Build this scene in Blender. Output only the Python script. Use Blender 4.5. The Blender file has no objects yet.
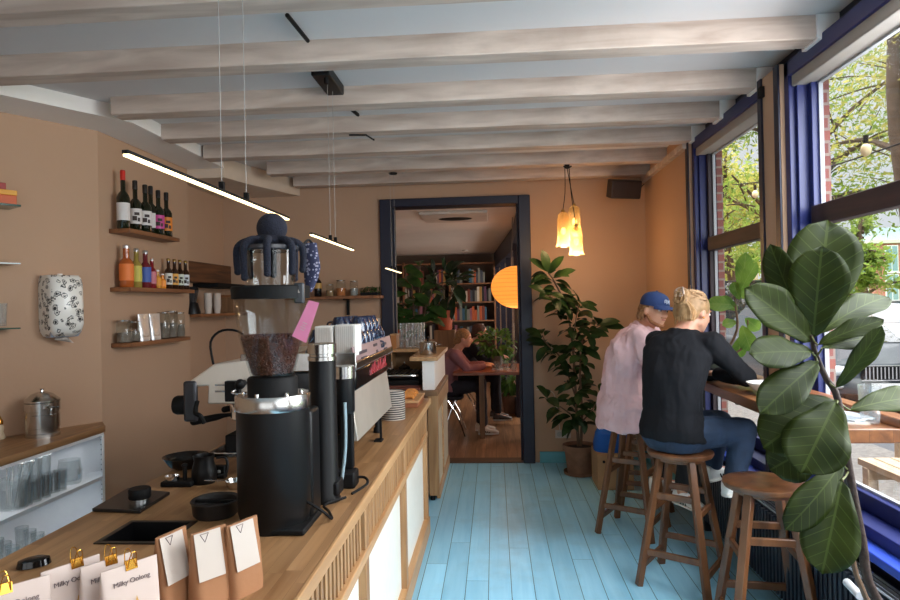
import bpy, math, random
from mathutils import Vector as V, Matrix, noise, Quaternion
R = math.radians
pi = math.pi
scn = bpy.context.scene
C = scn.collection
random.seed(7)

# ------------------------------------------------------------------ camera
H = 1.60
FPX = 640.0
YAW, PITCH, ROLL = R(3.93), R(0.27), R(1.2)
_f = V((-math.sin(YAW) * math.cos(PITCH), math.cos(YAW) * math.cos(PITCH), math.sin(PITCH)))
_r0 = _f.cross(V((0, 0, 1))).normalized()
_u0 = _r0.cross(_f)
_r = _r0 * math.cos(ROLL) - _u0 * math.sin(ROLL)
_u = _u0 * math.cos(ROLL) + _r0 * math.sin(ROLL)
cam = bpy.data.objects.new('camera', bpy.data.cameras.new('camera'))
C.objects.link(cam)
m = Matrix((_r, _u, -_f)).transposed().to_4x4()
m.translation = V((0, 0, H))
cam.matrix_world = m
cam.data.sensor_width = 36
cam.data.lens = 36 * FPX / 900
cam.data.clip_start = 0.02
cam.data.clip_end = 400
scn.camera = cam

def P(px, py, Y):
    """a point of the room seen at (px, py) whose depth into the room is Y"""
    d = _f * FPX + _r * (px - 450) + _u * (300 - py)
    return V((0, 0, H)) + d * (Y / d.y)

def PZ(px, py, z):
    d = _f * FPX + _r * (px - 450) + _u * (300 - py)
    return V((0, 0, H)) + d * ((z - H) / d.z)

# ------------------------------------------------------------------ materials
MATS = {}
def nodes(name):
    m = bpy.data.materials.new(name)
    m.use_nodes = True
    nt = m.node_tree
    return m, nt, nt.nodes['Principled BSDF']

def lin(c):
    return tuple(((x / 255) / 12.92 if x / 255 <= .04045 else ((x / 255 + .055) / 1.055) ** 2.4) for x in c) + (1,)

def mat(name, rgb, rough=.5, metal=0, var=.06, scale=6, bump=0, bscale=60, coat=0, sheen=0, trans=0, sub=0, spec=.5):
    """plain surface with a little procedural unevenness; rgb in 0..255"""
    if name in MATS: return MATS[name]
    m, nt, b = nodes(name)
    L = nt.links.new
    c = lin(rgb)
    tc = nt.nodes.new('ShaderNodeTexCoord')
    n = nt.nodes.new('ShaderNodeTexNoise'); n.inputs['Scale'].default_value = scale; n.inputs['Detail'].default_value = 5
    L(tc.outputs['Object'], n.inputs['Vector'])
    r = nt.nodes.new('ShaderNodeValToRGB')
    r.color_ramp.elements[0].position = .3; r.color_ramp.elements[1].position = .7
    r.color_ramp.elements[0].color = tuple(max(0, x * (1 - var)) for x in c[:3]) + (1,)
    r.color_ramp.elements[1].color = tuple(min(1, x * (1 + var)) for x in c[:3]) + (1,)
    L(n.outputs['Fac'], r.inputs['Fac']); L(r.outputs['Color'], b.inputs['Base Color'])
    b.inputs['Roughness'].default_value = rough
    b.inputs['Metallic'].default_value = metal
    b.inputs['Coat Weight'].default_value = coat
    b.inputs['Specular IOR Level'].default_value = spec
    b.inputs['Sheen Weight'].default_value = sheen
    b.inputs['Transmission Weight'].default_value = trans
    if sub:
        b.inputs['Subsurface Weight'].default_value = sub
        b.inputs['Subsurface Radius'].default_value = (.01, .005, .003)
    if bump:
        n2 = nt.nodes.new('ShaderNodeTexNoise'); n2.inputs['Scale'].default_value = bscale; n2.inputs['Detail'].default_value = 4
        L(tc.outputs['Object'], n2.inputs['Vector'])
        bp = nt.nodes.new('ShaderNodeBump'); bp.inputs['Strength'].default_value = bump; bp.inputs['Distance'].default_value = .01
        L(n2.outputs['Fac'], bp.inputs['Height']); L(bp.outputs['Normal'], b.inputs['Normal'])
    MATS[name] = m
    return m

def wood(name, dark, light, axis='Y', rough=.45, scale=1.0, stretch=14, plank=0, gap=.004, gapcol=(30, 22, 16), across='X', bump=.15, wear=0, wearcol=(150, 150, 140), plen=1.6):
    """procedural wood, grain along `axis`; optional planks of width `plank` stepping along `across`"""
    if name in MATS: return MATS[name]
    m, nt, b = nodes(name)
    N = nt.nodes.new; L = nt.links.new
    tc = N('ShaderNodeTexCoord')
    mp = N('ShaderNodeMapping')
    s = {'X': (1, stretch, stretch), 'Y': (stretch, 1, stretch), 'Z': (stretch, stretch, 1)}[axis]
    mp.inputs['Scale'].default_value = tuple(q * scale for q in s)
    sep = N('ShaderNodeSeparateXYZ'); L(tc.outputs['Object'], sep.inputs[0])
    vec = tc.outputs['Object']
    if plank:
        dv = N('ShaderNodeMath'); dv.operation = 'DIVIDE'; L(sep.outputs[across], dv.inputs[0]); dv.inputs[1].default_value = plank
        fl = N('ShaderNodeMath'); fl.operation = 'FLOOR'; L(dv.outputs[0], fl.inputs[0])
        wn = N('ShaderNodeTexWhiteNoise'); wn.noise_dimensions = '1D'; L(fl.outputs[0], wn.inputs['W'])
        # boards broken along their length
        ml = N('ShaderNodeMath'); ml.operation = 'MULTIPLY_ADD'; L(wn.outputs['Value'], ml.inputs[0]); ml.inputs[1].default_value = 7.3
        L(sep.outputs[axis], ml.inputs[2])
        dl = N('ShaderNodeMath'); dl.operation = 'DIVIDE'; L(ml.outputs[0], dl.inputs[0]); dl.inputs[1].default_value = plen
        fl2 = N('ShaderNodeMath'); fl2.operation = 'FLOOR'; L(dl.outputs[0], fl2.inputs[0])
        cmb = N('ShaderNodeCombineXYZ'); L(fl.outputs[0], cmb.inputs[0]); L(fl2.outputs[0], cmb.inputs[1])
        wn2 = N('ShaderNodeTexWhiteNoise'); wn2.noise_dimensions = '3D'; L(cmb.outputs[0], wn2.inputs['Vector'])
        add = N('ShaderNodeVectorMath'); add.operation = 'MULTIPLY_ADD'
        L(wn2.outputs['Color'], add.inputs[0]); add.inputs[1].default_value = (3, 3, 3); L(tc.outputs['Object'], add.inputs[2])
        vec = add.outputs[0]
    L(vec, mp.inputs['Vector'])
    n = N('ShaderNodeTexNoise'); n.inputs['Scale'].default_value = 1.6; n.inputs['Detail'].default_value = 8; n.inputs['Distortion'].default_value = .6
    L(mp.outputs[0], n.inputs['Vector'])
    r = N('ShaderNodeValToRGB')
    r.color_ramp.elements[0].position = .32; r.color_ramp.elements[1].position = .7
    r.color_ramp.elements[0].color = lin(dark); r.color_ramp.elements[1].color = lin(light)
    L(n.outputs['Fac'], r.inputs['Fac'])
    col = r.outputs['Color']
    h = n.outputs['Fac']
    if plank:
        hv = N('ShaderNodeHueSaturation')
        mr = N('ShaderNodeMapRange'); L(wn2.outputs['Value'], mr.inputs[0]); mr.inputs[3].default_value = .86; mr.inputs[4].default_value = 1.1
        L(mr.outputs[0], hv.inputs['Value']); L(col, hv.inputs['Color']); col = hv.outputs['Color']
        def gapmask(src, w):
            fr = N('ShaderNodeMath'); fr.operation = 'FRACT'; L(src, fr.inputs[0])
            lt = N('ShaderNodeMath'); lt.operation = 'LESS_THAN'; L(fr.outputs[0], lt.inputs[0]); lt.inputs[1].default_value = w
            return lt.outputs[0]
        g1 = gapmask(dv.outputs[0], gap / plank); g2 = gapmask(dl.outputs[0], gap * .7 / plen)
        mx = N('ShaderNodeMath'); mx.operation = 'MAXIMUM'; L(g1, mx.inputs[0]); L(g2, mx.inputs[1])
        mix = N('ShaderNodeMix'); mix.data_type = 'RGBA'; L(mx.outputs[0], mix.inputs[0]); L(col, mix.inputs[6]); mix.inputs[7].default_value = lin(gapcol)
        col = mix.outputs[2]
        sb = N('ShaderNodeMath'); sb.operation = 'SUBTRACT'; L(h, sb.inputs[0]); L(mx.outputs[0], sb.inputs[1]); h = sb.outputs[0]
    if wear:
        n3 = N('ShaderNodeTexNoise'); n3.inputs['Scale'].default_value = 1.1; n3.inputs['Detail'].default_value = 9; n3.inputs['Roughness'].default_value = .62
        L(tc.outputs['Object'], n3.inputs['Vector'])
        rr = N('ShaderNodeMapRange'); L(n3.outputs['Fac'], rr.inputs[0]); rr.inputs[1].default_value = .52; rr.inputs[2].default_value = .72; rr.inputs[4].default_value = wear
        mix2 = N('ShaderNodeMix'); mix2.data_type = 'RGBA'; L(rr.outputs[0], mix2.inputs[0]); L(col, mix2.inputs[6]); mix2.inputs[7].default_value = lin(wearcol)
        col = mix2.outputs[2]
    L(col, b.inputs['Base Color'])
    b.inputs['Roughness'].default_value = rough
    if bump:
        bp = N('ShaderNodeBump'); bp.inputs['Strength'].default_value = bump; bp.inputs['Distance'].default_value = .004
        L(h, bp.inputs['Height']); L(bp.outputs['Normal'], b.inputs['Normal'])
    MATS[name] = m
    return m

def brick(name, c1, c2, mortar, scale=1.0, swap=False):
    if name in MATS: return MATS[name]
    m, nt, b = nodes(name)
    N = nt.nodes.new; L = nt.links.new
    tc = N('ShaderNodeTexCoord'); sep = N('ShaderNodeSeparateXYZ'); L(tc.outputs['Object'], sep.inputs[0])
    ad = N('ShaderNodeMath'); ad.operation = 'ADD'; L(sep.outputs['X'], ad.inputs[0]); L(sep.outputs['Y'], ad.inputs[1])
    cb = N('ShaderNodeCombineXYZ'); L(ad.outputs[0], cb.inputs[0]); L(sep.outputs['Z'], cb.inputs[1])
    t = N('ShaderNodeTexBrick'); L(cb.outputs[0], t.inputs['Vector'])
    t.inputs['Scale'].default_value = scale
    t.inputs['Brick Width'].default_value = .22; t.inputs['Row Height'].default_value = .065; t.inputs['Mortar Size'].default_value = .008
    t.inputs['Color1'].default_value = lin(c1); t.inputs['Color2'].default_value = lin(c2); t.inputs['Mortar'].default_value = lin(mortar)
    L(t.outputs['Color'], b.inputs['Base Color']); b.inputs['Roughness'].default_value = .85
    MATS[name] = m
    return m

def glassy(name, tint=(255, 255, 255), refl=.10, rough=.02, cloud=0):
    """thin clear glass: straight-through view with fresnel reflections"""
    if name in MATS: return MATS[name]
    m = bpy.data.materials.new(name); m.use_nodes = True
    nt = m.node_tree; nt.nodes.clear(); N = nt.nodes.new; L = nt.links.new
    out = N('ShaderNodeOutputMaterial'); tr = N('ShaderNodeBsdfTransparent'); gl = N('ShaderNodeBsdfGlossy'); mx = N('ShaderNodeMixShader')
    tr.inputs[0].default_value = lin(tint); gl.inputs['Roughness'].default_value = rough
    lw = N('ShaderNodeLayerWeight'); lw.inputs[0].default_value = .35
    mr = N('ShaderNodeMapRange'); L(lw.outputs['Facing'], mr.inputs[0]); mr.inputs[3].default_value = refl * .5; mr.inputs[4].default_value = min(1, refl * 5)
    L(mr.outputs[0], mx.inputs[0]); L(tr.outputs[0], mx.inputs[1]); L(gl.outputs[0], mx.inputs[2])
    res = mx.outputs[0]
    if cloud:
        df = N('ShaderNodeBsdfDiffuse'); df.inputs[0].default_value = (.8, .82, .84, 1); m2 = N('ShaderNodeMixShader'); m2.inputs[0].default_value = cloud
        L(res, m2.inputs[1]); L(df.outputs[0], m2.inputs[2]); res = m2.outputs[0]
    L(res, out.inputs[0])
    MATS[name] = m
    return m

def emit(name, rgb, strength):
    if name in MATS: return MATS[name]
    m, nt, b = nodes(name)
    b.inputs['Base Color'].default_value = lin(rgb)
    b.inputs['Emission Color'].default_value = lin(rgb); b.inputs['Emission Strength'].default_value = strength
    MATS[name] = m
    return m

def leafmat(name, c1, c2, rough=.4, vein=(150, 165, 90), veins=False, trans=.35):
    if name in MATS: return MATS[name]
    m, nt, b = nodes(name)
    N = nt.nodes.new; L = nt.links.new
    tc = N('ShaderNodeTexCoord'); n = N('ShaderNodeTexNoise'); n.inputs['Scale'].default_value = 9; L(tc.outputs['Object'], n.inputs['Vector'])
    r = N('ShaderNodeValToRGB'); r.color_ramp.elements[0].color = lin(c1); r.color_ramp.elements[1].color = lin(c2)
    r.color_ramp.elements[0].position = .35; r.color_ramp.elements[1].position = .65
    L(n.outputs['Fac'], r.inputs['Fac']); col = r.outputs['Color']
    if veins:
        uv = N('ShaderNodeUVMap'); sp = N('ShaderNodeSeparateXYZ'); L(uv.outputs[0], sp.inputs[0])
        # u across (-1..1 stored as 0..1), v along
        a = N('ShaderNodeMath'); a.operation = 'SUBTRACT'; L(sp.outputs[0], a.inputs[0]); a.inputs[1].default_value = .5
        ab = N('ShaderNodeMath'); ab.operation = 'ABSOLUTE'; L(a.outputs[0], ab.inputs[0])
        mid = N('ShaderNodeMath'); mid.operation = 'LESS_THAN'; L(ab.outputs[0], mid.inputs[0]); mid.inputs[1].default_value = .018
        q = N('ShaderNodeMath'); q.operation = 'MULTIPLY_ADD'; L(ab.outputs[0], q.inputs[0]); q.inputs[1].default_value = -.55; L(sp.outputs[1], q.inputs[2])
        q2 = N('ShaderNodeMath'); q2.operation = 'MULTIPLY'; L(q.outputs[0], q2.inputs[0]); q2.inputs[1].default_value = 8
        fr = N('ShaderNodeMath'); fr.operation = 'FRACT'; L(q2.outputs[0], fr.inputs[0])
        lt = N('ShaderNodeMath'); lt.operation = 'LESS_THAN'; L(fr.outputs[0], lt.inputs[0]); lt.inputs[1].default_value = .07
        mx = N('ShaderNodeMath'); mx.operation = 'MAXIMUM'; L(mid.outputs[0], mx.inputs[0]); L(lt.outputs[0], mx.inputs[1])
        sc = N('ShaderNodeMath'); sc.operation = 'MULTIPLY'; L(mx.outputs[0], sc.inputs[0]); sc.inputs[1].default_value = .13
        mix = N('ShaderNodeMix'); mix.data_type = 'RGBA'; L(sc.outputs[0], mix.inputs[0]); L(col, mix.inputs[6]); mix.inputs[7].default_value = lin(vein)
        col = mix.outputs[2]
    L(col, b.inputs['Base Color']); b.inputs['Roughness'].default_value = rough; b.inputs['Specular IOR Level'].default_value = .25
    out = nt.nodes['Material Output']
    tl = N('ShaderNodeBsdfTranslucent'); ms = N('ShaderNodeMixShader'); ms.inputs[0].default_value = trans
    L(col, tl.inputs[0]); L(b.outputs[0], ms.inputs[1]); L(tl.outputs[0], ms.inputs[2]); L(ms.outputs[0], out.inputs[0])
    MATS[name] = m
    return m

# ------------------------------------------------------------------ meshes
OFF = {}
class MB:
    def __init__(s): s.v = []; s.f = []; s.uv = None
    def add(s, vs, fs):
        b = len(s.v); s.v += [V(q) for q in vs]; s.f += [tuple(i + b for i in f) for f in fs]; return s
    def box(s, x0, x1, y0, y1, z0, z1, M=None):
        vs = [V((x, y, z)) for x in (x0, x1) for y in (y0, y1) for z in (z0, z1)]
        if M: vs = [M @ q for q in vs]
        return s.add(vs, [(0, 1, 3, 2), (4, 6, 7, 5), (0, 4, 5, 1), (2, 3, 7, 6), (0, 2, 6, 4), (1, 5, 7, 3)])
    def prism(s, poly, z0, z1, M=None):
        n = len(poly)
        vs = [V((x, y, z0)) for x, y in poly] + [V((x, y, z1)) for x, y in poly]
        if M: vs = [M @ q for q in vs]
        return s.add(vs, [tuple(range(n - 1, -1, -1)), tuple(range(n, 2 * n))] + [(i, (i + 1) % n, n + (i + 1) % n, n + i) for i in range(n)])
    def lathe(s, prof, c=(0, 0, 0), n=24, M=None, caps=True):
        """prof: list of (r, z)"""
        c = V(c); vs = []
        for r, z in prof:
            for k in range(n):
                a = 2 * pi * k / n
                q = V((r * math.cos(a), r * math.sin(a), z))
                vs.append((M @ q if M else q) + c)
        fs = []
        for j in range(len(prof) - 1):
            for k in range(n):
                fs.append((j * n + k, j * n + (k + 1) % n, (j + 1) * n + (k + 1) % n, (j + 1) * n + k))
        if caps:
            if prof[0][0] > 1e-5: fs.append(tuple(range(n - 1, -1, -1)))
            if prof[-1][0] > 1e-5: fs.append(tuple((len(prof) - 1) * n + k for k in range(n)))
        return s.add(vs, fs)
    def rod(s, a, b, r0, r1=None, n=10):
        """straight tapered round bar from a to b"""
        a = V(a); b = V(b); r1 = r0 if r1 is None else r1
        d = b - a
        q = V((0, 0, 1)).rotation_difference(d).to_matrix()
        return s.lathe([(r0, 0), (r1, d.length)], a, n, q)
    def bar(s, a, b, w, t, up=(0, 0, 1)):
        """rectangular bar from a to b, width w, thickness t"""
        a = V(a); b = V(b); d = (b - a).normalized(); x = d.cross(V(up))
        if x.length < 1e-4: x = d.cross(V((1, 0, 0)))
        x.normalize(); y = x.cross(d)
        vs = [p + x * (sx * w / 2) + y * (sy * t / 2) for p in (a, b) for sx, sy in ((-1, -1), (1, -1), (1, 1), (-1, 1))]
        return s.add(vs, [(3, 2, 1, 0), (4, 5, 6, 7)] + [(i, (i + 1) % 4, 4 + (i + 1) % 4, 4 + i) for i in range(4)])
    def tube(s, pts, r, n=8, sub=4):
        """smooth tube through points; r a number or a list"""
        pts = [V(p) for p in pts]
        rs = r if isinstance(r, (list, tuple)) else [r] * len(pts)
        P_, R_ = [], []
        for i in range(len(pts) - 1):
            p0 = pts[max(i - 1, 0)]; p1 = pts[i]; p2 = pts[i + 1]; p3 = pts[min(i + 2, len(pts) - 1)]
            for k in range(sub):
                t = k / sub
                P_.append(.5 * ((2 * p1) + (p2 - p0) * t + (2 * p0 - 5 * p1 + 4 * p2 - p3) * t * t + (3 * p1 - p0 - 3 * p2 + p3) * t ** 3))
                R_.append(rs[i] * (1 - t) + rs[i + 1] * t)
        P_.append(pts[-1]); R_.append(rs[-1])
        vs = []; up = None
        for i, p in enumerate(P_):
            d = (P_[min(i + 1, len(P_) - 1)] - P_[max(i - 1, 0)]).normalized()
            if up is None:
                up = d.orthogonal().normalized()
            else:
                up = (up - d * up.dot(d)).normalized()
            w = d.cross(up)
            for k in range(n):
                a = 2 * pi * k / n
                vs.append(p + up * (R_[i] * math.cos(a)) + w * (R_[i] * math.sin(a)))
        fs = [(j * n + k, j * n + (k + 1) % n, (j + 1) * n + (k + 1) % n, (j + 1) * n + k) for j in range(len(P_) - 1) for k in range(n)]
        fs += [tuple(range(n - 1, -1, -1)), tuple((len(P_) - 1) * n + k for k in range(n))]
        return s.add(vs, fs)
    def ell(s, c, r, Rm=None, nu=16, nv=10):
        """ellipsoid with radii r and optional rotation matrix"""
        c = V(c)
        if not isinstance(r, (list, tuple, V)): r = (r, r, r)
        vs = []; 
        for j in range(1, nv):
            t = pi * j / nv
            for k in range(nu):
                a = 2 * pi * k / nu
                q = V((r[0] * math.sin(t) * math.cos(a), r[1] * math.sin(t) * math.sin(a), r[2] * math.cos(t)))
                vs.append((Rm @ q if Rm else q) + c)
        top = V((0, 0, r[2])); bot = V((0, 0, -r[2]))
        vs += [(Rm @ top if Rm else top) + c, (Rm @ bot if Rm else bot) + c]
        fs = [((j) * nu + (k + 1) % nu, j * nu + k, (j + 1) * nu + k, (j + 1) * nu + (k + 1) % nu) for j in range(nv - 2) for k in range(nu)]
        T = (nv - 1) * nu
        fs += [(T, k, (k + 1) % nu) for k in range(nu)] + [(T + 1, (nv - 2) * nu + (k + 1) % nu, (nv - 2) * nu + k) for k in range(nu)]
        return s.add(vs, fs)
    def cap(s, a, ra, b, rb, n=14):
        """round-ended tapered limb segment"""
        a = V(a); b = V(b); d = b - a; L_ = max(d.length, 1e-4)
        q = V((0, 0, 1)).rotation_difference(d).to_matrix()
        pr = [(ra * math.sin(t), -ra * math.cos(t)) for t in (0.001, pi / 8, pi / 4, 3 * pi / 8, pi / 2)]
        pr += [(rb * math.cos(t), L_ + rb * math.sin(t)) for t in (0, pi / 8, pi / 4, 3 * pi / 8, pi / 2 - .001)]
        return s.lathe(pr, a, n, q)
    def loft(s, rings, n=24, p=2.3):
        """rings: (centre, right-vector*rx, front-vector*ry); superellipse sections"""
        vs = []
        for c, a, b in rings:
            for k in range(n):
                t = 2 * pi * k / n
                ct, st = math.cos(t), math.sin(t)
                x = math.copysign(abs(ct) ** (2 / p), ct); y = math.copysign(abs(st) ** (2 / p), st)
                vs.append(V(c) + V(a) * x + V(b) * y)
        m_ = len(rings)
        fs = [(j * n + k, j * n + (k + 1) % n, (j + 1) * n + (k + 1) % n, (j + 1) * n + k) for j in range(m_ - 1) for k in range(n)]
        fs += [tuple(range(n - 1, -1, -1)), tuple((m_ - 1) * n + k for k in range(n))]
        return s.add(vs, fs)
    def xf(s, M):
        s.v = [M @ q for q in s.v]; return s
    def join(s, o, M=None):
        return s.add([M @ q for q in o.v] if M else o.v, o.f)
    def build(s, name, mt, parent=None, bevel=0, smooth=40, solid=0, remesh=0, disp=None, subs=0, seg=2, decim=0):
        vs = s.v
        if parent is not None: off = OFF.get(parent.name, V((0, 0, 0)))
        else:
            xs = [q.x for q in vs]; ys = [q.y for q in vs]; zs = [q.z for q in vs]
            off = V(((min(xs) + max(xs)) / 2, (min(ys) + max(ys)) / 2, min(zs)))
        me = bpy.data.meshes.new(name)
        me.from_pydata([q - off for q in vs], [], s.f)
        me.validate()
        if s.uv:
            ul = me.uv_layers.new(name='UVMap')
            for lp in me.loops: ul.data[lp.index].uv = s.uv[lp.vertex_index]
        for x in (mt if isinstance(mt, (list, tuple)) else [mt]): me.materials.append(x)
        o = bpy.data.objects.new(name, me); C.objects.link(o)
        if remesh:
            md = o.modifiers.new('r', 'REMESH'); md.mode = 'VOXEL'; md.voxel_size = remesh; md.adaptivity = 0
            sm = o.modifiers.new('s', 'SMOOTH'); sm.factor = .6; sm.iterations = 4
            dg = bpy.context.evaluated_depsgraph_get(); dg.update()
            me2 = bpy.data.meshes.new_from_object(o.evaluated_get(dg))
            o.modifiers.clear(); o.data = me2; bpy.data.meshes.remove(me); me = me2; me.name = name
            if not me.materials: me.materials.append(mt)
            if disp:
                nn = [q.normal.copy() for q in me.vertices]
                for i, q in enumerate(me.vertices):
                    q.co += nn[i] * disp(q.co + off)
            smooth = 180
        if smooth:
            me.shade_smooth()
            if smooth < 170: me.set_sharp_from_angle(angle=R(smooth))
        if parent is not None: o.parent = parent
        else: o.location = off
        OFF[o.name] = off
        if bevel:
            md = o.modifiers.new('bevel', 'BEVEL'); md.width = bevel; md.segments = seg; md.limit_method = 'ANGLE'; md.angle_limit = R(35)
        if solid:
            md = o.modifiers.new('solid', 'SOLIDIFY'); md.thickness = solid; md.offset = 0
        if subs:
            md = o.modifiers.new('subd', 'SUBSURF'); md.levels = subs; md.render_levels = subs
        return o

def box(*a): return MB().box(*a)

def tag(o, label, cat, group=None, kind=None):
    if label: o['label'] = label
    if cat: o['category'] = cat
    if group: o['group'] = group
    if kind: o['kind'] = kind
    return o

def thing(name, label, cat, loc=(0, 0, 0), group=None, local=False, rz=0):
    """Empty at the base. Parts are written in room coordinates unless local."""
    o = bpy.data.objects.new(name, None); C.objects.link(o)
    o.empty_display_size = .05
    o.location = loc
    o.rotation_euler = (0, 0, rz)
    OFF[o.name] = V((0, 0, 0)) if local else V(loc)
    return tag(o, label, cat, group)

KIDS = {}
def dup(root, loc=None, rz=None, label=None, group=None, scale=None):
    def cp(o, par):
        c = o.copy(); C.objects.link(c); OFF[c.name] = OFF.get(o.name, V((0, 0, 0)))
        if par is not None:
            c.parent = par
        for ch in [x for x in ALLK(o)]: cp(ch, c)
        return c
    def ALLK(o): return [x for x in list(bpy.data.objects) if x.parent == o]
    r = cp(root, None)
    if loc is not None: r.location = loc
    if rz is not None: r.rotation_euler = (0, 0, rz)
    if scale: r.scale = (scale,) * 3 if not isinstance(scale, tuple) else scale
    if label: r['label'] = label
    if group: r['group'] = group
    return r

def struct(name, mb, mt, **k):
    o = mb.build(name, mt, **k); o['kind'] = 'structure'; return o

def text(s, size, M, mt, parent, name='lettering', depth=.0006, bold=0, font_scale=1.0):
    """raised lettering; M places it (x right, y up, z out of the surface)"""
    cu = bpy.data.curves.new('t', 'FONT'); cu.body = s; cu.size = size; cu.extrude = depth; cu.offset = bold
    cu.align_x = 'CENTER'; cu.align_y = 'CENTER'
    t = bpy.data.objects.new('t', cu); C.objects.link(t)
    dg = bpy.context.evaluated_depsgraph_get(); dg.update()
    me = bpy.data.meshes.new_from_object(t.evaluated_get(dg))
    C.objects.unlink(t); bpy.data.objects.remove(t)
    off = OFF.get(parent.name, V((0, 0, 0)))
    me.transform(Matrix.Translation(-off) @ M)
    me.materials.clear(); me.materials.append(mt)
    o = bpy.data.objects.new(name, me); C.objects.link(o); o.parent = parent; OFF[o.name] = off
    return o

def frameM(o, x, z):
    """matrix with origin o, x axis x, z axis z"""
    x = V(x).normalized(); z = V(z); z = (z - x * z.dot(x)).normalized(); y = z.cross(x)
    M = Matrix((x, y, z)).transposed().to_4x4(); M.translation = V(o); return M
SKY0, SKY1, E_SIDE, E_FRONT, E_REAR, E_SUN, EXPO = 1.0, 7.5, 175, 20, 130, 2.0, 0.0

# ================================================================== materials
paint = mat('wall_paint', (180, 146, 119), .85, var=.03, scale=1.5, bump=.08, bscale=30)
white_paint = mat('white_paint', (238, 232, 226), .75, var=.03, scale=2)
ceil_m = mat('ceiling_paint', (212, 206, 203), .9, var=.03, scale=1.2, bump=.05, bscale=12)
navy = mat('navy_gloss_paint', (20, 31, 88), .4, var=.08)
navy_d = mat('dark_navy_paint', (15, 19, 42), .45, var=.08)
teal = mat('teal_skirting_paint', (92, 164, 182), .5)
beamwood = wood('whitewashed_beam', (174, 154, 140), (214, 196, 182), 'X', .8, stretch=7, scale=1.2, bump=.5, wear=.55, wearcol=(152, 132, 118))
floor_m = wood('blue_painted_boards', (142, 206, 236), (162, 220, 246), 'Y', .34, plank=.128, gap=.004, gapcol=(44, 84, 100), across='X', wear=.75, wearcol=(132, 170, 184), plen=3.1, bump=.25)
floor_b = wood('brown_floor_boards', (120, 84, 56), (172, 128, 92), 'Y', .35, plank=.11, gap=.003, across='X', plen=2.2)
oak = wood('oak_counter', (138, 98, 62), (176, 134, 92), 'Y', .38, plank=.045, gap=.0006, gapcol=(100, 68, 42), across='X', plen=.55, bump=.05)
oak_e = wood('oak_edge', (168, 126, 84), (200, 158, 112), 'Y', .45)
oakz = wood('oak_upright', (140, 100, 62), (180, 138, 94), 'Z', .5)
oakdark = wood('oak_brown_upright', (104, 74, 48), (140, 102, 68), 'Z', .55)
walnut = wood('stool_wood', (78, 48, 28), (118, 76, 46), 'Z', .35, stretch=9)
walnut_x = wood('shelf_wood', (104, 64, 38), (150, 98, 60), 'Y', .5, stretch=9)
cream = mat('cream_panel', (232, 228, 216), .5, var=.025, scale=25)
black = mat('black_powder_coat', (12, 12, 13), .42, var=.1, spec=.3)
blackm = mat('matte_black', (10, 10, 11), .65, var=.1, spec=.25)
blackgl = mat('gloss_black', (10, 10, 11), .12)
steel = mat('brushed_steel', (196, 194, 190), .22, 1, var=.08, scale=20)
chrome = mat('chrome', (225, 225, 225), .06, 1, var=.02)
gold = mat('gold_metal', (212, 160, 70), .22, 1)
window_g = glassy('window_glass', refl=.035, rough=.0)
clear_g = glassy('clear_glass', (246, 250, 250), .06, .03)
cup_g = glassy('tumbler_glass', (248, 250, 250), .10, .05, cloud=.06)
white_c = mat('white_card', (196, 184, 173), .7, var=.02)
kraft = mat('kraft_paper', (160, 112, 76), .8, var=.06, bump=.1)

# ================================================================== the room
struct('floor', box(-3.8, 1.62, -3.0, 6.43, -.08, 0), floor_m)
struct('floor_rear_room', box(-4.5, 1.62, 6.43, 13.6, -.08, .0), floor_b)
struct('ceiling', box(-3.8, 1.72, -3.0, 6.42, 2.89, 3.0), ceil_m)
struct('ceiling_rear_room', box(-4.5, 1.72, 6.55, 13.6, 2.62, 2.75), white_paint)
# left wall: oblique niche wall, long wall, stepped back recess wall
def wallseg(name, x0, y0, x1, y1, z0, z1, mt, t=.12, sgn=-1):
    d = V((x1 - x0, y1 - y0, 0)).normalized(); n = V((d.y, -d.x, 0)) * sgn * t
    pts = [(x0, y0), (x1, y1), (x1 + n.x, y1 + n.y), (x0 + n.x, y0 + n.y)]
    return struct(name, MB().prism(pts, z0, z1), mt)
LW = -2.62
CN = 4.10          # depth of the corner between oblique and long left wall
NX, NY = -3.72, 2.39
wallseg('wall_left_niche', NX, NY, LW, CN, 0, 2.89, paint)
wallseg('wall_left_front', NX, -3.0, NX, NY, 0, 2.89, paint)
wallseg('wall_left', LW, CN, LW, 5.35, 0, 2.89, paint, t=.25)
wallseg('wall_left_recess', -2.76, 5.35, -2.76, 6.4, 0, 2.89, paint)
mb = box(-3.0, -1.09, 6.4, 6.55, 0, 2.89).box(.33, 1.75, 6.4, 6.55, 0, 2.89).box(-1.09, .33, 6.4, 6.55, 2.63, 2.89)
struct('wall_back', mb, paint)
struct('wall_front', box(-3.8, -2.6, -3.12, -3.0, 0, 2.89).box(1.2, 1.75, -3.12, -3.0, 0, 2.89).box(-2.6, 1.2, -3.12, -3.0, 0, .5).box(-2.6, 1.2, -3.12, -3.0, 2.7, 2.89), paint)
w5 = struct('window_5', box(-2.6, -2.52, -3.1, -3.02, .5, 2.7).box(1.12, 1.2, -3.1, -3.02, .5, 2.7).box(-.74, -.66, -3.1, -3.02, .5, 2.7).box(-2.6, 1.2, -3.1, -3.02, .5, .58).box(-2.6, 1.2, -3.1, -3.02, 2.62, 2.7), mat('navy_gloss_paint', (20, 31, 88), .4, var=.08))  # unseen front window, added to bring light from behind the viewpoint
box(-2.52, 1.12, -3.065, -3.06, .58, 2.62).build('window_pane', window_g, w5)
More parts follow.
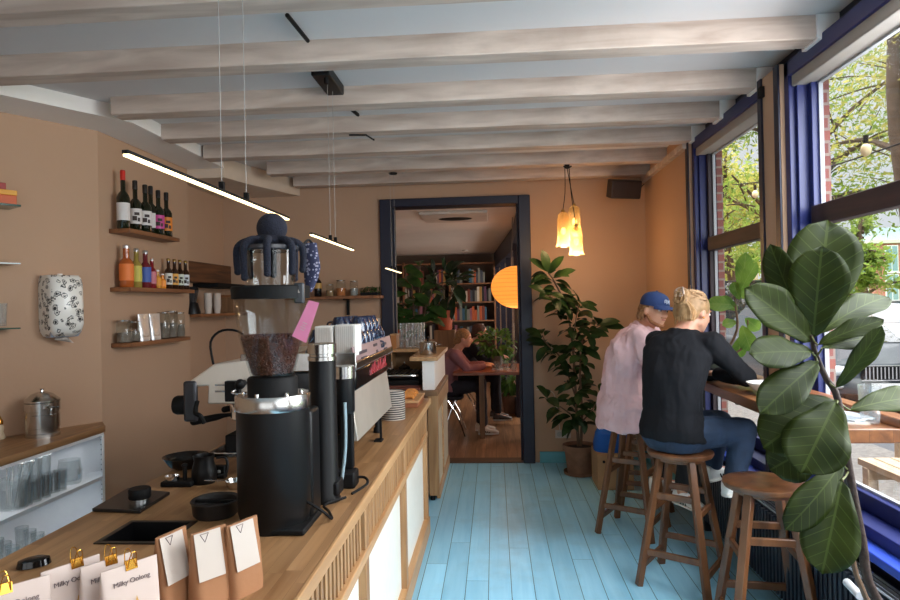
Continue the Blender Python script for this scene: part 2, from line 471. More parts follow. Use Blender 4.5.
# window wall (X = 1.5 is the room face)
A0, A1 = 3.68, 4.97      # far window opening
B0, B1 = 1.30, 3.42      # near window opening
C0, C1 = -2.7, .9        # window behind the viewpoint
SZ = .60
mb = box(1.5, 1.66, A1, 6.4, 0, 2.89).box(1.5, 1.66, B1, A0, SZ, 2.80).box(1.5, 1.66, C1, B0, SZ, 2.80).box(1.5, 1.66, -3.0, C0, SZ, 2.89)
struct('wall_right', mb, paint)
struct('wall_right_under_sill', box(1.5, 1.66, -3.0, A1, 0, SZ), navy_d)
struct('wall_right_lintel', box(1.60, 1.69, -3.0, A1, 2.80, 2.89), navy_d)
redbrick = brick('facade_brick', (126, 72, 58), (98, 54, 44), (122, 108, 98), 1.0)
mb = box(1.69, 1.735, A1 - .03, 8.5, -.15, 4.2).box(1.69, 1.735, B1 - .02, A0 + .03, -.15, 4.2).box(1.69, 1.735, C1, B0, -.15, 4.2)
mb.box(1.69, 1.735, -3.2, 8.5, 2.95, 4.2).box(1.69, 1.735, -3.2, A1 - .03, -.15, .52)
struct('wall_facade', mb, redbrick)

# skirting
struct('baseboard_back', box(.42, 1.49, 6.375, 6.4, 0, .11), teal, bevel=.004)
struct('baseboard_right', box(1.475, 1.5, 5.0, 6.375, 0, .11), teal, bevel=.004)

# doorway frame, dark navy
mb = box(-1.13, -1.01, 6.36, 6.60, 0, 2.655).box(.26, .375, 6.36, 6.60, 0, 2.655).box(-1.01, .26, 6.36, 6.60, 2.575, 2.655)
d = struct('door_1', mb, navy_d, bevel=.006)
mb = box(-1.01, -.99, 6.44, 6.52, 0, 2.575).box(.24, .26, 6.44, 6.52, 0, 2.575)
mb.build('door_stop', navy_d, d, bevel=.003)
struct('trim_1', box(-1.01, .26, 6.38, 6.56, 0, .012), wood('threshold_wood', (70, 48, 34), (100, 70, 48), 'X'))

# ceiling beams
bottoms = [6.30, 5.70, 5.03, 4.43, 3.84, 3.17, 2.52, 1.88, 1.25]
for i, yb in enumerate(bottoms):
    x0 = -2.29 if yb > 3.5 else -3.6
    if i == 0: x0 = -1.95
    if i == 1: x0 = -2.0
    if i == 2: x0 = -2.27
    b = box(x0, 1.66, yb - .125, yb, 2.78, 2.895)
    # slight waviness of old timber
    o = b.build('ceiling_beam', beamwood, bevel=.006)
    ordn = ['last', 'second', 'third', 'fourth', 'fifth', 'sixth', 'seventh', 'eighth', 'ninth', 'tenth', 'eleventh', 'twelfth', 'thirteenth', 'fourteenth', 'fifteenth'][i]
    lab = 'whitewashed timber beam lying closest to the doorway wall' if i == 0 else 'whitewashed timber ceiling beam, %s counted from the doorway wall' % ordn
    tag(o, lab, 'beam', 'ceiling beams across the cafe')
    pl = box(1.50, 1.672, yb - .14, yb + .012, 2.77, 2.80).box(1.50, 1.60, yb - .142, yb - .126, 2.78, 2.888).build('end_casing', white_paint, o, bevel=.003)
# white boxing where ceiling meets the left walls
struct('trim_2', box(LW, -2.29, CN, 5.35, 2.80, 2.89), white_paint, bevel=.004)
struct('trim_3', MB().prism([(NX, NY), (LW, CN), (-2.29, CN), (-2.29, 3.95), (-3.5, 2.1)], 2.80, 2.89), white_paint)
struct('trim_4', MB().prism([(-2.76, 5.35), (-2.29, 5.35), (-2.2, 5.7), (-1.95, 6.4), (-2.76, 6.4)], 2.72, 2.89), mat('beige_boxing', (205, 185, 165), .8), bevel=.004)
struct('trim_5', box(1.46, 1.5, 4.99, 6.38, 2.74, 2.79), beamwood)

# ---------------------------------------------------------------- windows
dwood = wood('dark_sash_wood', (38, 26, 30), (66, 44, 44), 'Y', .65)
sashz = wood('dark_sash_upright', (34, 26, 34), (58, 42, 46), 'Z', .6)
def window(n, y0, y1, second=True):
    X0, X1 = 1.52, 1.66
    # fixed frame
    mb = box(X0, X1, y0, y0 + .05, SZ, 2.80).box(X0, X1, y1 - .05, y1, SZ, 2.80).box(X0, X1, y0, y1, 2.72, 2.80).box(X0 - .02, X1, y0, y1, SZ, SZ + .055)
    w = struct('window_%d' % n, mb, navy, bevel=.004)
    # stepped inner beads
    mb = box(1.55, 1.655, y0 + .05, y0 + .075, .655, 2.72).box(1.55, 1.655, y1 - .075, y1 - .05, .655, 2.72)
    mb.build('window_bead', navy, w, bevel=.003)
    a, b = y0 + .075, y1 - .075
    mb = box(1.60, 1.65, a, a + .04, .655, 2.72).box(1.60, 1.65, b - .04, b, .655, 2.72)
    mb.build('sash_stile', sashz if n == 1 else navy, w, bevel=.003)
    mb = box(1.585, 1.65, a + .04, b - .04, 1.945, 2.045)
    mb.build('transom', dwood, w, bevel=.006)
    mb = box(1.60, 1.65, a + .04, b - .04, .655, .73)
    mb.build('bottom_rail', navy, w, bevel=.004)
    box(1.535, 1.655, y0 + .05, y1 - .05, 2.665, 2.735).build('blind_case', mat('blind_case_beige', (150, 142, 134), .6), w, bevel=.006)
    box(1.622, 1.628, a + .04, b - .04, .73, 1.945).build('window_pane', window_g, w)
    box(1.622, 1.628, a + .04, b - .04, 2.045, 2.67).build('window_pane', window_g, w)
    # white putty line
    mb = MB()
    for z in (.73, 2.655): mb.box(1.630, 1.65, a + .04, b - .04, z, z + .012)
    for y in (a + .04, b - .055): mb.box(1.630, 1.65, y, y + .007, .742, 1.945).box(1.630, 1.65, y, y + .007, 2.045, 2.655)
    mb.build('glazing_bead', mat('putty_grey', (150, 152, 156), .7), w)
    return w
w1 = window(1, A0, A1)
w2 = window(2, B0, B1)
w3 = window(3, C0, C1)
# catches on the far window and uprights between windows
struct('trim_6', box(1.488, 1.5, B1, B1 + .055, SZ, 2.80).box(1.488, 1.5, A0 - .05, A0, SZ, 2.8).box(1.488, 1.5, A1, A1 + .06, SZ, 2.8), navy_d, bevel=.003)
struct('window_sill', box(1.43, 1.52, -2.9, A1 + .05, SZ - .035, SZ + .002), mat('sill_blue', (46, 74, 176), .3), bevel=.006)

# ---------------------------------------------------------------- back room shell
struct('wall_rear_left', box(-4.5, -4.38, 6.55, 13.6, 0, 2.62), paint)
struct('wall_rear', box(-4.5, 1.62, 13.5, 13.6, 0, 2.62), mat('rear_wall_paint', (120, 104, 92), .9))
struct('wall_rear_right', box(1.62, 1.72, 6.55, 13.6, 0, .7).box(1.62, 1.72, 6.55, 13.6, 2.4, 2.62).box(1.62, 1.72, 6.55, 7.4, .7, 2.4).box(1.62, 1.72, 9.6, 10.2, .7, 2.4).box(1.62, 1.72, 12.6, 13.6, .7, 2.4), paint)
# blue glazed partition in the rear room
def obl(y): return .32 - (y - 8.9) * .055      # oblique glazed partition of the rear room
mb = MB()
for y in (8.9, 10.3, 11.7, 13.3):
    mb.box(obl(y) - .04, obl(y) + .04, y, y + .09, 0, 2.62)
mb.bar((obl(8.9), 8.9, 2.46), (obl(13.4), 13.4, 2.46), .12, .30).bar((obl(8.9), 8.9, .12), (obl(13.4), 13.4, .12), .08, .24)
w4 = struct('window_4', mb, navy_d)
mb = MB()
mb.bar((obl(8.95), 8.95, 1.28), (obl(13.3), 13.3, 1.28), .01, 2.08)
mb.build('window_pane', window_g, w4)
struct('trim_6_rear_beam', MB().box(.27, .36, 6.6, 8.98, 2.40, 2.62), navy_d)
bpy.data.objects['trim_6_rear_beam'].name = 'trim_7'

# ================================================================== street
stone = brick('cobbles', (142, 138, 134), (118, 114, 110), (90, 88, 84), .5)
def plainmat_scaled(): pass
g = mat('pavement', (120, 116, 112), .9, var=.25, scale=18, bump=.4, bscale=25)
struct('ground_pavement', box(1.74, 4.0, -6, 60, -.12, .0), g)
struct('ground_road', box(4.0, 9.5, -6, 60, -.12, -.05), mat('asphalt', (88, 88, 92), .9, var=.12, scale=25))
struct('ground_verge', box(9.5, 70, -6, 70, -.12, -.02), mat('grass_green', (86, 122, 40), .9, var=.25, scale=5))
struct('ground_far', box(9.5, 14, 9, 60, -.02, .0), mat('far_pavement', (112, 108, 104), .9))

# brick building across the street
def building(name, x0, x1, y0, y1, h, lab, facade, rows, side_windows=True, glass_top=0, wd=1.0, step=2.0, wh=1.7, c_frame=(226, 228, 226)):
    root = thing(name, lab, 'building', ((x0 + x1) / 2, (y0 + y1) / 2, -.16))
    box(x0, x1, y0, y1, -.16, h).build('wall', facade, root)
    box(x0 - .15, x1 + .15, y0 - .15, y1 + .15, h, h + .3).build('cornice', mat('stone_cornice', (205, 200, 190), .8), root)
    if glass_top:
        box(x0 + .6, x1, y0 + .6, y1, h + .3, h + .3 + glass_top).build('roof_storey', mat('roof_glass', (176, 196, 206), .2), root)
    fm = mat('white_frame', c_frame, .6); gm = mat('far_window_glass', (128, 160, 168), .1)
    for r in range(rows):
        z = 1.0 + r * (h - 1) / rows
        x = x0 + .9
        while x < x1 - 1 and x < x0 + 26:
            f = box(x, x + wd, y0 - .08, y0 + .02, z, z + wh).box(x - .1, x + wd + .1, y0 - .12, y0 - .02, z - .12, z).build('window', fm, root)
            mb = MB()
            for a, b in ((0, .5), (.5, 1)):
                for c, e in ((0, .62), (.62, 1)):
                    mb.box(x + .08 + (wd - .08) * a, x + (wd - .08) * b, y0 - .1, y0 - .075, z + .08 + (wh - .08) * c, z + (wh - .08) * e)
            mb.build('pane', gm, f)
            x += step
        y = y0 + .8
        while side_windows and y < y1 - 1 and y < y0 + 22:
            f = box(x0 - .08, x0 + .02, y, y + wd, z, z + wh).build('window', fm, root)
            box(x0 - .1, x0 - .07, y + .1, y + wd - .1, z + .1, z + wh - .1).build('pane', gm, f)
            y += step
    return root
farbrick = brick('far_brick', (186, 106, 86), (160, 88, 72), (190, 160, 146), .5)
building('brick_building', 33, 62, 58, 66, 6.0, 'red brick block with white windows across the street, right of the trees', farbrick, 2, glass_top=1.1, wd=1.1, step=2.1, wh=2.3)
building('apartment_block', 14, 24, 60, 68, 5.2, 'pale brick block far down the street behind the trees', brick('pale_brick', (190, 150, 128), (172, 132, 112), (200, 190, 180), .5), 2, wd=1.1, step=2.2)

# trees
barkm = mat('tree_bark', (78, 62, 48), .9, var=.3, scale=12, bump=.6)
leaf_y = leafmat('yellow_green_leaves', (150, 158, 62), (206, 194, 104), .6, trans=.5)
leaf_g = leafmat('street_green_leaves', (96, 128, 44), (150, 168, 66), .6, trans=.5)
def tree(name, lab, x, y, h, spread, n, lm, seed, low=.35, lean=0, leafsize=.09, group='street trees'):
    rnd = random.Random(seed)
    t = thing(name, lab, 'tree', (x, y, -.16), group)
    w = MB(); lf = MB(); uvs = []
    top = V((x + lean, y, h))
    base = V((x, y, -.16))
    w.tube([base, base.lerp(top, .3) + V((.1, .05, 0)), base.lerp(top, .6) + V((-.1, .1, 0)), top], [.2, .15, .1, .03], 10)
    ends = []
    for i in range(16):
        t0 = low + (1 - low) * i / 16 * .85
        p = base.lerp(top, t0); a = rnd.uniform(0, 2 * pi) + i * 2.4
        L_ = spread * (1.1 - .6 * t0) * rnd.uniform(.7, 1.1)
        q = p + V((math.cos(a) * L_, math.sin(a) * L_, L_ * rnd.uniform(.1, .6)))
        mid = p.lerp(q, .5) + V((0, 0, .15))
        w.tube([p, mid, q], [.06, .04, .015], 6)
        ends += [p.lerp(q, .55), q, q, mid]
        for k in range(4):
            s = p.lerp(q, rnd.uniform(.35, .95)); e = s + V((rnd.uniform(-1, 1), rnd.uniform(-1, 1), rnd.uniform(-.4, .7))) * spread * .3
            w.tube([s, s.lerp(e, .5) + V((0, 0, .06)), e], [.02, .014, .006], 5); ends += [e, s.lerp(e, .6)]
    w.build('trunk', barkm, t)
    for i in range(n):
        c = rnd.choice(ends) + V((rnd.gauss(0, 1), rnd.gauss(0, 1), rnd.gauss(0, .8))) * spread * .13
        u = V((rnd.gauss(0, 1), rnd.gauss(0, 1), rnd.gauss(0, 1))).normalized(); v = u.orthogonal().normalized()
        s = leafsize * rnd.uniform(.6, 1.3)
        lf.add([c - u * s, c + v * s * .5 - u * .1 * s, c + u * s, c - v * s * .5 - u * .1 * s], [(0, 1, 2, 3)])
    lf.build('foliage', lm, t, smooth=0)
    return t
tree('street_tree', 'yellow green street tree nearest the large window with forked branches', 5.6, 9.0, 7.4, 3.2, 11000, leaf_y, 3, low=.48, leafsize=.055)
tree('street_tree', 'green street tree seen through the far sash window', 6.1, 13.0, 7.6, 3.2, 10000, leaf_g, 5, low=.3, leafsize=.065)
tree('street_tree', 'thin street tree standing before the red brick block', 11.9, 21.5, 4.4, 1.2, 1800, leaf_g, 8, low=.3, leafsize=.11)
tree('street_tree', 'bushy tree far down the street behind the parked cars', 8.6, 24, 7.5, 3.2, 4200, leaf_y, 9, low=.22, leafsize=.14)
tree('street_tree', 'tree at the end of the street before the pale block', 10.5, 33, 8, 3.6, 3600, leaf_g, 10, low=.2, leafsize=.2)

# cars
def car(name, lab, x, y, L_, W_, Hh, col, van=False, rz=0):
    """front faces -Y; x,y is the centre of the front bumper"""
    root = thing(name, lab, 'car', (x, y, -.05), 'cars parked along the street', local=True, rz=rz)
    paintm = mat('car_paint_%d' % sum(col), tuple(int(q * .7) for q in col), .4, .2, coat=.25)
    h = Hh
    side = [(0, .30), (.02, .55), (.12, .70), (.95, .90), (1.05, .92)] if not van else [(0, .3), (.02, .7), (.15, .95), (.5, 1.05), (.55, 1.1)]
    low = side + [(L_ - .15, .95 if not van else 1.1), (L_, .8), (L_, .30)]
    def extr(prof, w0, w1=None):
        w1 = w1 or w0; n = len(prof); vs = []
        for sx in (-1, -.86, .86, 1):
            inset = .05 if abs(sx) == 1 else 0
            for (yy, zz) in prof: vs.append((sx * w0 / 2, min(max(yy, inset), L_ - inset), zz if abs(sx) < 1 else zz - .04 * (zz > .5)))
        fs = [tuple(range(n)), tuple(range(4 * n - 1, 3 * n - 1, -1))]
        for k in range(3):
            for i in range(n): fs.append((k * n + i, (k + 1) * n + i, (k + 1) * n + (i + 1) % n, k * n + (i + 1) % n))
        return MB().add(vs, fs)
    extr(low, W_).build('body', paintm, root, bevel=.03)
    c0, c1, c2, c3 = (1.05, 1.75, L_ - 1.2, L_ - .3) if not van else (.5, .95, L_ - .3, L_ - .05)
    zb = .92 if not van else 1.08
    n = [(c0, zb, W_ * .45), (c1, h, W_ * .36), (c2, h, W_ * .36), (c3, zb, W_ * .45)]
    vs = [(sx * w, yy, zz) for yy, zz, w in n for sx in (-1, 1)]
    MB().add(vs, [(0, 2, 3, 1), (2, 4, 5, 3), (4, 6, 7, 5), (0, 6, 4, 2), (1, 3, 5, 7), (0, 1, 7, 6)]).build('greenhouse', mat('car_window', (40, 48, 54), .05, 0, coat=1), root, bevel=.02)
    vs = [(sx * W_ * .355, yy, h + dz) for dz in (-.01, .03) for yy in (c1 - .02, c2 + .02) for sx in (-1, 1)]
    MB().add(vs, [(0, 1, 3, 2), (4, 6, 7, 5), (0, 4, 5, 1), (2, 3, 7, 6), (0, 2, 6, 4), (1, 5, 7, 3)]).build('roof', paintm, root, bevel=.01)
    gr = box(-.38, .38, -.02, .03, .50, .70).build('grille', blackm, root, bevel=.02)
    mb = MB()
    for k in range(15): mb.box(-.34 + k * .0486 - .008, -.34 + k * .0486 + .008, -.035, -.018, .52, .68)
    mb.box(-.385, .385, -.032, -.015, .69, .705).box(-.385, .385, -.032, -.015, .495, .51)
    mb.build('grille_bar', chrome, gr)
    for s in (-1, 1):
        hl = MB().ell((s * W_ * .37, .04, .63), (.17, .06, .07)).build('headlight', mat('headlight_glass', (225, 232, 235), .05, 0, coat=1), root)
        MB().ell((s * W_ * .38, .0, .42), (.09, .03, .035)).build('fog_light', chrome, root)
        mir = MB().ell((s * (W_ / 2 + .08), 1.2, 1.0), (.1, .06, .07)).build('wing_mirror', paintm, root)
        for yy in (.85, L_ - .85):
            q = Matrix.Rotation(pi / 2, 3, 'Y')
            w = MB().lathe([(.12, -.1), (.3, -.1), (.33, -.06), (.33, .06), (.3, .1), (.12, .1)], (s * (W_ / 2 - .09), yy, .33), 24, q).build('wheel', mat('tyre', (26, 26, 27), .8), root)
            MB().lathe([(.0, -.105), (.2, -.105), (.21, .1), (0, .105)], (s * (W_ / 2 - .09), yy, .33), 16, q).build('hub', steel, w)
    box(-.26, .26, -.03, .0, .35, .46).build('number_plate', mat('plate_white', (220, 222, 224), .5), root)
    box(-.6, .6, -.005, .03, .22, .32).build('air_intake', blackm, root, bevel=.01)
    wp = MB(); 
    return root
car('parked_car', 'dark blue grey parked car with chrome slatted grille just outside the window', 5.25, 8.9, 4.4, 1.82, 1.46, (58, 70, 84))
car('parked_car', 'silver grey van parked behind the dark car', 6.0, 14.2, 4.8, 1.95, 2.0, (74, 80, 86), van=True)
car('parked_car', 'black parked car further down the street', 5.3, 20.3, 4.3, 1.8, 1.45, (30, 34, 42))
car('parked_car', 'pale parked car across the road under the trees', 9.9, 15.5, 4.3, 1.8, 1.45, (196, 200, 204))

# outdoor terrace: wooden benches and planters outside the near window
pine = wood('pale_pine', (176, 152, 124), (204, 182, 154), 'Y', .6)
pinx = wood('pale_pine_cross', (170, 146, 118), (200, 178, 150), 'X', .6)
def bench(lab, x, y, w, l, h, rz=0):
    t = thing('outdoor_bench', lab, 'bench', (x, y, 0), 'wooden terrace benches', local=True, rz=rz)
    s = MB()
    for k in range(4): s.box(-w / 2 + k * w / 4 + .005, -w / 2 + (k + 1) * w / 4 - .005, -l / 2, l / 2, h - .045, h)
    s.build('seat', pine, t, bevel=.004)
    for yy in (-l / 2 + .1, 0, l / 2 - .1):
        b = MB().box(-w / 2, w / 2, yy - .035, yy + .035, h - .12, h - .045).box(-w / 2, -w / 2 + .07, yy - .035, yy + .035, 0, h - .12).box(w / 2 - .07, w / 2, yy - .035, yy + .035, 0, h - .12)
        b.build('support', pinx, t, bevel=.004)
bench('low pale wooden bench outside below the near window', 2.75, 3.95, .45, 1.5, .45)
bench('pale wooden bench standing further out on the pavement', 3.9, 5.3, .5, 1.6, .45, .15)
# festoon bulbs outside
fc = MB(); pts = [V((2.6, 1.5, 2.75)), V((2.75, 3.2, 2.62)), V((2.8, 4.6, 2.63)), V((2.9, 6.4, 2.75)), V((3.0, 8.2, 3.0))]
fc.tube(pts, .006, 6, 8)
fl = thing('festoon_cable', 'black festoon cable with bulbs strung outside the windows', 'string lights', (2.8, 4.6, 2.6))
fc.build('cable', blackm, fl)
for p in (P(866, 150, 4.55), V((2.88, 6.1, 2.62)), V((2.95, 7.4, 2.75))):
    s = MB().lathe([(.016, .10), (.016, .05)], p, 10).build('bulb_socket', blackm, fl)
    MB().ell(p, (.034, .034, .045)).build('bulb', mat('warm_white_glass_bulb', (246, 226, 180), .15), fl)

# ================================================================== counters
CZ = .933
ct = thing('service_counter', 'long oak bar counter with slatted fascia and cream panels carrying the coffee machine', 'counter', (-.9, 2.5, 0))
sx0, sx1, sy0, sy1 = -1.205, -.905, 1.62, 2.0   # sink hole, set from the photo
s0 = PZ(98, 540, CZ); s1 = PZ(190, 524, CZ)
sx0, sx1, sy0, sy1 = PZ(116, 533, CZ).x, PZ(180, 532, CZ).x, PZ(135, 543, CZ).y, PZ(160, 523, CZ).y
mb = MB()
CX0, CX1, CY0, CY1 = -1.345, -.47, .5, 4.49
for a in ((CX0, CX1, CY0, sy0), (CX0, CX1, sy1, CY1), (CX0, sx0, sy0, sy1), (sx1, CX1, sy0, sy1)):
    mb.box(a[0], a[1], a[2], a[3], CZ - .035, CZ)
mb.build('worktop', oak, ct)
box(CX1, CX1 + .012, CY0, CY1 + .01, CZ - .04, CZ + .001).build('edge_strip', oak_e, ct, bevel=.003)
box(CX0 + .02, -.545, CY0 + .02, CY1 - .02, 0, CZ - .25).box(CX0 + .02, CX0 + .04, CY0 + .02, CY1 - .02, 0, CZ - .04).box(-.56, -.545, CY0 + .02, CY1 - .02, 0, CZ - .036).box(CX0 + .02, -.545, CY1 - .04, CY1 - .02, 0, CZ - .036).build('carcass', oakdark, ct)
posts = [4.43, 3.36, 2.34, 1.30, .55]
for y in posts:
    box(-.55, -.485, y - .03, y + .03, .10, CZ - .036).build('post', oakz, ct, bevel=.003)
box(-.55, -.482, CY0, CY1 - .02, .665, .705).build('rail', oak_e, ct, bevel=.003)
box(-.55, -.478, CY0, CY1 - .02, .0, .11).build('base_rail', oak_e, ct, bevel=.004)
for i in range(len(posts) - 1):
    y1, y0 = posts[i] - .03, posts[i + 1] + .03
    box(-.545, -.515, y0, y1, .11, .665).build('panel', cream, ct)
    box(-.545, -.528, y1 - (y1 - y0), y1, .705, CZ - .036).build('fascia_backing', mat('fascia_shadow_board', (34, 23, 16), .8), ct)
    gm = MB(); w, st = ((.10, .112) if i == 0 else (.05, .062) if i == 1 else (.024, .046))
    y = y0 + .006
    while y + w < y1:
        gm.box(-.53, -.495, y, y + w, .705, CZ - .036); y += st
    gm.build('slatted_fascia', oakz, ct, bevel=.002)
s = MB()  # sink bowl
s.box(sx0 - .012, sx1 + .012, sy0 - .012, sy0 + .004, CZ, CZ + .004).box(sx0 - .012, sx1 + .012, sy1 - .004, sy1 + .012, CZ, CZ + .004).box(sx0 - .012, sx0 + .004, sy0, sy1, CZ, CZ + .004).box(sx1 - .004, sx1 + .012, sy0, sy1, CZ, CZ + .004)
s.box(sx0, sx1, sy0, sy1, CZ - .17, CZ - .16).box(sx0, sx0 + .004, sy0, sy1, CZ - .17, CZ).box(sx1 - .004, sx1, sy0, sy1, CZ - .17, CZ).box(sx0, sx1, sy0, sy0 + .004, CZ - .17, CZ).box(sx0, sx1, sy1 - .004, sy1, CZ - .17, CZ)
sk = s.build('sink_bowl', mat('black_sink', (16, 16, 17), .35), ct)
box(sx1 - .05, sx1 - .01, sy0 + .02, sy1 - .03, CZ - .035, CZ - .02).build('sink_ledge', mat('copper_brown', (96, 60, 38), .4), ct)

# second counter by the doorway
c2 = thing('rear_counter', 'brown slatted counter with raised white and oak ledge standing at the doorway', 'counter', (-.8, 5.8, 0))
RY0, RY1 = 5.17, 6.35
box(-1.45, -.5, RY0 + .03, RY1, .06, .85).build('carcass', oakdark, c2)
mb = MB(); x = -1.45
while x < -.53:
    mb.box(x, x + .055, RY0 + .012, RY0 + .03, .06, .85); x += .062
mb.build('slatted_front', oakdark, c2, bevel=.002)
box(-.555, -.475, RY0, RY0 + .06, 0.04, .85).build('post', oakz, c2, bevel=.004)
box(-.5, -.472, RY0 + .06, RY1, .0, .09).box(-.5, -.472, RY0 + .06, RY1, .72, .85).box(-.5, -.472, RY0 + .5, RY0 + .56, .09, .72).build('side_rail', oak_e, c2, bevel=.003)
box(-.5, -.485, RY0 + .06, RY1, .09, .72).build('side_panel', mat('beige_board', (206, 190, 164), .6), c2)
box(-1.47, -.47, RY0 - .01, RY1, .85, .89).build('worktop', oakdark, c2, bevel=.004)
MB().rod((-.53, RY0 + .03, 0), (-.53, RY0 + .03, .06), .02).build('foot', blackm, c2)
box(-.60, -.50, RY0 + .06, 6.35, .89, 1.13).build('upstand', white_paint, c2, bevel=.003)
box(-.70, -.47, RY0 + .03, 6.35, 1.13, 1.165).build('ledge', oak_e, c2, bevel=.004)
box(-1.0, -.70, 6.05, 6.35, 1.14, 1.17).box(-1.0, -.98, 6.05, 6.33, .89, 1.14).build('glass_shelf', oak_e, c2, bevel=.003)
box(-.98, -.60, 6.30, 6.34, .89, 1.14).build('back_board', mat('tan_board', (170, 136, 98), .6), c2)
# appliances on the rear counter
t = thing('contact_grill', 'black ribbed contact grill on the rear counter under the ledge', 'grill', (-.82, 5.6, .89))
box(-1.0, -.64, 5.35, 5.75, .90, .96).build('base', black, t, bevel=.01)
g2 = box(-.99, -.65, 5.36, 5.72, .965, 1.01).build('lid', black, t, bevel=.01)
mb = MB()
for k in range(8): mb.box(-.97 + k * .042, -.95 + k * .042, 5.37, 5.71, 1.008, 1.018)
mb.build('rib', blackm, g2)
MB().tube([(-.97, 5.40, .99), (-.97, 5.31, 1.0), (-.67, 5.31, 1.0), (-.67, 5.40, .99)], .009, 8).build('handle', steel, t)
t = thing('coffee_tin', 'small dark lidded pot beside the contact grill', 'pot', (-.85, 5.9, .89))
MB().lathe([(.05, 0), (.055, .01), (.055, .12), (.03, .135), (.01, .15), (.0, .152)], (-.85, 5.95, .89)).build('body', black, t)
MB().ell((-.85, 5.95, 1.05), .012).build('knob', chrome, t)
t = thing('serving_tray', 'flat reddish wooden tray lying at the front of the rear counter', 'tray', (-.9, 5.26, .89))
box(-1.15, -.62, 5.19, 5.33, .891, .905).build('base', mat('red_wood', (128, 74, 60), .4), t, bevel=.004)
box(-1.15, -.62, 5.18, 5.19, .89, .915).box(-1.15, -.62, 5.33, 5.34, .89, .915).build('rim', mat('red_wood2', (110, 62, 50), .4), t)

# saucepan on the ledge
def pot(name, lab, c, r, h, lidh=.02, knob=True, handles=True, mt=steel):
    t = thing(name, lab, 'pot', c)
    MB().lathe([(0, 0), (r * .96, 0), (r, .006), (r, h), (r - .004, h), (r - .004, .008), (0, .008)], c, 32).build('body', mt, t)
    l = MB().lathe([(r + .003, h), (r + .003, h + .004), (r * .8, h + lidh * .7), (r * .3, h + lidh), (0, h + lidh)], c, 32, caps=False).build('lid', mt, t)
    if knob: MB().lathe([(.008, h + lidh), (.007, h + lidh + .015), (.016, h + lidh + .022), (.012, h + lidh + .034), (0, h + lidh + .036)], c, 14).build('knob', blackm if r < .1 else chrome, l)
    if handles:
        for s in (-1, 1):
            c_ = V(c)
            MB().tube([c_ + V((s * r, 0, h * .82)), c_ + V((s * (r + .03), -.005, h * .84)), c_ + V((s * (r + .035), .03, h * .84)), c_ + V((s * r * .93, .04, h * .82))], .004, 6).build('handle', mt, t)
    return t
q = P(428, 354, 5.42)
pot('saucepan', 'small steel saucepan with lid on the oak ledge', (q.x + .0, 5.42, 1.165), .072, .10)

# ================================================================== cabinet in the niche
cab = thing('niche_cabinet', 'white open cabinet with oak top and shelves of glasses by the left wall', 'cabinet', (-2.8, 3.0, 0))
def niche_poly(x1, y0, y1):   # between the front plane and the oblique wall
    return []
def wy(y): return LW + (y - CN) * (NX - LW) / (NY - CN) + .004   # wall x at depth y
poly = lambda y0, y1, xf: [(xf, y0), (xf, y1), (wy(y1), y1), (wy(y0), y0)]
cY0, cY1 = 2.42, 3.95
top = [(-2.505, cY0), (-2.505, 3.95), (LW + .002, CN - .002), (wy(cY0), cY0)]
MB().prism(top, .82, .86).build('worktop', oak, cab, bevel=.002)
wm = mat('cabinet_white', (244, 246, 250), .5)
MB().prism([(-2.515, cY0), (-2.515, 3.945), (LW + .002, CN - .01), (wy(cY0), cY0)], .80, .82).build('top_panel', wm, cab)
for z in (.52, .20):
    MB().prism([(-2.52, cY0), (-2.52, 3.935), (LW, CN - .03), (wy(cY0), cY0)], z, z + .022).build('shelf', wm, cab)
dd = V((LW - NX, CN - NY, 0)).normalized()
MB().prism([(wy(cY0) + .014, cY0), (LW + .012, CN - .012), (LW + .001, CN - .004), (wy(cY0), cY0 + .004)], 0, .80).build('back_panel', wm, cab)
MB().prism([(-2.515, 3.925), (-2.515, 3.95), (LW + .004, CN - .002), (LW + .004, CN - .03)], 0, .80).build('side_panel', wm, cab)
mb = MB()
for z in [.25 + k * .032 for k in range(17)]: mb.rod((-2.560, 3.988 - .001, z), (-2.5585, 3.9835, z), .003)
mb.build('peg_holes', blackm, cab)

for z_, e_ in ((.795, 1.6), (.515, 1.4)):  # added fill lamps that brighten the cabinet shelves
    l_ = bpy.data.lights.new('cabinet_fill_light', 'AREA'); l_.shape = 'RECTANGLE'; l_.size = .05; l_.size_y = 1.3; l_.energy = e_; l_.color = (.9, .96, 1)
    o_ = bpy.data.objects.new('cabinet_fill_light', l_); C.objects.link(o_); o_.location = (-2.56, 3.2, z_); o_.rotation_euler = (0, R(-18), 0)
box(-2.585, -2.535, 2.55, 3.85, .797, .801).build('added_light_strip', mat('added_strip_white', (236, 238, 240), .4), cab)  # made-up strip to go with the added cabinet lamps
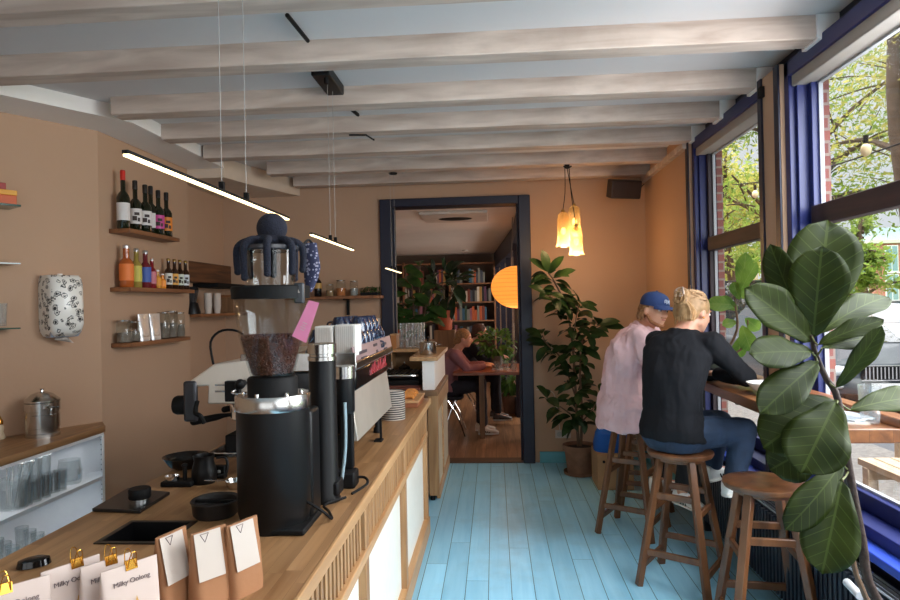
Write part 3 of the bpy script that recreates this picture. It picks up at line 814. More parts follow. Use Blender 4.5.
# pot and mill on the cabinet
q = PZ(47, 431, .86) + V((.075, -.14, 0))
t = thing('steel_canister', 'tall stainless steel pot with domed lid on the oak topped cabinet', 'pot', (q.x, q.y, .86))
c = (q.x, q.y, .86); r = .092
MB().lathe([(0, 0), (r, 0), (r, .02), (r - .004, .022), (r - .004, .05), (r, .052), (r, .13), (r - .003, .133), (r - .003, .15), (r + .002, .152), (r + .002, .20), (r - .004, .205), (0, .205)], c, 36).build('body', steel, t)
l = MB().lathe([(r + .004, .205), (r + .004, .214), (r * .9, .225), (r * .6, .25), (r * .25, .262), (0, .263)], c, 32).build('lid', steel, t)
MB().lathe([(.01, .262), (.008, .272), (.015, .28), (0, .285)], c, 14).build('knob', chrome, l)
for s in (-1, 1):
    cc = V(c); ax = V((.85 * s, -.5 * s, 0))
    px_ = V((.5, .85, 0))
    MB().tube([cc + ax * r + px_ * -.03 + V((0, 0, .17)), cc + ax * (r + .045) + px_ * -.03 + V((0, 0, .18)), cc + ax * (r + .045) + px_ * .03 + V((0, 0, .18)), cc + ax * r + px_ * .03 + V((0, 0, .17))], .004, 6).build('handle', chrome, t)
MB().tube([V(c) + V((.075, -.045, .19)), V(c) + V((.10, -.06, .17)), V(c) + V((.095, -.055, .14)), V(c) + V((.105, -.062, .13))], .005, 6).build('clasp', chrome, t)
q = PZ(3, 438, .86) + V((.0, -.03, 0))
t = thing('pepper_mill', 'turned pale pepper mill with brass collar beside the steel pot', 'pepper mill', (q.x, q.y, .86))
MB().lathe([(.03, 0), (.032, .01), (.022, .04), (.026, .07), (.018, .085)], q, 20).build('body', mat('pale_turned_wood', (200, 180, 150), .5), t)
MB().lathe([(.022, .085), (.022, .105), (.012, .125), (.006, .14), (0, .142)], q, 20).build('cap', gold, t)

# glasses
def tumbler(name='drinking_glass', r=.036, h=.12, mt=None, lab='', loc=(0, 0, 0), group=None, cat='glass'):
    mb = MB().lathe([(0, .004), (r * .82, .004), (r * .84, .0), (r, h), (r - .003, h), (r * .82 - .002, .012), (0, .012)], (0, 0, 0), 20, caps=False)
    o = mb.build(name, mt or cup_g)
    o.data.transform(Matrix.Translation(o.location)); o.location = loc; OFF[o.name] = V((0, 0, 0))
    return tag(o, lab, cat, group)
g0 = None
def place_glass(loc, lab, group, scale=(1, 1, 1), z=0):
    global g0
    if g0 is None:
        g0 = tumbler(); o = g0
    else:
        o = g0.copy(); C.objects.link(o)
    o.location = loc; o.scale = scale; o['label'] = lab; o['category'] = 'glass'; o['group'] = group
    return o
# upper shelf: stacked tumblers
for k, (px, py) in enumerate([(38, 497), (46, 494), (54, 492), (62, 490), (40, 505), (50, 501), (59, 497)]):
    q = PZ(px, py, .543)
    if q.x > -2.58: q.x = -2.58
    for lv in range(2 if k > 3 else 1):
        place_glass((q.x, q.y, .543 + lv * .122), 'clear tumbler on the upper cabinet shelf beside the jar of utensils', 'stacked tumblers on the upper cabinet shelf', (1.05, 1.05, 1.0))
rnd = random.Random(4)
n = 0
for row in range(3):
    for k in range(6):
        y = 2.5 + k * .19 + row * .05; x = -2.60 - row * .085
        if x < wy(y) + .06: continue
        place_glass((x, y, .223), 'clear tumbler standing on the lower cabinet shelf', 'tumblers on the lower cabinet shelf', (1, 1, 1.05)); n += 1
q = PZ(73, 483, .543)
t = thing('glass_jug', 'wide clear glass jug at the right end of the upper cabinet shelf', 'jug', (q.x - .02, q.y, .543))
q = V((q.x - .02, q.y, .543))
MB().lathe([(0, .005), (.055, .005), (.06, 0), (.066, .02), (.07, .07), (.058, .14), (.060, .145), (.056, .14), (.066, .07), (.062, .02), (0, .012)], q, 24, caps=False).build('body', cup_g, t)
MB().tube([q + V((.06, -.03, .12)), q + V((.09, -.05, .10)), q + V((.09, -.05, .05)), q + V((.065, -.03, .03))], .005, 6).build('handle', cup_g, t)
q = PZ(14, 508, .543); q.x = min(q.x, -2.6)
t = thing('utensil_jar', 'glass jar crammed with long metal spoons on the upper cabinet shelf', 'jar', q)
MB().lathe([(0, .005), (.06, .005), (.065, 0), (.07, .16), (.066, .16), (.06, .012), (0, .012)], q, 24, caps=False).build('body', cup_g, t)
for k in range(7):
    a = k * .9; b = q + V((math.cos(a) * .03, math.sin(a) * .03, .015)); e = q + V((math.cos(a) * .07 + .02, math.sin(a) * .06 + .03, .24 + .01 * (k % 3)))
    o = MB().rod(b, e, .003, .003, 8).ell(e, (.011, .004, .016)).build('long_spoon', steel)
    tag(o, 'long metal spoon standing in the glass jar on the upper shelf', 'spoon', 'spoons in the utensil jar')

# towel dispenser
def niche_at(px, py, off=0):
    """point of the oblique niche wall seen at a pixel, moved off the wall by `off`"""
    d = _f * FPX + _r * (px - 450) + _u * (300 - py); o = V((0, 0, H))
    nrm = V((dd.y, -dd.x, 0))
    t = (V((LW, CN, 0)) - o).dot(nrm) / d.dot(nrm)
    return o + d * t + nrm * off
nrm = V((dd.y, -dd.x, 0))
q = niche_at(57, 306)
hw, hh, dp = .105, .19, .19
t = thing('towel_dispenser', 'rounded white towel dispenser with black doodles on the left wall', 'towel dispenser', q)
Mw = frameM(q, dd, nrm)      # x along wall, y up, z out of wall
rr = []
def rsec(w, d_, n=8):
    pts = [(-w, 0)]
    for k in range(n + 1):
        a = pi - k * pi / n
        pts.append((math.copysign(abs(math.cos(a)) ** .5, math.cos(a)) * w, d_ * (.25 + .75 * math.sin(a) ** .6) if math.sin(a) > 1e-6 else d_ * .25))
    pts.append((w, 0)); return pts
vs = []; N_ = None; levels = [(-hh, .78, .6), (-hh + .03, .95, .85), (-hh * .6, 1, 1), (0, 1, 1), (hh * .7, 1, .96), (hh - .02, .97, .88), (hh, .9, .75)]
for z, sw, sd in levels:
    sec = rsec(hw * sw, dp * sd); N_ = len(sec)
    vs += [Mw @ V((a, z, b)) for a, b in sec]
fs = [(j * N_ + k, j * N_ + (k + 1) % N_, (j + 1) * N_ + (k + 1) % N_, (j + 1) * N_ + k) for j in range(len(levels) - 1) for k in range(N_)]
fs += [tuple(range(N_ - 1, -1, -1)), tuple((len(levels) - 1) * N_ + k for k in range(N_))]
# doodle pattern: scattered dark blots on white plastic
m, nt, b = nodes('doodled_plastic')
tc = nt.nodes.new('ShaderNodeTexCoord'); vo = nt.nodes.new('ShaderNodeTexVoronoi'); vo.inputs['Scale'].default_value = 24
nz = nt.nodes.new('ShaderNodeTexNoise'); nz.inputs['Scale'].default_value = 45; nz.inputs['Detail'].default_value = 3
nt.links.new(tc.outputs['Object'], vo.inputs['Vector']); nt.links.new(tc.outputs['Object'], nz.inputs['Vector'])
a1 = nt.nodes.new('ShaderNodeMath'); a1.operation = 'MULTIPLY_ADD'; nt.links.new(nz.outputs['Fac'], a1.inputs[0]); a1.inputs[1].default_value = .9; nt.links.new(vo.outputs['Distance'], a1.inputs[2])
rp = nt.nodes.new('ShaderNodeValToRGB'); rp.color_ramp.interpolation = 'CONSTANT'
rp.color_ramp.elements[0].color = (.02, .02, .02, 1); rp.color_ramp.elements[1].position = .86; rp.color_ramp.elements[1].color = lin((232, 228, 220))
e = rp.color_ramp.elements.new(.66); e.color = lin((225, 220, 210)); e = rp.color_ramp.elements.new(.76); e.color = (.03, .03, .03, 1)
nt.links.new(a1.outputs[0], rp.inputs[0]); nt.links.new(rp.outputs[0], b.inputs['Base Color']); b.inputs['Roughness'].default_value = .3
body = MB().add(vs, fs).build('cover', m, t)
ml = MB()
q2 = Mw @ V((0, -hh - .01, .06))
MB().add([Mw @ V(p_) for p_ in ((-.09, -hh + .03, .13), (.09, -hh + .03, .13), (.08, -hh - .005, .10), (-.08, -hh - .005, .10), (-.09, -hh + .03, .03), (.09, -hh + .03, .03), (.08, -hh - .005, .03), (-.08, -hh - .005, .03))],
    [(0, 1, 2, 3), (4, 7, 6, 5), (0, 4, 5, 1), (3, 2, 6, 7), (0, 3, 7, 4), (1, 5, 6, 2)]).build('base_tray', mat('pale_grey_plastic', (150, 155, 165), .3), t)
MB().add([Mw @ V(p_) for p_ in ((-.03, -hh, .06), (.03, -hh, .06), (.05, -hh - .045, .11), (-.01, -hh - .03, .10), (-.05, -hh - .02, .08))], [(0, 1, 2, 3, 4)]).build('paper_sheet', white_c, t, solid=.001)
MB().rod(Mw @ V((0, hh, .05)), Mw @ V((0, hh + .012, .05)), .015).build('lock_button', white_paint, t)

# glass wall shelves and books at the far left
for (py, lab) in ((265, 'upper green edged glass shelf at the left wall'), (328, 'lower green edged glass shelf at the left wall holding a tumbler')):
    a = niche_at(10, py, 0)
    b = a - dd * .9
    mb = MB().add([p + nrm * o_ + V((0, 0, z)) for z in (-.004, .004) for p, o_ in ((a, .002), (a, .16), (b, .16), (b, .002))],
                  [(3, 2, 1, 0), (4, 5, 6, 7), (0, 1, 5, 4), (1, 2, 6, 5), (2, 3, 7, 6), (3, 0, 4, 7)])
    tag(mb.build('glass_shelf', mat('shelf_glass_green', (30, 70, 56), .1), smooth=0), lab, 'shelf', 'glass wall shelves')
a = niche_at(-6, 326, .08)
place_glass((a.x, a.y, a.z + .0), 'clear tumbler standing on the lower green glass shelf', 'tumblers on the glass shelf', (1.2, 1.2, 1.1))
a = niche_at(9, 208, 0)
mb = MB().add([p + nrm * o_ + V((0, 0, z)) for z in (-.012, 0.0) for p, o_ in ((a, .002), (a, .18), (a - dd * .9, .18), (a - dd * .9, .002))],
              [(3, 2, 1, 0), (4, 5, 6, 7), (0, 1, 5, 4), (1, 2, 6, 5), (2, 3, 7, 6), (3, 0, 4, 7)])
tag(mb.build('glass_shelf', mat('shelf_glass_green', (30, 70, 56), .1), smooth=0), 'topmost glass shelf at the left wall under the orange box', 'shelf', 'glass wall shelves')
M0 = frameM(a, dd, nrm)
t = thing('games_box', 'orange and yellow box lying flat on the top shelf at the left edge', 'box', a)
MB().box(-.32, -.01, .0, .055, .02, .15, M0).build('tray', mat('orange_board', (196, 84, 26), .5), t, bevel=.003)
MB().box(-.322, -.008, .055, .085, .018, .152, M0).build('lid', mat('yellow_board', (214, 150, 38), .5), t, bevel=.002)
t = thing('games_box', 'small red box lying on top of the orange and yellow box', 'box', a + V((0, 0, .085)))
MB().box(-.30, -.06, .085, .125, .03, .14, M0).build('tray', mat('red_board', (150, 34, 30), .5), t, bevel=.003)
MB().box(-.25, -.10, .095, .115, .14, .142, M0).build('title_panel', mat('pale_title', (200, 150, 110), .5), t)

# ================================================================== bottle shelves on the left wall
def atX(px, X):  # depth on a line of constant X seen at column px (near eye level)
    d = _f * FPX + _r * (px - 450)
    return X / d.x * d.y
def wshelf(pz_py, px1, lab):
    y0 = atX(131, LW + .15); z = P(131, pz_py, y0).z
    o = box(LW + .001, LW + .15, y0, atX(px1, LW + .15), z - .03, z).build('wall_shelf', walnut_x, bevel=.003)
    return tag(o, lab, 'shelf', 'wooden bottle shelves on the left wall'), z
_, z1 = wshelf(228, 181, 'top wooden wall shelf carrying the wine bottles')
_, z2 = wshelf(287, 195, 'middle wooden wall shelf carrying juice and beer bottles')
_, z3 = wshelf(343, 190, 'lowest wooden wall shelf carrying jars and pouches')
def bottle(x, y, z, r, h, glass, label, lab, group, cap=None, neck=.35, nr=.35, lb=(.12, .45), name='wine_bottle', ink=None, labmat=None):
    t = thing(name, lab, 'bottle', (x, y, z), group)
    sh = h * (1 - neck - .12); nk = h * (1 - neck)
    MB().lathe([(r * .9, 0), (r, .006), (r, sh), (r * .8, sh + (nk - sh) * .5), (r * nr * 1.1, nk), (r * nr, h * .97), (r * nr * 1.1, h)], (x, y, z), 20).build('body', glass, t)
    if label: 
        MB().lathe([(r + .0008, h * lb[0]), (r + .0008, h * lb[1])], (x, y, z), 20, caps=False).build('bottle_label', label, t, smooth=60)
        if ink: # marks on the label, facing the room
            mk = MB()
            for k, (u0, v0, u1, v1) in enumerate(((-.6, .2, .1, .5), (-.3, .55, .5, .75), (.2, .15, .6, .4))):
                for j in range(3):
                    a0 = -.9 + (u0 + (u1 - u0) * j / 3) ; a1 = -.9 + (u0 + (u1 - u0) * (j + 1) / 3)
                    za = z + h * (lb[0] + (lb[1] - lb[0]) * v0); zb_ = z + h * (lb[0] + (lb[1] - lb[0]) * v1); rr_ = r + .0014
                    mk.add([(x + rr_ * math.cos(a0), y + rr_ * math.sin(a0), za), (x + rr_ * math.cos(a1), y + rr_ * math.sin(a1), za), (x + rr_ * math.cos(a1), y + rr_ * math.sin(a1), zb_), (x + rr_ * math.cos(a0), y + rr_ * math.sin(a0), zb_)], [(0, 1, 2, 3)])
            mk.build('label_print', ink, t, smooth=0)
    if cap: MB().lathe([(r * nr * 1.15, h * .83 if name == 'wine_bottle' else h * .93), (r * nr * 1.18, h * .99), (r * nr * .9, h + .003), (0, h + .003)], (x, y, z), 16).build('bottle_cap', cap, t)
    return t
dg_ = mat('dark_green_glass', (22, 28, 14), .12, coat=.5); bg_ = mat('brown_glass', (48, 26, 12), .12, coat=.5)
lw_ = mat('label_white', (214, 208, 204), .6); ink_ = mat('label_ink', (60, 48, 44), .7)
Gw = 'wine bottles on the top shelf'
cols = [(125, 'tall wine bottle with a bright red capsule, first on the top shelf', mat('red_capsule', (190, 40, 26), .4), lw_, None, .37, 0),
        (137, 'green wine bottle with a white label second on the top shelf', mat('dark_capsule', (36, 30, 26), .4), lw_, ink_, .33, .0),
        (147, 'wine bottle with a pale printed label third on the top shelf', mat('dark_capsule', (36, 30, 26), .4), lw_, ink_, .315, .03),
        (152.5, 'wine bottle with a white neck band and plain label, fourth on the top shelf', mat('dark_capsule2', (22, 20, 22), .4), lw_, None, .335, -.02),
        (160, 'slim wine bottle with a bright pink label', mat('dark_capsule2', (22, 20, 22), .4), mat('label_pink', (196, 70, 140), .5), ink_, .31, .02),
        (168, 'wine bottle with an orange label at the right end of the top shelf', mat('dark_capsule2', (22, 20, 22), .4), mat('label_orange', (220, 128, 36), .5), ink_, .32, 0)]
for px, lab, capm, lm, ink, h, dx in cols:
    X = LW + .085 + dx; y = atX(px, X)
    b_ = bottle(X, y, z1, .042, h * 1.09, dg_, lm, lab, Gw, capm, ink=ink, lb=(.14, .44))
    if 'neck band' in lab: MB().lathe([(.0235, h * .66), (.0165, h * .70)], (X, y, z1), 16, caps=False).build('neck_band', lw_, b_)
Gj = 'bottles on the middle shelf'
juice = [(127, .047, .235, (170, 84, 34), (226, 120, 52), 'large bottle with an orange label, first on the middle shelf'),
         (137, .036, .225, (150, 130, 60), (196, 186, 84), 'bottle with a yellow green label on the middle shelf'),
         (146, .038, .22, (110, 34, 40), (70, 96, 168), 'dark red bottle with a blue label on the middle shelf'),
         (152.5, .03, .18, (130, 26, 34), (200, 120, 130), 'red bottle with a pink printed label on the middle shelf'),
         (158, .026, .13, (206, 140, 50), (226, 150, 50), 'small amber bottle with an orange label between the red bottle and the orange juice'),
         (163, .024, .105, (232, 140, 34), (240, 150, 60), 'little bright orange juice bottle on the middle shelf')]
for px, r, h, gc, lc, lab in juice:
    X = LW + .08; y = atX(px, X)
    bottle(X, y, z2, r, h * (1.24 if h > .15 else 1.08), mat('juice_%d_%d' % (gc[0], gc[1]), gc, .15, coat=.6), mat('jl_%d_%d' % (lc[0], lc[1]), lc, .6), lab, Gj, mat('silver_cap', (200, 200, 200), .3, .8) if h > .15 else white_paint, neck=.30, nr=.42, lb=(.16, .56), name='juice_bottle')
beers = [(169, (222, 220, 210), 'brown beer bottle with a white label beside the juice'), (175, (232, 170, 80), 'brown beer bottle with an amber label'), (180.5, (206, 214, 200), 'brown beer bottle with a pale green label'), (186, (220, 224, 228), 'brown beer bottle at the right end of the middle shelf')]
for px, lc, lab in beers:
    X = LW + .07; y = atX(px, X)
    bottle(X, y, z2, .029, .24, bg_, mat('bl_%d_%d' % (lc[0], lc[2]), lc, .6), lab, Gj, mat('gold_cap' , (150, 120, 60), .4, .7), neck=.3, nr=.42, lb=(.15, .52), name='beer_bottle', ink=ink_)
# jars and pouches on the low shelf
def jar(x, y, z, r, h, fill, lab, group, cat='jar', name='glass_jar', fm=None, lid=None):
    t = thing(name, lab, cat, (x, y, z), group)
    MB().lathe([(r * .95, 0), (r, .006), (r, h * .86), (r * .85, h * .93), (r * .85, h * .97)], (x, y, z), 22).build('body', clear_g, t)
    if fill: MB().lathe([(r * .9, .006), (r * .93, h * fill * .5), (r * .93, h * fill)], (x, y, z), 20).build('contents', fm or mat('pale_granules', (196, 184, 168), .8, bump=.6, bscale=120), t)
    MB().lathe([(r * .9, h * .95), (r * .92, h), (0, h)], (x, y, z), 22, caps=False).build('lid', lid or steel, t)
    return t
Gl = 'jars and pouches on the lowest shelf'
for px, r, h, fill, lab in [(124, .048, .13, .45, 'squat glass jar half filled, first on the lowest shelf'), (133, .04, .12, .5, 'glass jar behind the silver pouches, half filled'),
                            (163, .045, .17, .6, 'tall glass jar of ground coffee beside the pouches'), (171, .045, .175, .55, 'tall glass jar second from the right on the lowest shelf'), (179, .04, .165, .5, 'tall glass jar at the right end of the lowest shelf')]:
    X = LW + .075; y = atX(px, X)
    jar(X, y, z3, r * 1.08, h * 1.2, fill, lab, Gl, fm=mat('tea_leaves', (120, 108, 96), .9, bump=.8, bscale=90, var=.4))
for px, lab in ((143, 'silver foil pouch with a clear window on the lowest shelf'), (154, 'white printed foil pouch next to the tall jars')):
    X = LW + .10; y = atX(px, X)
    t = thing('foil_pouch', lab, 'pouch', (X, y, z3), Gl)
    a = V((.35, -.94, 0)); bb = V((.94, .35, 0)) * 1
    side = V((.3, .95, 0)).normalized(); nn = V((.95, -.3, 0)).normalized()
    MB().loft([(V((X, y, z3)), side * .05, nn * .028), (V((X, y, z3 + .05)), side * .052, nn * .026), (V((X, y, z3 + .14)), side * .05, nn * .012), (V((X, y, z3 + .195)), side * .05, nn * .003)], 20, 2.6).build('bag', mat('foil', (206, 206, 206), .28, .75, bump=.5, bscale=40), t)
    c_ = V((X, y, z3 + .06)) + nn * .0275
    MB().add([c_ + side * u + V((0, 0, v)) + nn * (0 if v < .01 else -.012) for u, v in ((-.028, -.03), (.028, -.03), (.028, .035), (-.028, .035))], [(0, 1, 2, 3)]).build('label', mat('pouch_label', (170, 160, 150), .5, var=.5, scale=60), t)

# dark timber board and shelf in the recess
o = box(-2.755, -2.66, 5.37, 6.34, 1.835, 2.02).build('timber_board', wood('rough_dark_timber', (62, 38, 22), (118, 74, 44), 'Y', .6, bump=.4), bevel=.006)
tag(o, 'long rough dark timber board fixed high in the wall recess', 'board')
o = box(-2.755, -2.52, 5.7, 6.35, 1.79, 1.83).build('dark_rail', blackm, bevel=.003); tag(o, 'black metal rail under the rough timber board', 'rail')
o = box(-2.755, -2.50, 5.37, 6.36, 1.525, 1.55).build('recess_shelf', walnut_x, bevel=.003)
tag(o, 'wooden shelf in the wall recess behind the espresso machine', 'shelf')
def cupstack(loc, n, r=.035, h=.07, step=.016, name='paper_cup', lab='', group=''):
    for k in range(n):
        if k == 0 and name not in bpy.data.objects:
            o = MB().lathe([(r * .75, 0), (r, h), (r * 1.06, h), (r * 1.06, h + .004), (r * .97, h + .004), (r * .7, .004)], (0, 0, 0), 18, caps=False).build(name, white_c)
            o.data.transform(Matrix.Translation(o.location)); o.location = loc; src = o
        else:
            o = bpy.data.objects[name].copy(); C.objects.link(o)
            o.location = V(loc) + V((0, 0, k * step))
        o.location = V(loc) + V((0, 0, k * step))
        tag(o, lab, 'cup', group)
for k, px in enumerate((208, 217)):
    X = -2.6; y = atX(px, X) 
    cupstack((X, y, 1.55), 8, lab='white paper cup in the two short stacks on the recess shelf', group='paper cups on the recess shelf')
t = thing('blender', 'black kitchen blender on the recess shelf beside the paper cups', 'blender', (-2.62, atX(192, -2.62), 1.55))
c_ = t.location
MB().lathe([(.07, 0), (.07, .02), (.05, .09), (.045, .1)], c_, 20).build('motor_base', black, t)
MB().lathe([(.035, .1), (.055, .20), (.055, .21)], c_, 20).build('beaker', mat('smoked_glass', (40, 40, 42), .1, coat=.5), t)
MB().lathe([(.057, .21), (.05, .235), (.02, .24), (0, .24)], c_, 20).build('lid', blackm, t)
t = thing('storage_tin', 'dark brown wooden box on the recess shelf behind the white cups', 'box', (-2.62, 6.2, 1.55))
box(-2.72, -2.53, 6.07, 6.35, 1.552, 1.70).build('body', oakdark, t, bevel=.004)
box(-2.725, -2.525, 6.065, 6.355, 1.70, 1.725).build('lid', walnut_x, t, bevel=.004)

# back wall shelf
sh = thing('back_wall_shelf', 'wooden shelf on black brackets on the back wall left of the doorway', 'shelf', (-1.5, 6.3, 1.69))
zz = P(350, 296, 6.25).z
box(-2.05, -1.10, 6.17, 6.398, zz - .028, zz).build('board', walnut_x, sh, bevel=.003)
for x in (-1.47,):
    box(x - .012, x + .012, 6.36, 6.398, zz - .19, zz - .028).box(x - .012, x + .012, 6.2, 6.398, zz - .042, zz - .028).build('bracket', blackm, sh)
for px, r, h, fm, lab in ((341, .05, .16, mat('orange_spice', (176, 104, 54), .8, var=.3), 'glass jar of orange contents on the back wall shelf'), (354, .042, .15, mat('grey_tea', (150, 146, 140), .8), 'narrow glass jar of pale contents on the back wall shelf'), (330, .04, .12, mat('tan_nuts', (150, 120, 84), .8), 'short glass jar beside the dark bottle on the back wall shelf')):
    c_ = P(px, 290, 6.27); jar(c_.x, 6.27, zz, r, h, .5, lab, 'jars on the back wall shelf', fm=fm)
c_ = P(318, 290, 6.26)
bottle(c_.x, 6.26, zz, .036, .27, mat('black_glass', (16, 16, 18), .15), mat('gold_lab', (190, 150, 80), .5), 'black bottle with a gold label at the left of the back wall shelf', 'bottle on the back wall shelf', blackm, lb=(.3, .5))
t = thing('herb_tray', 'low tray of green herbs at the right end of the back wall shelf', 'herbs', (-1.2, 6.27, zz))
box(-1.31, -1.13, 6.22, 6.32, zz, zz + .03).build('tray', blackm, t)
lf = MB(); rn = random.Random(5)
for k in range(260):
    p_ = V((rn.uniform(-1.31, -1.13), rn.uniform(6.21, 6.33), zz + rn.uniform(.03, .085))); a = rn.uniform(0, 6.28); u = V((math.cos(a), math.sin(a), rn.uniform(-.3, .8))) * .014; v = V((-math.sin(a), math.cos(a), .2)) * .007
    lf.add([p_ - u, p_ + v, p_ + u, p_ - v], [(0, 1, 2, 3)])
lf.build('foliage', leafmat('herb_leaf', (40, 74, 34), (70, 110, 50), .5), t, smooth=0)
o = box(-1.72, -1.5, 6.2, 6.36, 1.555, 1.60).build('wire_basket', mat('grey_basket', (70, 64, 60), .5), bevel=.01)
bpy.data.objects.remove(o)
o = box(-1.235, -1.145, 6.36, 6.398, 1.12, 1.46).build('white_board', white_c, bevel=.003)
tag(o, 'upright white board on the back wall beside the doorway frame', 'board')

# ================================================================== things on the main counter
def bx(x0, x1, y0, y1, z0, z1): return MB().box(x0, x1, y0, y1, CZ + z0, CZ + z1)
# scale on mat
q0, q1, q2_, q3 = PZ(92, 512, CZ), PZ(140, 514, CZ), PZ(170, 495, CZ), PZ(128, 491, CZ)
pm = thing('brewing_mat', 'flat square black mat on the counter left of the sink, knob on it', 'mat', (q0 + q2_) / 2)
MB().prism([(q.x, q.y) for q in (q0, q1, q2_, q3)][::1], CZ + .001, CZ + .012).build('mat', mat('black_mat', (22, 21, 22), .35), pm, bevel=.002)
c_ = PZ(135, 507, CZ)
t = thing('coffee_tamper', 'black round tamper with steel base on the flat black mat', 'tamper', (c_.x, c_.y + .03, CZ + .012))
c_ = t.location
MB().lathe([(.029, 0), (.029, .014)], c_, 24).build('base', chrome, t)
MB().lathe([(.034, .010), (.036, .014), (.036, .04), (.033, .044), (0, .044)], c_, 28).build('grip', blackm, t)
# cards with gold clips
def orient_face(a, b):  # unit vectors from pixel edge
    x = (b - a); x.z = 0; x.normalize(); return x, V((x.y, -x.x, 0))
cardm = mat('tea_card', (206, 188, 178), .75, var=.02)
txm = mat('grey_print', (110, 96, 96), .8)
clipdefs = [((100, 573), (163, 552), 'front', (131, 560), 'white tea packet with a gold clip standing in front, second from the right'),
            ((80, 568), (140, 549), 'mid', (112, 556), 'white tea packet directly behind the front packet'),
            ((40, 573), (80, 560), 'b', (74, 557), 'white tea packet in the middle with gold clip at its top right'),
            ((-22, 594), (40, 577), 'c', (4, 583), 'white tea packet at the left edge of the counter, cut by the frame')]
for i, (a_, b_, k_, cl, lab) in enumerate(clipdefs):
    top = CZ + .150
    if i == 1: top += .0
    A_ = PZ(a_[0], a_[1], top); B_ = PZ(b_[0], b_[1], top)
    if i == 2: B_ = A_ + (B_ - A_).normalized() * .115
    xh, nh = orient_face(A_.copy(), B_.copy())
    w = .115 if i != 1 else .105
    c_ = A_ + xh * w / 2; base = V((c_.x, c_.y, CZ))
    t = thing('tea_packet', lab, 'packet', base, 'clipped tea packets at the front of the counter')
    up = V((0, 0, 1))
    MB().loft([(base, xh * w / 2, nh * .022), (base + up * .05, xh * w / 2, nh * .02), (base + up * .12, xh * w / 2, nh * .008), (base + up * .150, xh * w / 2, nh * .002)], 24, 5).build('bag', cardm, t)
    Mt = frameM(base + up * .118 + nh * .0105, xh, nh + V((0, 0, .2)))
    text('Milky Oolong', .0135, Mt, txm, t)
    tip = MB().add([base + up * z + nh * (.021 - (z - .05) * .17 + .002) + xh * u for u, z in ((-.004, .05), (.014, .05), (.006, .088))], [(0, 1, 2)])
    tip.build('gold_print', mat('gold_ink', (196, 150, 70), .4), t, smooth=0)
    # binder clip
    cc = PZ(cl[0], cl[1] + 3, top); along = (cc - A_).dot(xh); cc = A_ + xh * min(max(along, .02), w - .02) + up * .004
    k = MB().add([cc + xh * u + nh * v + up * z for u in (-.012, .012) for v, z in ((-.006, -.016), (.006, -.016), (.002, .003), (-.002, .003))],
        [(0, 1, 2, 3), (7, 6, 5, 4), (0, 4, 5, 1), (1, 5, 6, 2), (2, 6, 7, 3), (3, 7, 4, 0)]).build('binder_clip', gold, t)
    lp = MB()
    for s_ in (-1, 1):
        lp.tube([cc + xh * -.009 + nh * s_ * .005 + up * -.012, cc + xh * -.005 + nh * s_ * .013 + up * .018, cc + xh * .005 + nh * s_ * .013 + up * .018, cc + xh * .009 + nh * s_ * .005 + up * -.012], .0011, 5)
    lp.build('clip_loop', gold, k)
c_ = PZ(34, 566, CZ)
o = MB().loft([(c_ + V((0, 0, .003)), V((.034, .02, 0)), V((-.012, .024, 0))), (c_ + V((0, 0, .018)), V((.031, .018, 0)), V((-.01, .021, 0))), (c_ + V((0, 0, .022)), V((.02, .014, 0)), V((-.006, .014, 0)))], 24).build('card_reader', blackgl)
tag(o, 'small rounded black card reader lying behind the tea packets', 'card reader')
# coffee bags with paper tags
for i, (a_, b_, lab) in enumerate([((173, 542), (203, 528), 'brown paper coffee bag with white tag, left of the three'), ((190, 535), (226, 524), 'brown paper coffee bag with white tag, middle of the three'), ((226, 527), (257, 515), 'brown paper coffee bag with white tag, right of the three nearest the grinder')]):
    top = CZ + .165
    A_ = PZ(a_[0], a_[1], top); B_ = PZ(b_[0], b_[1], top); xh, nh = orient_face(A_.copy(), B_.copy()); w = (B_ - A_).length * .98
    c_ = (A_ + B_) / 2 + nh * (-.05, .0, .0)[i]; base = V((c_.x, c_.y, CZ)); up = V((0, 0, 1))
    t = thing('coffee_bag', lab, 'bag', base, 'brown coffee bags with tags')
    MB().loft([(base, xh * w / 2, nh * .028), (base + up * .02, xh * w / 2, nh * .03), (base + up * .10, xh * w / 2, nh * .02), (base + up * .155, xh * w / 2, nh * .006), (base + up * .166, xh * w / 2, nh * .004)], 28, 4).build('pouch', kraft, t)
    tw = w * .74; o_ = nh * .010
    pts = [base + xh * u + up * z + nh * (.008 + (z_ * .022)) for u, z, z_ in ((-tw / 2 - .008, .165, 0), (tw / 2 - .008, .165, 0), (tw / 2 - .008, .065, 1), (-tw / 2 - .008, .065, 1))]
    tg = MB().add(pts, [(3, 2, 1, 0)]).build('tag', white_c, t, solid=.0012, smooth=0)
    mk = MB(); c0 = base + up * .158 + nh * .0105 + xh * (-.016)
    mk.tube([c0 + xh * -.010 + up * .004, c0 + up * -.014 + nh * .003], .0007, 4, 1).tube([c0 + xh * .010 + up * .004, c0 + up * -.014 + nh * .003], .0007, 4, 1).tube([c0 + xh * -.010 + up * .004, c0 + xh * .010 + up * .004], .0007, 4, 1)
    mk.build('tag_print', txm, tg)

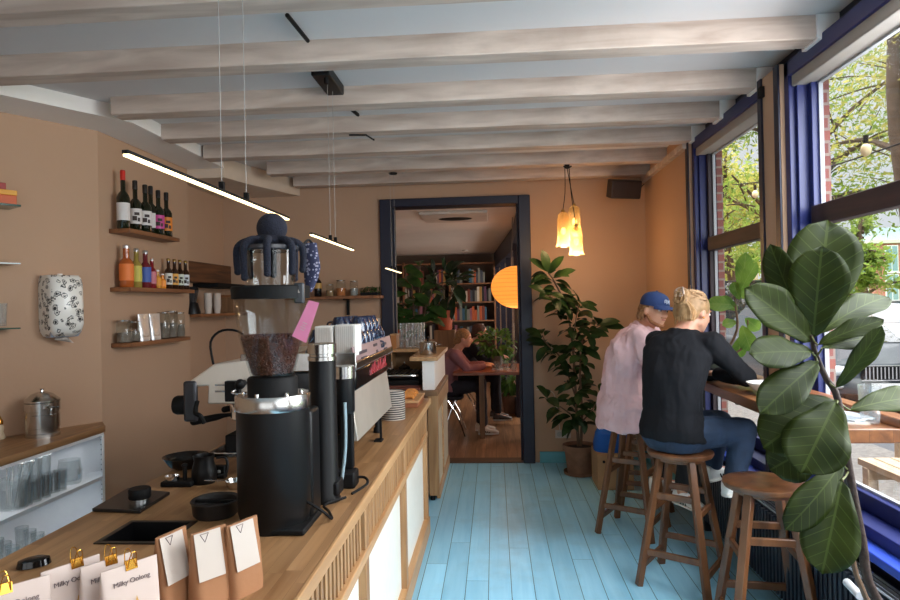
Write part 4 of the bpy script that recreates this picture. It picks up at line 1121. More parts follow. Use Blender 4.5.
# ------------------------------------------------ big grinder with octopus
def zy(py, Y, px=270): return P(px, py, Y).z
GY = 1.92
gx = P(274, 450, GY).x
g = thing('coffee_grinder', 'tall black coffee grinder with bean hopper in front of the espresso machine', 'coffee grinder', (gx, GY, CZ))
zt = zy(405, GY)
gc = V((gx, GY, 0))
rB = .109
prof = [(rB * .93, CZ), (rB * .95, CZ + .03), (rB * .96, CZ + .035), (rB, CZ + .05), (rB, zt), (0, zt)]
MB().lathe(prof, gc, 48).build('body', black, g)
box(gx + .02, gx + .112, GY + .02, GY + .12, CZ + .012, zt - .02).build('spine', black, g, bevel=.012)
box(gx - .055, gx + .12, GY - .10, GY + .1, CZ + .001, CZ + .02).build('foot_plate', blackm, g, bevel=.006)
z_r0, z_r1 = zy(408, GY), zy(393, GY)
MB().lathe([(rB + .002, z_r0), (rB + .003, z_r0 + .004), (rB + .003, z_r1 - .004), (rB, z_r1), (rB * .7, z_r1 + .002), (0, z_r1 + .002)], gc, 48).build('steel_collar', steel, g)
for k in range(6):
    a = k * pi / 3 + .3; col = MB().rod(gc + V((math.cos(a) * .085, math.sin(a) * .085, z_r1)), gc + V((math.cos(a) * .085, math.sin(a) * .085, z_r1 + .008)), .006)
    col.build('collar_screw', chrome, g)
z_c0, z_c1 = zy(387, GY), zy(378, GY)
MB().lathe([(.075, z_r1), (.075, z_c1), (.07, z_c1 + .006), (0, z_c1 + .006)], gc, 40).build('burr_collar', blackm, g)
z_h1 = zy(298, GY); z_b1 = zy(286, GY)
hp = MB().lathe([(.062, z_c1 + .004), (.066, z_c1 + .01), (.098, z_c1 + .13), (.110, z_h1), (.107, z_h1), (.095, z_c1 + .13), (.062, z_c1 + .012)], gc, 44, caps=False).build('hopper', glassy('hopper_plastic', (244, 246, 246), .028, .06), g)
MB().lathe([(.085, z_h1 - .002), (.116, z_h1 - .002), (.118, z_b1 - .004), (.114, z_b1), (.085, z_b1)], gc, 44).build('hopper_band', blackm, g)
z_l1 = zy(250, GY)
MB().lathe([(.076, z_b1), (.080, z_l1), (.077, z_l1), (.073, z_b1)], gc, 40, caps=False).build('upper_hopper', MATS['hopper_plastic'], g)
MB().lathe([(.084, z_l1 - .004), (.088, z_l1), (.088, z_l1 + .01), (.08, z_l1 + .014), (0, z_l1 + .014)], gc, 40).build('hopper_lid', mat('smoked_lid', (52, 52, 56), .2), g)
# scale ring on hopper, latch
bl = MB().box(gx + .088, gx + .118, GY - .055, GY - .035, z_b1 - .055, z_b1 + .006).build('latch', mat('dark_grey_plastic', (62, 64, 68), .4), g, bevel=.005)
MB().add([(gx + .103 + u, GY - .0565, z_b1 - .02 + v) for u, v in ((-.005, -.004), (.005, -.004), (0, .006))], [(0, 1, 2)]).build('logo', white_c, bl, smooth=0)
MB().tube([gc + V((.10, -.02, CZ + .08)), gc + V((.15, -.02, CZ + .05)), gc + V((.17, .02, CZ + .012)), gc + V((.14, .10, CZ + .008)), gc + V((.11, .16, CZ + .01)), gc + V((.16, .25, CZ + .008))], .0045, 6).build('power_cord', blackm, g)
MB().tube([gc + V((-.04, -.10, z_r1 + .01)), gc + V((-.07, -.10, z_r1 + .012)), gc + V((-.095, -.08, z_r1 + .014)), gc + V((-.085, -.075, z_r1 + .02))], .003, 6).build('adjuster', chrome, g)
# beans: heap plus loose beans on its face
zb0, zb1 = z_c1 + .016, zy(336, GY)
def hr(z): # inner hopper radius
    t_ = (z - (z_c1 + .012)) / (.13 - .012); return .061 + (.094 - .061) * min(1, t_) + max(0, t_ - 1) * .012
rn = random.Random(2)
bn = MB().lathe([(hr(zb0) - .006, zb0), (hr((zb0 + zb1) / 2) - .006, (zb0 + zb1) / 2), (hr(zb1) - .006, zb1 - .004), (.04, zb1 - .002), (0, zb1)], gc, 36)
for k in range(1500):
    if k < 1150:
        z = rn.uniform(zb0, zb1); a = rn.uniform(0, 2 * pi); r_ = hr(z) - .0055
    else:
        z = zb1 + rn.uniform(-.002, .003); a = rn.uniform(0, 2 * pi); r_ = math.sqrt(rn.random()) * (hr(zb1) - .006)
    Rm = Quaternion((rn.gauss(0, 1), rn.gauss(0, 1), rn.gauss(0, 1), rn.gauss(0, 1))).normalized().to_matrix()
    bn.ell(gc + V((r_ * math.cos(a), r_ * math.sin(a), z)), (.0052, .0038, .003), Rm, 6, 4)
o = bn.build('coffee_beans', mat('roasted_beans', (84, 44, 28), .45, var=.5, scale=90))
tag(o, 'roasted coffee beans heaped in the clear hopper of the tall grinder', 'coffee beans', kind='stuff')
# octopus
yarn = mat('navy_yarn', (25, 27, 40), 1.0, var=.25, scale=160, bump=.5, bscale=220)
oc = V((gx, GY, z_l1 + .014))
hc = P(272, 232, GY); 
oct_ = thing('crochet_octopus', 'navy blue crocheted octopus toy sitting on top of the grinder', 'toy', oc)
mb = MB().ell((hc.x, GY, oc.z + .052), (.046, .046, .047), None, 28, 18)
mb.lathe([(.05, 0), (.055, .012), (.04, .03)], oc, 24)
mb.build('head', yarn, oct_)
for k in range(8):
    a = k * pi / 4 + .25
    d_ = V((math.cos(a), math.sin(a), 0)); L_ = (.075, .10, .085, .09, .08, .10, .09, .085)[k]
    pts = [oc + d_ * .02 + V((0, 0, .014)), oc + d_ * .065 + V((0, 0, .013)), oc + d_ * .094 + V((0, 0, -.004)), oc + d_ * .099 + V((0, 0, -.04)), oc + d_ * (.096) + V((0, 0, -L_))]
    MB().tube(pts, [.011, .0125, .0115, .0105, .010], 10).ell(pts[-1], .011).build('tentacle', yarn, oct_)
# pink tag
t = thing('pink_tag', 'pink card tag hanging from the latch of the grinder hopper', 'tag', P(302, 345, GY - .06))
qs = [P(309, 300, GY - .07), P(319, 303, GY - .07), P(306, 343, GY - .08), P(292, 336, GY - .08)]
MB().add(qs, [(0, 1, 2, 3)]).build('card', mat('pink_card', (222, 130, 166), .6), t, solid=.001, smooth=0)
xh = (qs[2] - qs[3]).normalized(); nh = xh.cross((qs[0] - qs[3])).normalized()
cpt = (qs[0] + qs[1] + qs[2] + qs[3]) / 4
mk = MB()
upv = (qs[0] - qs[3]).normalized()
for j, w_ in enumerate((.012, .016, .010, .014)): mk.bar(cpt - nh * -.0015 + upv * (-.03 + j * .007) - xh * w_ / 2, cpt + nh * .0015 + upv * (-.03 + j * .007) + xh * w_ / 2, .0018, .0004, nh)
mk.build('print', white_c, t)
# patterned cloth bag hanging behind hopper
t = thing('patterned_pouch', 'blue and white patterned cloth bag hanging beside the octopus', 'bag', P(312, 290, GY + .14))
ps = [(306, 243, 4), (310, 243, 7), (311, 255, 8), (312, 268, 9), (311, 280, 7), (309, 292, 3)]
rings = []
for px, py, hwid in ps[1:]:
    c_ = P(px, py, GY + .14); rings.append((c_, V((hwid * .0032, 0, 0)), V((0, .012, 0))))
pm_ = mat('patterned_cloth', (92, 96, 140), .85)
m, nt, b = nodes('patterned_cloth2')
vo = nt.nodes.new('ShaderNodeTexVoronoi'); vo.inputs['Scale'].default_value = 95; tc = nt.nodes.new('ShaderNodeTexCoord'); nt.links.new(tc.outputs['Object'], vo.inputs['Vector'])
rp = nt.nodes.new('ShaderNodeValToRGB'); rp.color_ramp.interpolation = 'CONSTANT'; rp.color_ramp.elements[0].color = lin((150, 146, 164)); rp.color_ramp.elements[1].position = .35; rp.color_ramp.elements[1].color = lin((44, 46, 72))
nt.links.new(vo.outputs['Distance'], rp.inputs[0]); nt.links.new(rp.outputs[0], b.inputs['Base Color']); b.inputs['Roughness'].default_value = .9
MB().loft(rings[::-1], 20, 2).build('cloth', m, t)
MB().tube([P(312, 243, GY + .14), P(308, 240, GY + .12), P(302, 246, GY + .09)], .004, 6).build('strap', blackm, t)

# ------------------------------------------------ automatic tamper and slim grinder behind
def gyl(px, Y): return P(px, 450, Y).x
Y2 = 2.16; X2 = gyl(324, Y2)
t = thing('slim_grinder', 'slim black cylindrical grinder with two steel collars right behind the tall one', 'coffee grinder', (X2, Y2, CZ))
zc0 = P(324, 360, Y2).z; zc1 = P(324, 344, Y2).z
MB().lathe([(.052, CZ), (.054, CZ + .01), (.048, CZ + .03), (.046, zc0), (0, zc0)], (X2, Y2, 0), 36).build('body', black, t)
MB().lathe([(.049, zc0), (.049, zc0 + .012), (.044, zc0 + .014), (.044, zc0 + .022), (.049, zc0 + .024), (.049, zc1), (.04, zc1 + .004), (0, zc1 + .004)], (X2, Y2, 0), 36).build('steel_collar', steel, t)
bx(X2 - .05, X2 + .055, Y2 - .03, Y2 + .05, .02, .07).build('spout_block', blackm, t, bevel=.008)
Y3 = 2.34; X3 = gyl(345, Y3)
t = thing('milk_dispenser', 'small black dispenser with steel cap between slim grinder and machine', 'dispenser', (X3, Y3, CZ))
zc0 = P(345, 378, Y3).z; zc1 = P(345, 366, Y3).z
box(X3 - .055, X3 + .045, Y3 - .05, Y3 + .03, CZ, CZ + .06).build('base', blackm, t, bevel=.008)
box(X3 - .02, X3 + .03, Y3 - .0, Y3 + .03, CZ + .06, zc0 - .02).build('column', blackm, t, bevel=.006)
MB().lathe([(.036, zc0 - .13), (.04, zc0 - .12), (.04, zc0)], (X3, Y3, 0), 28).build('head', black, t)
MB().lathe([(.041, zc0), (.041, zc1), (.03, zc1 + .004), (0, zc1 + .004)], (X3, Y3, 0), 28).build('steel_cap', steel, t)
MB().tube([(X3 + .02, Y3 - .07, zc0 - .08), (X3 + .02, Y3 - .075, CZ + .16), (X3 + .0, Y3 - .07, CZ + .02)], .006, 8).build('hose', mat('pale_blue_hose', (150, 172, 180), .3), t)
MB().tube([(X3 + .05, Y3 - .12, CZ + .005), (X3 + .09, Y3 - .05, CZ + .02), (X3 + .07, Y3 + .0, CZ + .03), (X3 + .02, Y3 - .01, CZ + .03)], .005, 6).build('power_cord', blackm, t)

# ------------------------------------------------ espresso machine
EX0, EX1, EY0, EY1 = -1.10, -.59, 2.46, 3.36
TZ = 1.435
em = thing('espresso_machine', 'large steel and black espresso machine with cups stacked on top on the counter', 'espresso machine', ((EX0 + EX1) / 2, (EY0 + EY1) / 2, CZ))
for x in (EX0 + .10, EX1 - .03):
    for y in (EY0 + .05, EY1 - .05):
        MB().lathe([(.022, CZ), (.022, CZ + .02), (.015, CZ + .03), (.015, CZ + .10)], (x, y, 0), 16).build('foot', blackm, em)
box(EX0 + .02, EX1 - .01, EY0 + .02, EY1 - .02, CZ + .09, CZ + .16).build('base_tray', blackm, em, bevel=.006)
box(EX0 + .20, EX1 - .02, EY0 + .015, EY1 - .015, CZ + .16, TZ - .09).build('body', black, em, bevel=.01)
# tilted rear panel facing the guests, in brushed steel
MB().prism([(0, 0), (1, 0), (1, 1), (0, 1)], 0, 1, Matrix.Identity(4)).v
rp_ = MB().add([(EX1 + .045, EY0 + .03, CZ + .13), (EX1 + .045, EY1 - .03, CZ + .13), (EX1 + .02, EY1 - .03, CZ + .33), (EX1 + .02, EY0 + .03, CZ + .33),
                (EX1 - .03, EY0 + .03, CZ + .13), (EX1 - .03, EY1 - .03, CZ + .13), (EX1 - .03, EY1 - .03, CZ + .33), (EX1 - .03, EY0 + .03, CZ + .33)],
               [(0, 1, 2, 3), (7, 6, 5, 4), (0, 4, 5, 1), (3, 2, 6, 7), (0, 3, 7, 4), (1, 5, 6, 2)]).build('rear_panel', mat('satin_steel', (214, 204, 190), .5, .85), em, bevel=.004)
sp = box(EX1 - .035, EX1 + .045, EY0 + .015, EY1 - .015, CZ + .33, TZ - .09).build('upper_rear_panel', blackgl, em, bevel=.008)
sc = MB(); rx = EX1 + .047
for j in range(9):
    y = EY0 + .30 + j * .045
    sc.tube([(rx, y, CZ + .36), (rx, y + .012, CZ + .39 + .012 * (j % 3)), (rx, y + .028, CZ + .365), (rx, y + .045, CZ + .372)], .0028, 5, 3)
sc.build('script_logo', mat('red_script', (150, 26, 34), .4), sp)
# cup rail: steel plate with lilac upright side carrying printed words
box(EX0 + .10, EX1 + .05, EY0, EY1, TZ - .09, TZ - .055).build('top_tray', steel, em, bevel=.006)
rl = MB().add([(EX1 + .05, EY0, TZ - .085), (EX1 + .05, EY1, TZ - .085), (EX1 + .035, EY1, TZ + .0), (EX1 + .035, EY0, TZ + .0), (EX1 + .045, EY0, TZ - .085), (EX1 + .045, EY1, TZ - .085), (EX1 + .03, EY1, TZ + .0), (EX1 + .03, EY0, TZ)],
              [(0, 1, 2, 3), (7, 6, 5, 4), (0, 4, 5, 1), (3, 2, 6, 7), (0, 3, 7, 4), (1, 5, 6, 2)]).build('cup_rail', mat('lilac_steel', (150, 128, 130), .4, .3), em)
pr_ = MB()
for (y0, y1, z) in ((.10, .25, -.03), (.12, .22, -.055), (.42, .5, -.02), (.46, .49, -.05), (.60, .74, -.03), (.66, .74, -.055)):
    xx = EX1 + .0505 - .015 * ((z + .085) / .085)
    pr_.box(xx, xx + .003, EY0 + y0, EY0 + y1, TZ + z - .006, TZ + z + .006)
pr_.build('rail_print', mat('dark_print', (60, 50, 56), .6), rl)
box(EX0 + .10, EX1 + .05, EY0 - .006, EY0 - .001, TZ - .09, TZ - .02).build('end_rail', steel, em, bevel=.003)
# near side panel in gloss black
box(EX0 + .16, EX1 + .035, EY0 - .004, EY0 + .02, CZ + .16, TZ - .09).build('side_panel', blackgl, em, bevel=.01)
# barista side hood, polished steel
hd = MB()
prof = [(-1.20, TZ - .12), (-1.10, TZ - .055), (-.98, TZ - .045), (-.92, TZ - .06), (-.92, CZ + .29), (-1.13, CZ + .29), (-1.125, TZ - .14), (-1.20, TZ - .145)]
MB().add([(x, y, z) for y in (EY0 - .02, EY1 - .05) for x, z in prof], [tuple(range(8)), tuple(range(15, 7, -1))] + [(i, 8 + i, 8 + (i + 1) % 8, (i + 1) % 8) for i in range(8)]).build('front_hood', mat('polished_steel', (238, 230, 218), .3, .55), em, bevel=.006)
bx(-1.225, -1.17, EY0 - .03, EY0 - .005, TZ - .12 - CZ - .16, TZ - .12 - CZ).build('end_cheek', mat('dark_grey_metal', (60, 60, 64), .35, .5), em, bevel=.01)
MB().lathe([(.0, -.03), (.034, -.03), (.038, -.02), (.038, .02), (.034, .03), (0, .03)], (-1.25, EY0 + .02, TZ - .22), 24, Matrix.Rotation(pi / 2, 3, 'Y')).build('steam_knob', blackm, em)
MB().tube([(-1.17, EY0 - .02, TZ - .20), (-1.165, EY0 - .05, TZ - .24), (-1.14, EY0 - .06, TZ - .25), (-1.13, EY0 - .05, TZ - .28)], .009, 8).build('hot_water_spout', blackm, em)
MB().tube([(-1.12, EY0 + .02, TZ - .06), (-1.13, EY0 + .02, TZ + .03), (-1.08, EY0 + .02, TZ + .075), (-1.0, EY0 + .02, TZ + .06), (-.98, EY0 + .03, TZ - .03)], .005, 8).build('cable_loop', blackm, em)
for k, y in enumerate((EY0 + .12, EY0 + .42, EY0 + .70)):
    q = V((-1.06, y, CZ + .24))
    gh = MB().lathe([(.034, 0), (.036, .02), (.036, .06), (.03, .075)], q, 28).build('group_head', chrome, em)
    MB().lathe([(.03, -.035), (.036, -.03), (.036, 0)], q, 28).build('portafilter', chrome, gh)
    MB().tube([q + V((-.03, 0, -.015)), q + V((-.06, -.01, -.017)), q + V((-.09, -.02, -.022)), q + V((-.17, -.05, -.035))], [.007, .009, .014, .0145], 12).ell(q + V((-.17, -.05, -.035)), .0145).build('portafilter_handle', blackm, gh)
    MB().tube([q + V((0, 0, -.03)), q + V((0, 0, -.05)), q + V((-.014, 0, -.058))], .006, 6).build('spout', chrome, gh)
box(EX0 - .04, EX0 + .22, EY0 + .0, EY1 - .05, CZ + .075, CZ + .095).build('drip_tray', chrome, em, bevel=.004)
for y in (EY1 - .12, EY1 - .02):
    MB().tube([(-1.13, y, TZ - .16), (-1.18, y, TZ - .2), (-1.19, y - .01, CZ + .22), (-1.16, y - .01, CZ + .12)], .005, 8).ell((-1.16, y - .01, CZ + .115), .007).build('steam_wand', chrome, em)
MB().ell((-.98, EY0 - .06, TZ - .13), .02).rod((-.98, EY0 - .06, TZ - .13), (-.98, EY0, TZ - .13), .012).build('valve', blackm, em)
box(-1.05, -.99, EY0 - .045, EY0 - .02, TZ - .2, TZ - .12).build('switch_block', blackm, em, bevel=.004)
MB().rod((-1.09, EY0 - .035, TZ - .135), (-1.05, EY0 - .035, TZ - .135), .004).rod((-1.09, EY0 - .035, TZ - .16), (-1.05, EY0 - .035, TZ - .16), .004).build('switch_lever', chrome, em)

# milk jug (dark) and knock box, drip mat in front of machine on barista side
c_ = PZ(222, 466, CZ + .02)
t = thing('milk_pitcher', 'black milk pitcher standing left of the grinder under the group head', 'pitcher', (-1.12, 2.36, CZ))
c_ = V((-1.12, 2.38, CZ)); t.location = c_; OFF[t.name] = c_.copy()
MB().lathe([(.04, 0), (.046, .01), (.045, .05), (.036, .085), (.04, .105), (.037, .105), (.033, .085), (.04, .05), (0, .01)], c_, 28, caps=False).build('body', black, t)
MB().tube([c_ + V((.04, .02, .09)), c_ + V((.075, .03, .085)), c_ + V((.075, .03, .03)), c_ + V((.044, .02, .02))], .005, 8).build('handle', black, t)
c_ = PZ(216, 515, CZ)
t = thing('knock_box', 'round black knock box on the counter beside the grinder', 'knock box', (c_.x, c_.y, CZ))
MB().lathe([(.062, 0), (.07, .01), (.074, .045), (.078, .05), (.074, .054), (.066, .048), (.062, .02), (0, .015)], c_, 36, caps=False).build('bowl', mat('dark_rubber', (34, 30, 28), .5), t)
MB().rod(c_ + V((-.066, 0, .045)), c_ + V((.066, 0, .045)), .006).build('knock_bar', blackm, t)
c_ = PZ(180, 485, CZ)
t = thing('bar_tools', 'black tray holding a dosing ring and brush left of the machine', 'tray', (c_.x, c_.y, CZ))
bx(c_.x - .06, c_.x + .06, c_.y - .035, c_.y + .035, 0.0, .02).build('tray', blackm, t, bevel=.005)
MB().rod(c_ + V((.02, 0, .02)), c_ + V((.02, 0, .07)), .008).ell(c_ + V((.02, 0, .075)), (.012, .012, .008)).build('brush', black, t)
MB().lathe([(.026, .02), (.028, .035), (.024, .035), (.022, .02)], c_ + V((-.03, 0, 0)), 20, caps=False).build('dosing_ring', chrome, t)
# curved black rinser/hose behind on the counter
a_ = PZ(166, 478, CZ); b_ = PZ(180, 462, CZ); d_ = PZ(204, 455, CZ)
t = thing('serving_bowl', 'dark shiny curved bowl at the wall side edge of the counter', 'bowl', b_)
c_ = PZ(186, 468, CZ); t.location = c_; OFF[t.name] = c_.copy()
MB().lathe([(.04, 0), (.065, .012), (.088, .045), (.092, .052), (.086, .05), (.06, .018), (0, .01)], c_, 32, caps=False).build('bowl', mat('dark_reflective', (46, 42, 40), .15, .6), t)
t = thing('label_block', 'small black block with white lettering near the drip tray', 'block', PZ(215, 478, CZ))
c_ = t.location.copy()
bx(c_.x - .045, c_.x + .045, c_.y - .015, c_.y + .015, 0, .05).build('block', blackm, t, bevel=.003)
mk = MB()
for j in range(4): mk.box(c_.x - .036 + j * .018, c_.x - .024 + j * .018, c_.y - .017, c_.y - .0155, CZ + .015 + .008 * (j % 2), CZ + .026 + .008 * (j % 2))
mk.build('lettering', mat('soft_white', (190, 190, 186), .6), t)
t = thing('metal_scoop', 'steel measuring scoop lying between knock box and machine', 'scoop', PZ(236, 488, CZ))
c_ = t.location.copy()
MB().lathe([(.028, .0), (.04, .03), (.038, .03), (.026, .003), (0, .003)], c_, 24, caps=False).build('bowl', steel, t)
MB().bar(c_ + V((-.035, 0, .028)), c_ + V((-.11, -.02, .035)), .012, .003).build('handle', steel, t)

# cups on machine: two blocks of white paper cup sleeves, dark blue patterned cups
TT = TZ - .055
sleeve = None
for i, (px0, px1) in enumerate(((314, 333), (334, 356))):
    Yc = EY0 + .10
    x0 = P(px0, 330, Yc - .06).x; x1 = P(px1, 330, Yc - .06).x
    zt_ = P(340, 326 if i == 0 else 325, Yc - .06).z
    t = thing('cup_carton', ('left' if i == 0 else 'right') + ' one of two white ribbed cup boxes on the near end of the machine', 'box', ((x0 + x1) / 2, Yc, TT), 'white cup boxes on the machine')
    box(x0 + .002, x1 - .002, Yc - .06, Yc + .05, TT, zt_).build('box', mat('white_board', (214, 208, 200), .7), t, bevel=.003)
    mk = MB()
    for k in range(9): mk.box(x0 + .008 + k * (x1 - x0 - .016) / 9, x0 + .013 + k * (x1 - x0 - .016) / 9, Yc - .0615, Yc - .0595, TT + .006, zt_ - .006)
    mk.build('ribs', mat('rib_grey', (196, 188, 180), .7), t)
# navy cups: rows lying stacked
cupm = mat('navy_ceramic', (12, 26, 52), .2, coat=.5)
patt = mat('pale_pattern', (130, 160, 190), .4)
src = thing('coffee_cup', '', 'cup', (0, 0, 0), 'navy patterned cups piled on the machine', local=True)
MB().lathe([(.022, 0), (.024, .004), (.036, .03), (.042, .062), (.0395, .062), (.033, .03), (0, .01)], (0, 0, 0), 22, caps=False).build('bowl', cupm, src)
mk = MB()
for k in range(7):
    a = k * 2 * pi / 7
    pts = [V((math.cos(a + t_ * .7) * (.0365 + .0055 * t_ + .0004), math.sin(a + t_ * .7) * (.0365 + .0055 * t_ + .0004), .03 + .03 * t_)) for t_ in (0, .33, .66, 1)]
    mk.tube(pts, .0009, 4, 2)
mk.build('pattern', patt, src)
MB().tube([(.036, 0, .05), (.058, 0, .046), (.056, 0, .025), (.034, 0, .02)], .0045, 6).build('handle', cupm, src)
first = True
rn = random.Random(12)
for lv in range(3):
    for r_ in range(3 if lv < 2 else 2):
        for k in range(7 if lv == 0 else 6):
            x = EX1 - .005 - r_ * .085; y = EY0 + .22 + k * .095 + lv * .045
            if y > EY1 - .05 or (lv == 2 and k > 3): continue
            z = TT + .002 + lv * .052
            o = src if first else dup(src)
            first = False
            o.location = (x, y, z + .062 if lv < 9 else z); o.rotation_euler = (pi, 0, rn.uniform(0, 6))
            o.location.z = z + .062
            o['label'] = 'dark blue patterned cup turned upside down in the %s layer on the machine' % ('lower', 'middle', 'top')[lv]

# plates
src = thing('striped_plate', 'white plate with black rim in the tall stack at the end of the counter', 'plate', (0, 0, 0), 'stack of black and white plates', local=True)
MB().lathe([(.04, 0), (.045, .003), (.0765, .0035), (.0775, .0055), (.0765, .0085), (.073, .009), (.04, .005), (0, .005)], (0, 0, 0), 32, caps=False).build('dish', white_c, src)
MB().lathe([(.0765, .0086), (.078, .0095), (.078, .0135), (.074, .0135)], (0, 0, 0), 32, caps=False).build('rim', black, src)
c_ = PZ(392, 421, CZ)
for k in range(13):
    o = src if k == 0 else dup(src)
    o.scale = (.9, .9, 1)
    o.location = (c_.x, c_.y + .05, CZ + .001 + k * .0128)
# pastry board
c_ = PZ(415, 404, CZ)
t = thing('pastry_tray', 'wooden tray with pastries at the far end of the counter', 'tray', (-.63, 4.25, CZ))
bx(-.76, -.50, 4.08, 4.44, 0, .03).build('tray', mat('reddish_wood', (140, 82, 52), .5), t, bevel=.005)
bx(-.765, -.495, 4.07, 4.45, .03, .045).build('tray_top', oak_e, t, bevel=.004)
for k in range(6):
    x = -.70 + (k % 2) * .12; y = 4.15 + (k // 2) * .11
    o = MB().tube([(x - .045, y - .01, CZ + .055), (x - .02, y + .012, CZ + .064), (x + .02, y + .012, CZ + .064), (x + .045, y - .01, CZ + .055)], [.008, .019, .019, .008], 10).build('croissant', mat('pastry', (196, 126, 62), .5, var=.3, scale=40, bump=.4))
    tag(o, 'golden brown pastry on the wooden tray at the counter end', 'pastry', 'pastries on the tray')
# till screen edge: slim black post behind machine
c_ = PZ(381, 441, CZ)
t = thing('card_stand', 'slim black upright stand at the customer edge behind the machine', 'stand', (c_.x, c_.y, CZ))
bx(c_.x - .005, c_.x + .005, c_.y - .006, c_.y + .006, 0, .13).build('post', blackm, t)
bx(c_.x - .03, c_.x + .008, c_.y - .03, c_.y + .03, 0, .008).build('base', blackm, t)

# ================================================================== bar stools
SH = .745
stool = thing('bar_stool', '', 'stool', (0, 0, 0), 'brown wooden bar stools at the window table', local=True)
MB().lathe([(.150, SH - .036), (.172, SH - .030), (.180, SH - .016), (.178, SH - .004), (.165, SH), (.08, SH - .004), (0, SH - .005)], (0, 0, 0), 40).build('seat', walnut, stool)
MB().lathe([(.13, SH - .055), (.13, SH - .034)], (0, 0, 0), 24).build('seat_block', walnut, stool)
for k in range(4):
    a = k * pi / 2
    d_ = V((math.cos(a), math.sin(a), 0)); e_ = V((-math.sin(a), math.cos(a), 0))
    MB().bar(d_ * .262 + V((0, 0, 0)), d_ * .118 + V((0, 0, SH - .034)), .034, .04, e_).build('leg', walnut, stool, bevel=.005)
def legp(k, z):
    a = k * pi / 2; t_ = z / (SH - .034); return V((math.cos(a), math.sin(a), 0)) * (.262 + (.118 - .262) * t_) + V((0, 0, z))
for k, zs in enumerate(((.50, .19), (.42, .11), (.50, .19), (.42, .11))):
    for z in zs:
        MB().bar(legp(k, z), legp((k + 1) % 4, z), .020, .036).build('stretcher', walnut, stool, bevel=.004)
sc_ = MB()
spots = [(1.232, 3.07, 38, 'empty bar stool with round seat nearest the camera beside the fig plant'),
         (1.03, 3.70, 12, 'bar stool under the woman in the dark sweater'),
         (.93, 4.52, 14, 'bar stool under the person in the pink shirt and blue cap'),
         (1.16, 5.12, 30, 'bar stool furthest from the camera, mostly hidden behind the seated pair')]
for i, (x, y, r_, lab) in enumerate(spots):
    o = stool if i == 0 else dup(stool)
    o.location = (x, y, 0); o.rotation_euler = (0, 0, R(r_)); o['label'] = lab

# window table
tb = thing('window_table', 'long narrow brown wooden bar table along the windows', 'table', (1.38, 3.7, 0))
tw_ = wood('table_wood', (92, 56, 32), (136, 88, 52), 'Y', .28, plank=.085, gap=.0008, across='X', plen=1.2, bump=.05)
box(1.24, 1.515, 2.48, 4.93, 1.045, 1.10).build('tabletop', tw_, tb, bevel=.005)
box(1.49, 1.56, 2.48, 4.93, 1.10, 1.135).build('back_rail', wood('rail_wood', (100, 58, 30), (146, 92, 54), 'Y', .35), tb, bevel=.004)
for y in (2.85, 3.52, 4.7):
    box(1.28, 1.49, y - .015, y + .015, 1.025, 1.045).box(1.46, 1.49, y - .015, y + .015, .60, 1.045).build('bracket', blackm, tb)

# radiator
rd = thing('radiator', 'long dark ribbed radiator under the window sill', 'radiator', (1.39, 3.2, 0))
rm = mat('dark_radiator', (20, 28, 40), .4)
box(1.40, 1.485, 1.4, 4.78, .10, .50).build('body', rm, rd)
mb = MB(); y = 1.42
while y < 4.76:
    mb.box(1.378, 1.402, y, y + .022, .11, .49); y += .04
mb.build('front_ribs', rm, rd, bevel=.002)
mb = MB()
for x in (1.40, 1.42, 1.44, 1.46): mb.box(x - .003, x + .003, 1.42, 4.76, .50, .507)
mb.build('top_grille', mat('pale_grille', (190, 198, 206), .3, .4), rd)
for y in (1.6, 3.0, 4.5): box(1.41, 1.48, y, y + .03, 0, .10).build('foot', rm, rd)
MB().rod((1.36, 2.62, .47), (1.345, 2.50, .47), .016).build('valve', mat('valve_white', (214, 216, 220), .3), rd)

# things on the table
c_ = V((1.385, 3.37, 1.10))
t = thing('bowl', 'wide white bowl on the window table beside the fig leaves', 'bowl', c_)
MB().lathe([(.035, 0), (.038, .008), (.07, .022), (.098, .055), (.102, .062), (.097, .061), (.066, .028), (0, .014)], c_, 40, caps=False).build('body', mat('glazed_white', (218, 216, 208), .2, coat=.4), t)
def paper(x0, y0, w, l, rz, z, lab, name='magazine', cmat=white_c, h=.006):
    t = thing(name, lab, 'magazine', (x0, y0, z), 'papers on the window table', local=True, rz=rz)
    MB().box(-w / 2, w / 2, -l / 2, l / 2, 0, h).build('pages', cmat, t)
    MB().box(-w / 2 + .01, w / 2 - .01, -l / 2 + .015, l / 2 - .08, h, h + .0006).build('cover_picture', mat('grey_picture', (140, 150, 160), .4, var=.5, scale=30), t)
    return t
paper(1.39, 3.02, .2, .28, .25, 1.10, 'white magazine lying open on the window table behind the bowl')
paper(1.36, 2.70, .19, .26, -.2, 1.10, 'thin white booklet near the close end of the window table')
paper(1.40, 2.72, .17, .24, .5, 1.107, 'grey leaflet lying over the white booklet at the table end', cmat=mat('grey_card', (200, 204, 210), .6))
t = thing('drinking_glass', 'tall clear glass standing by the window at the near end of the table', 'glass', (1.47, 2.60, 1.10))
MB().lathe([(0, .004), (.032, .004), (.04, .15), (.037, .15), (.03, .012), (0, .012)], (1.44, 2.58, 1.10), 22, caps=False).build('body', cup_g, t)

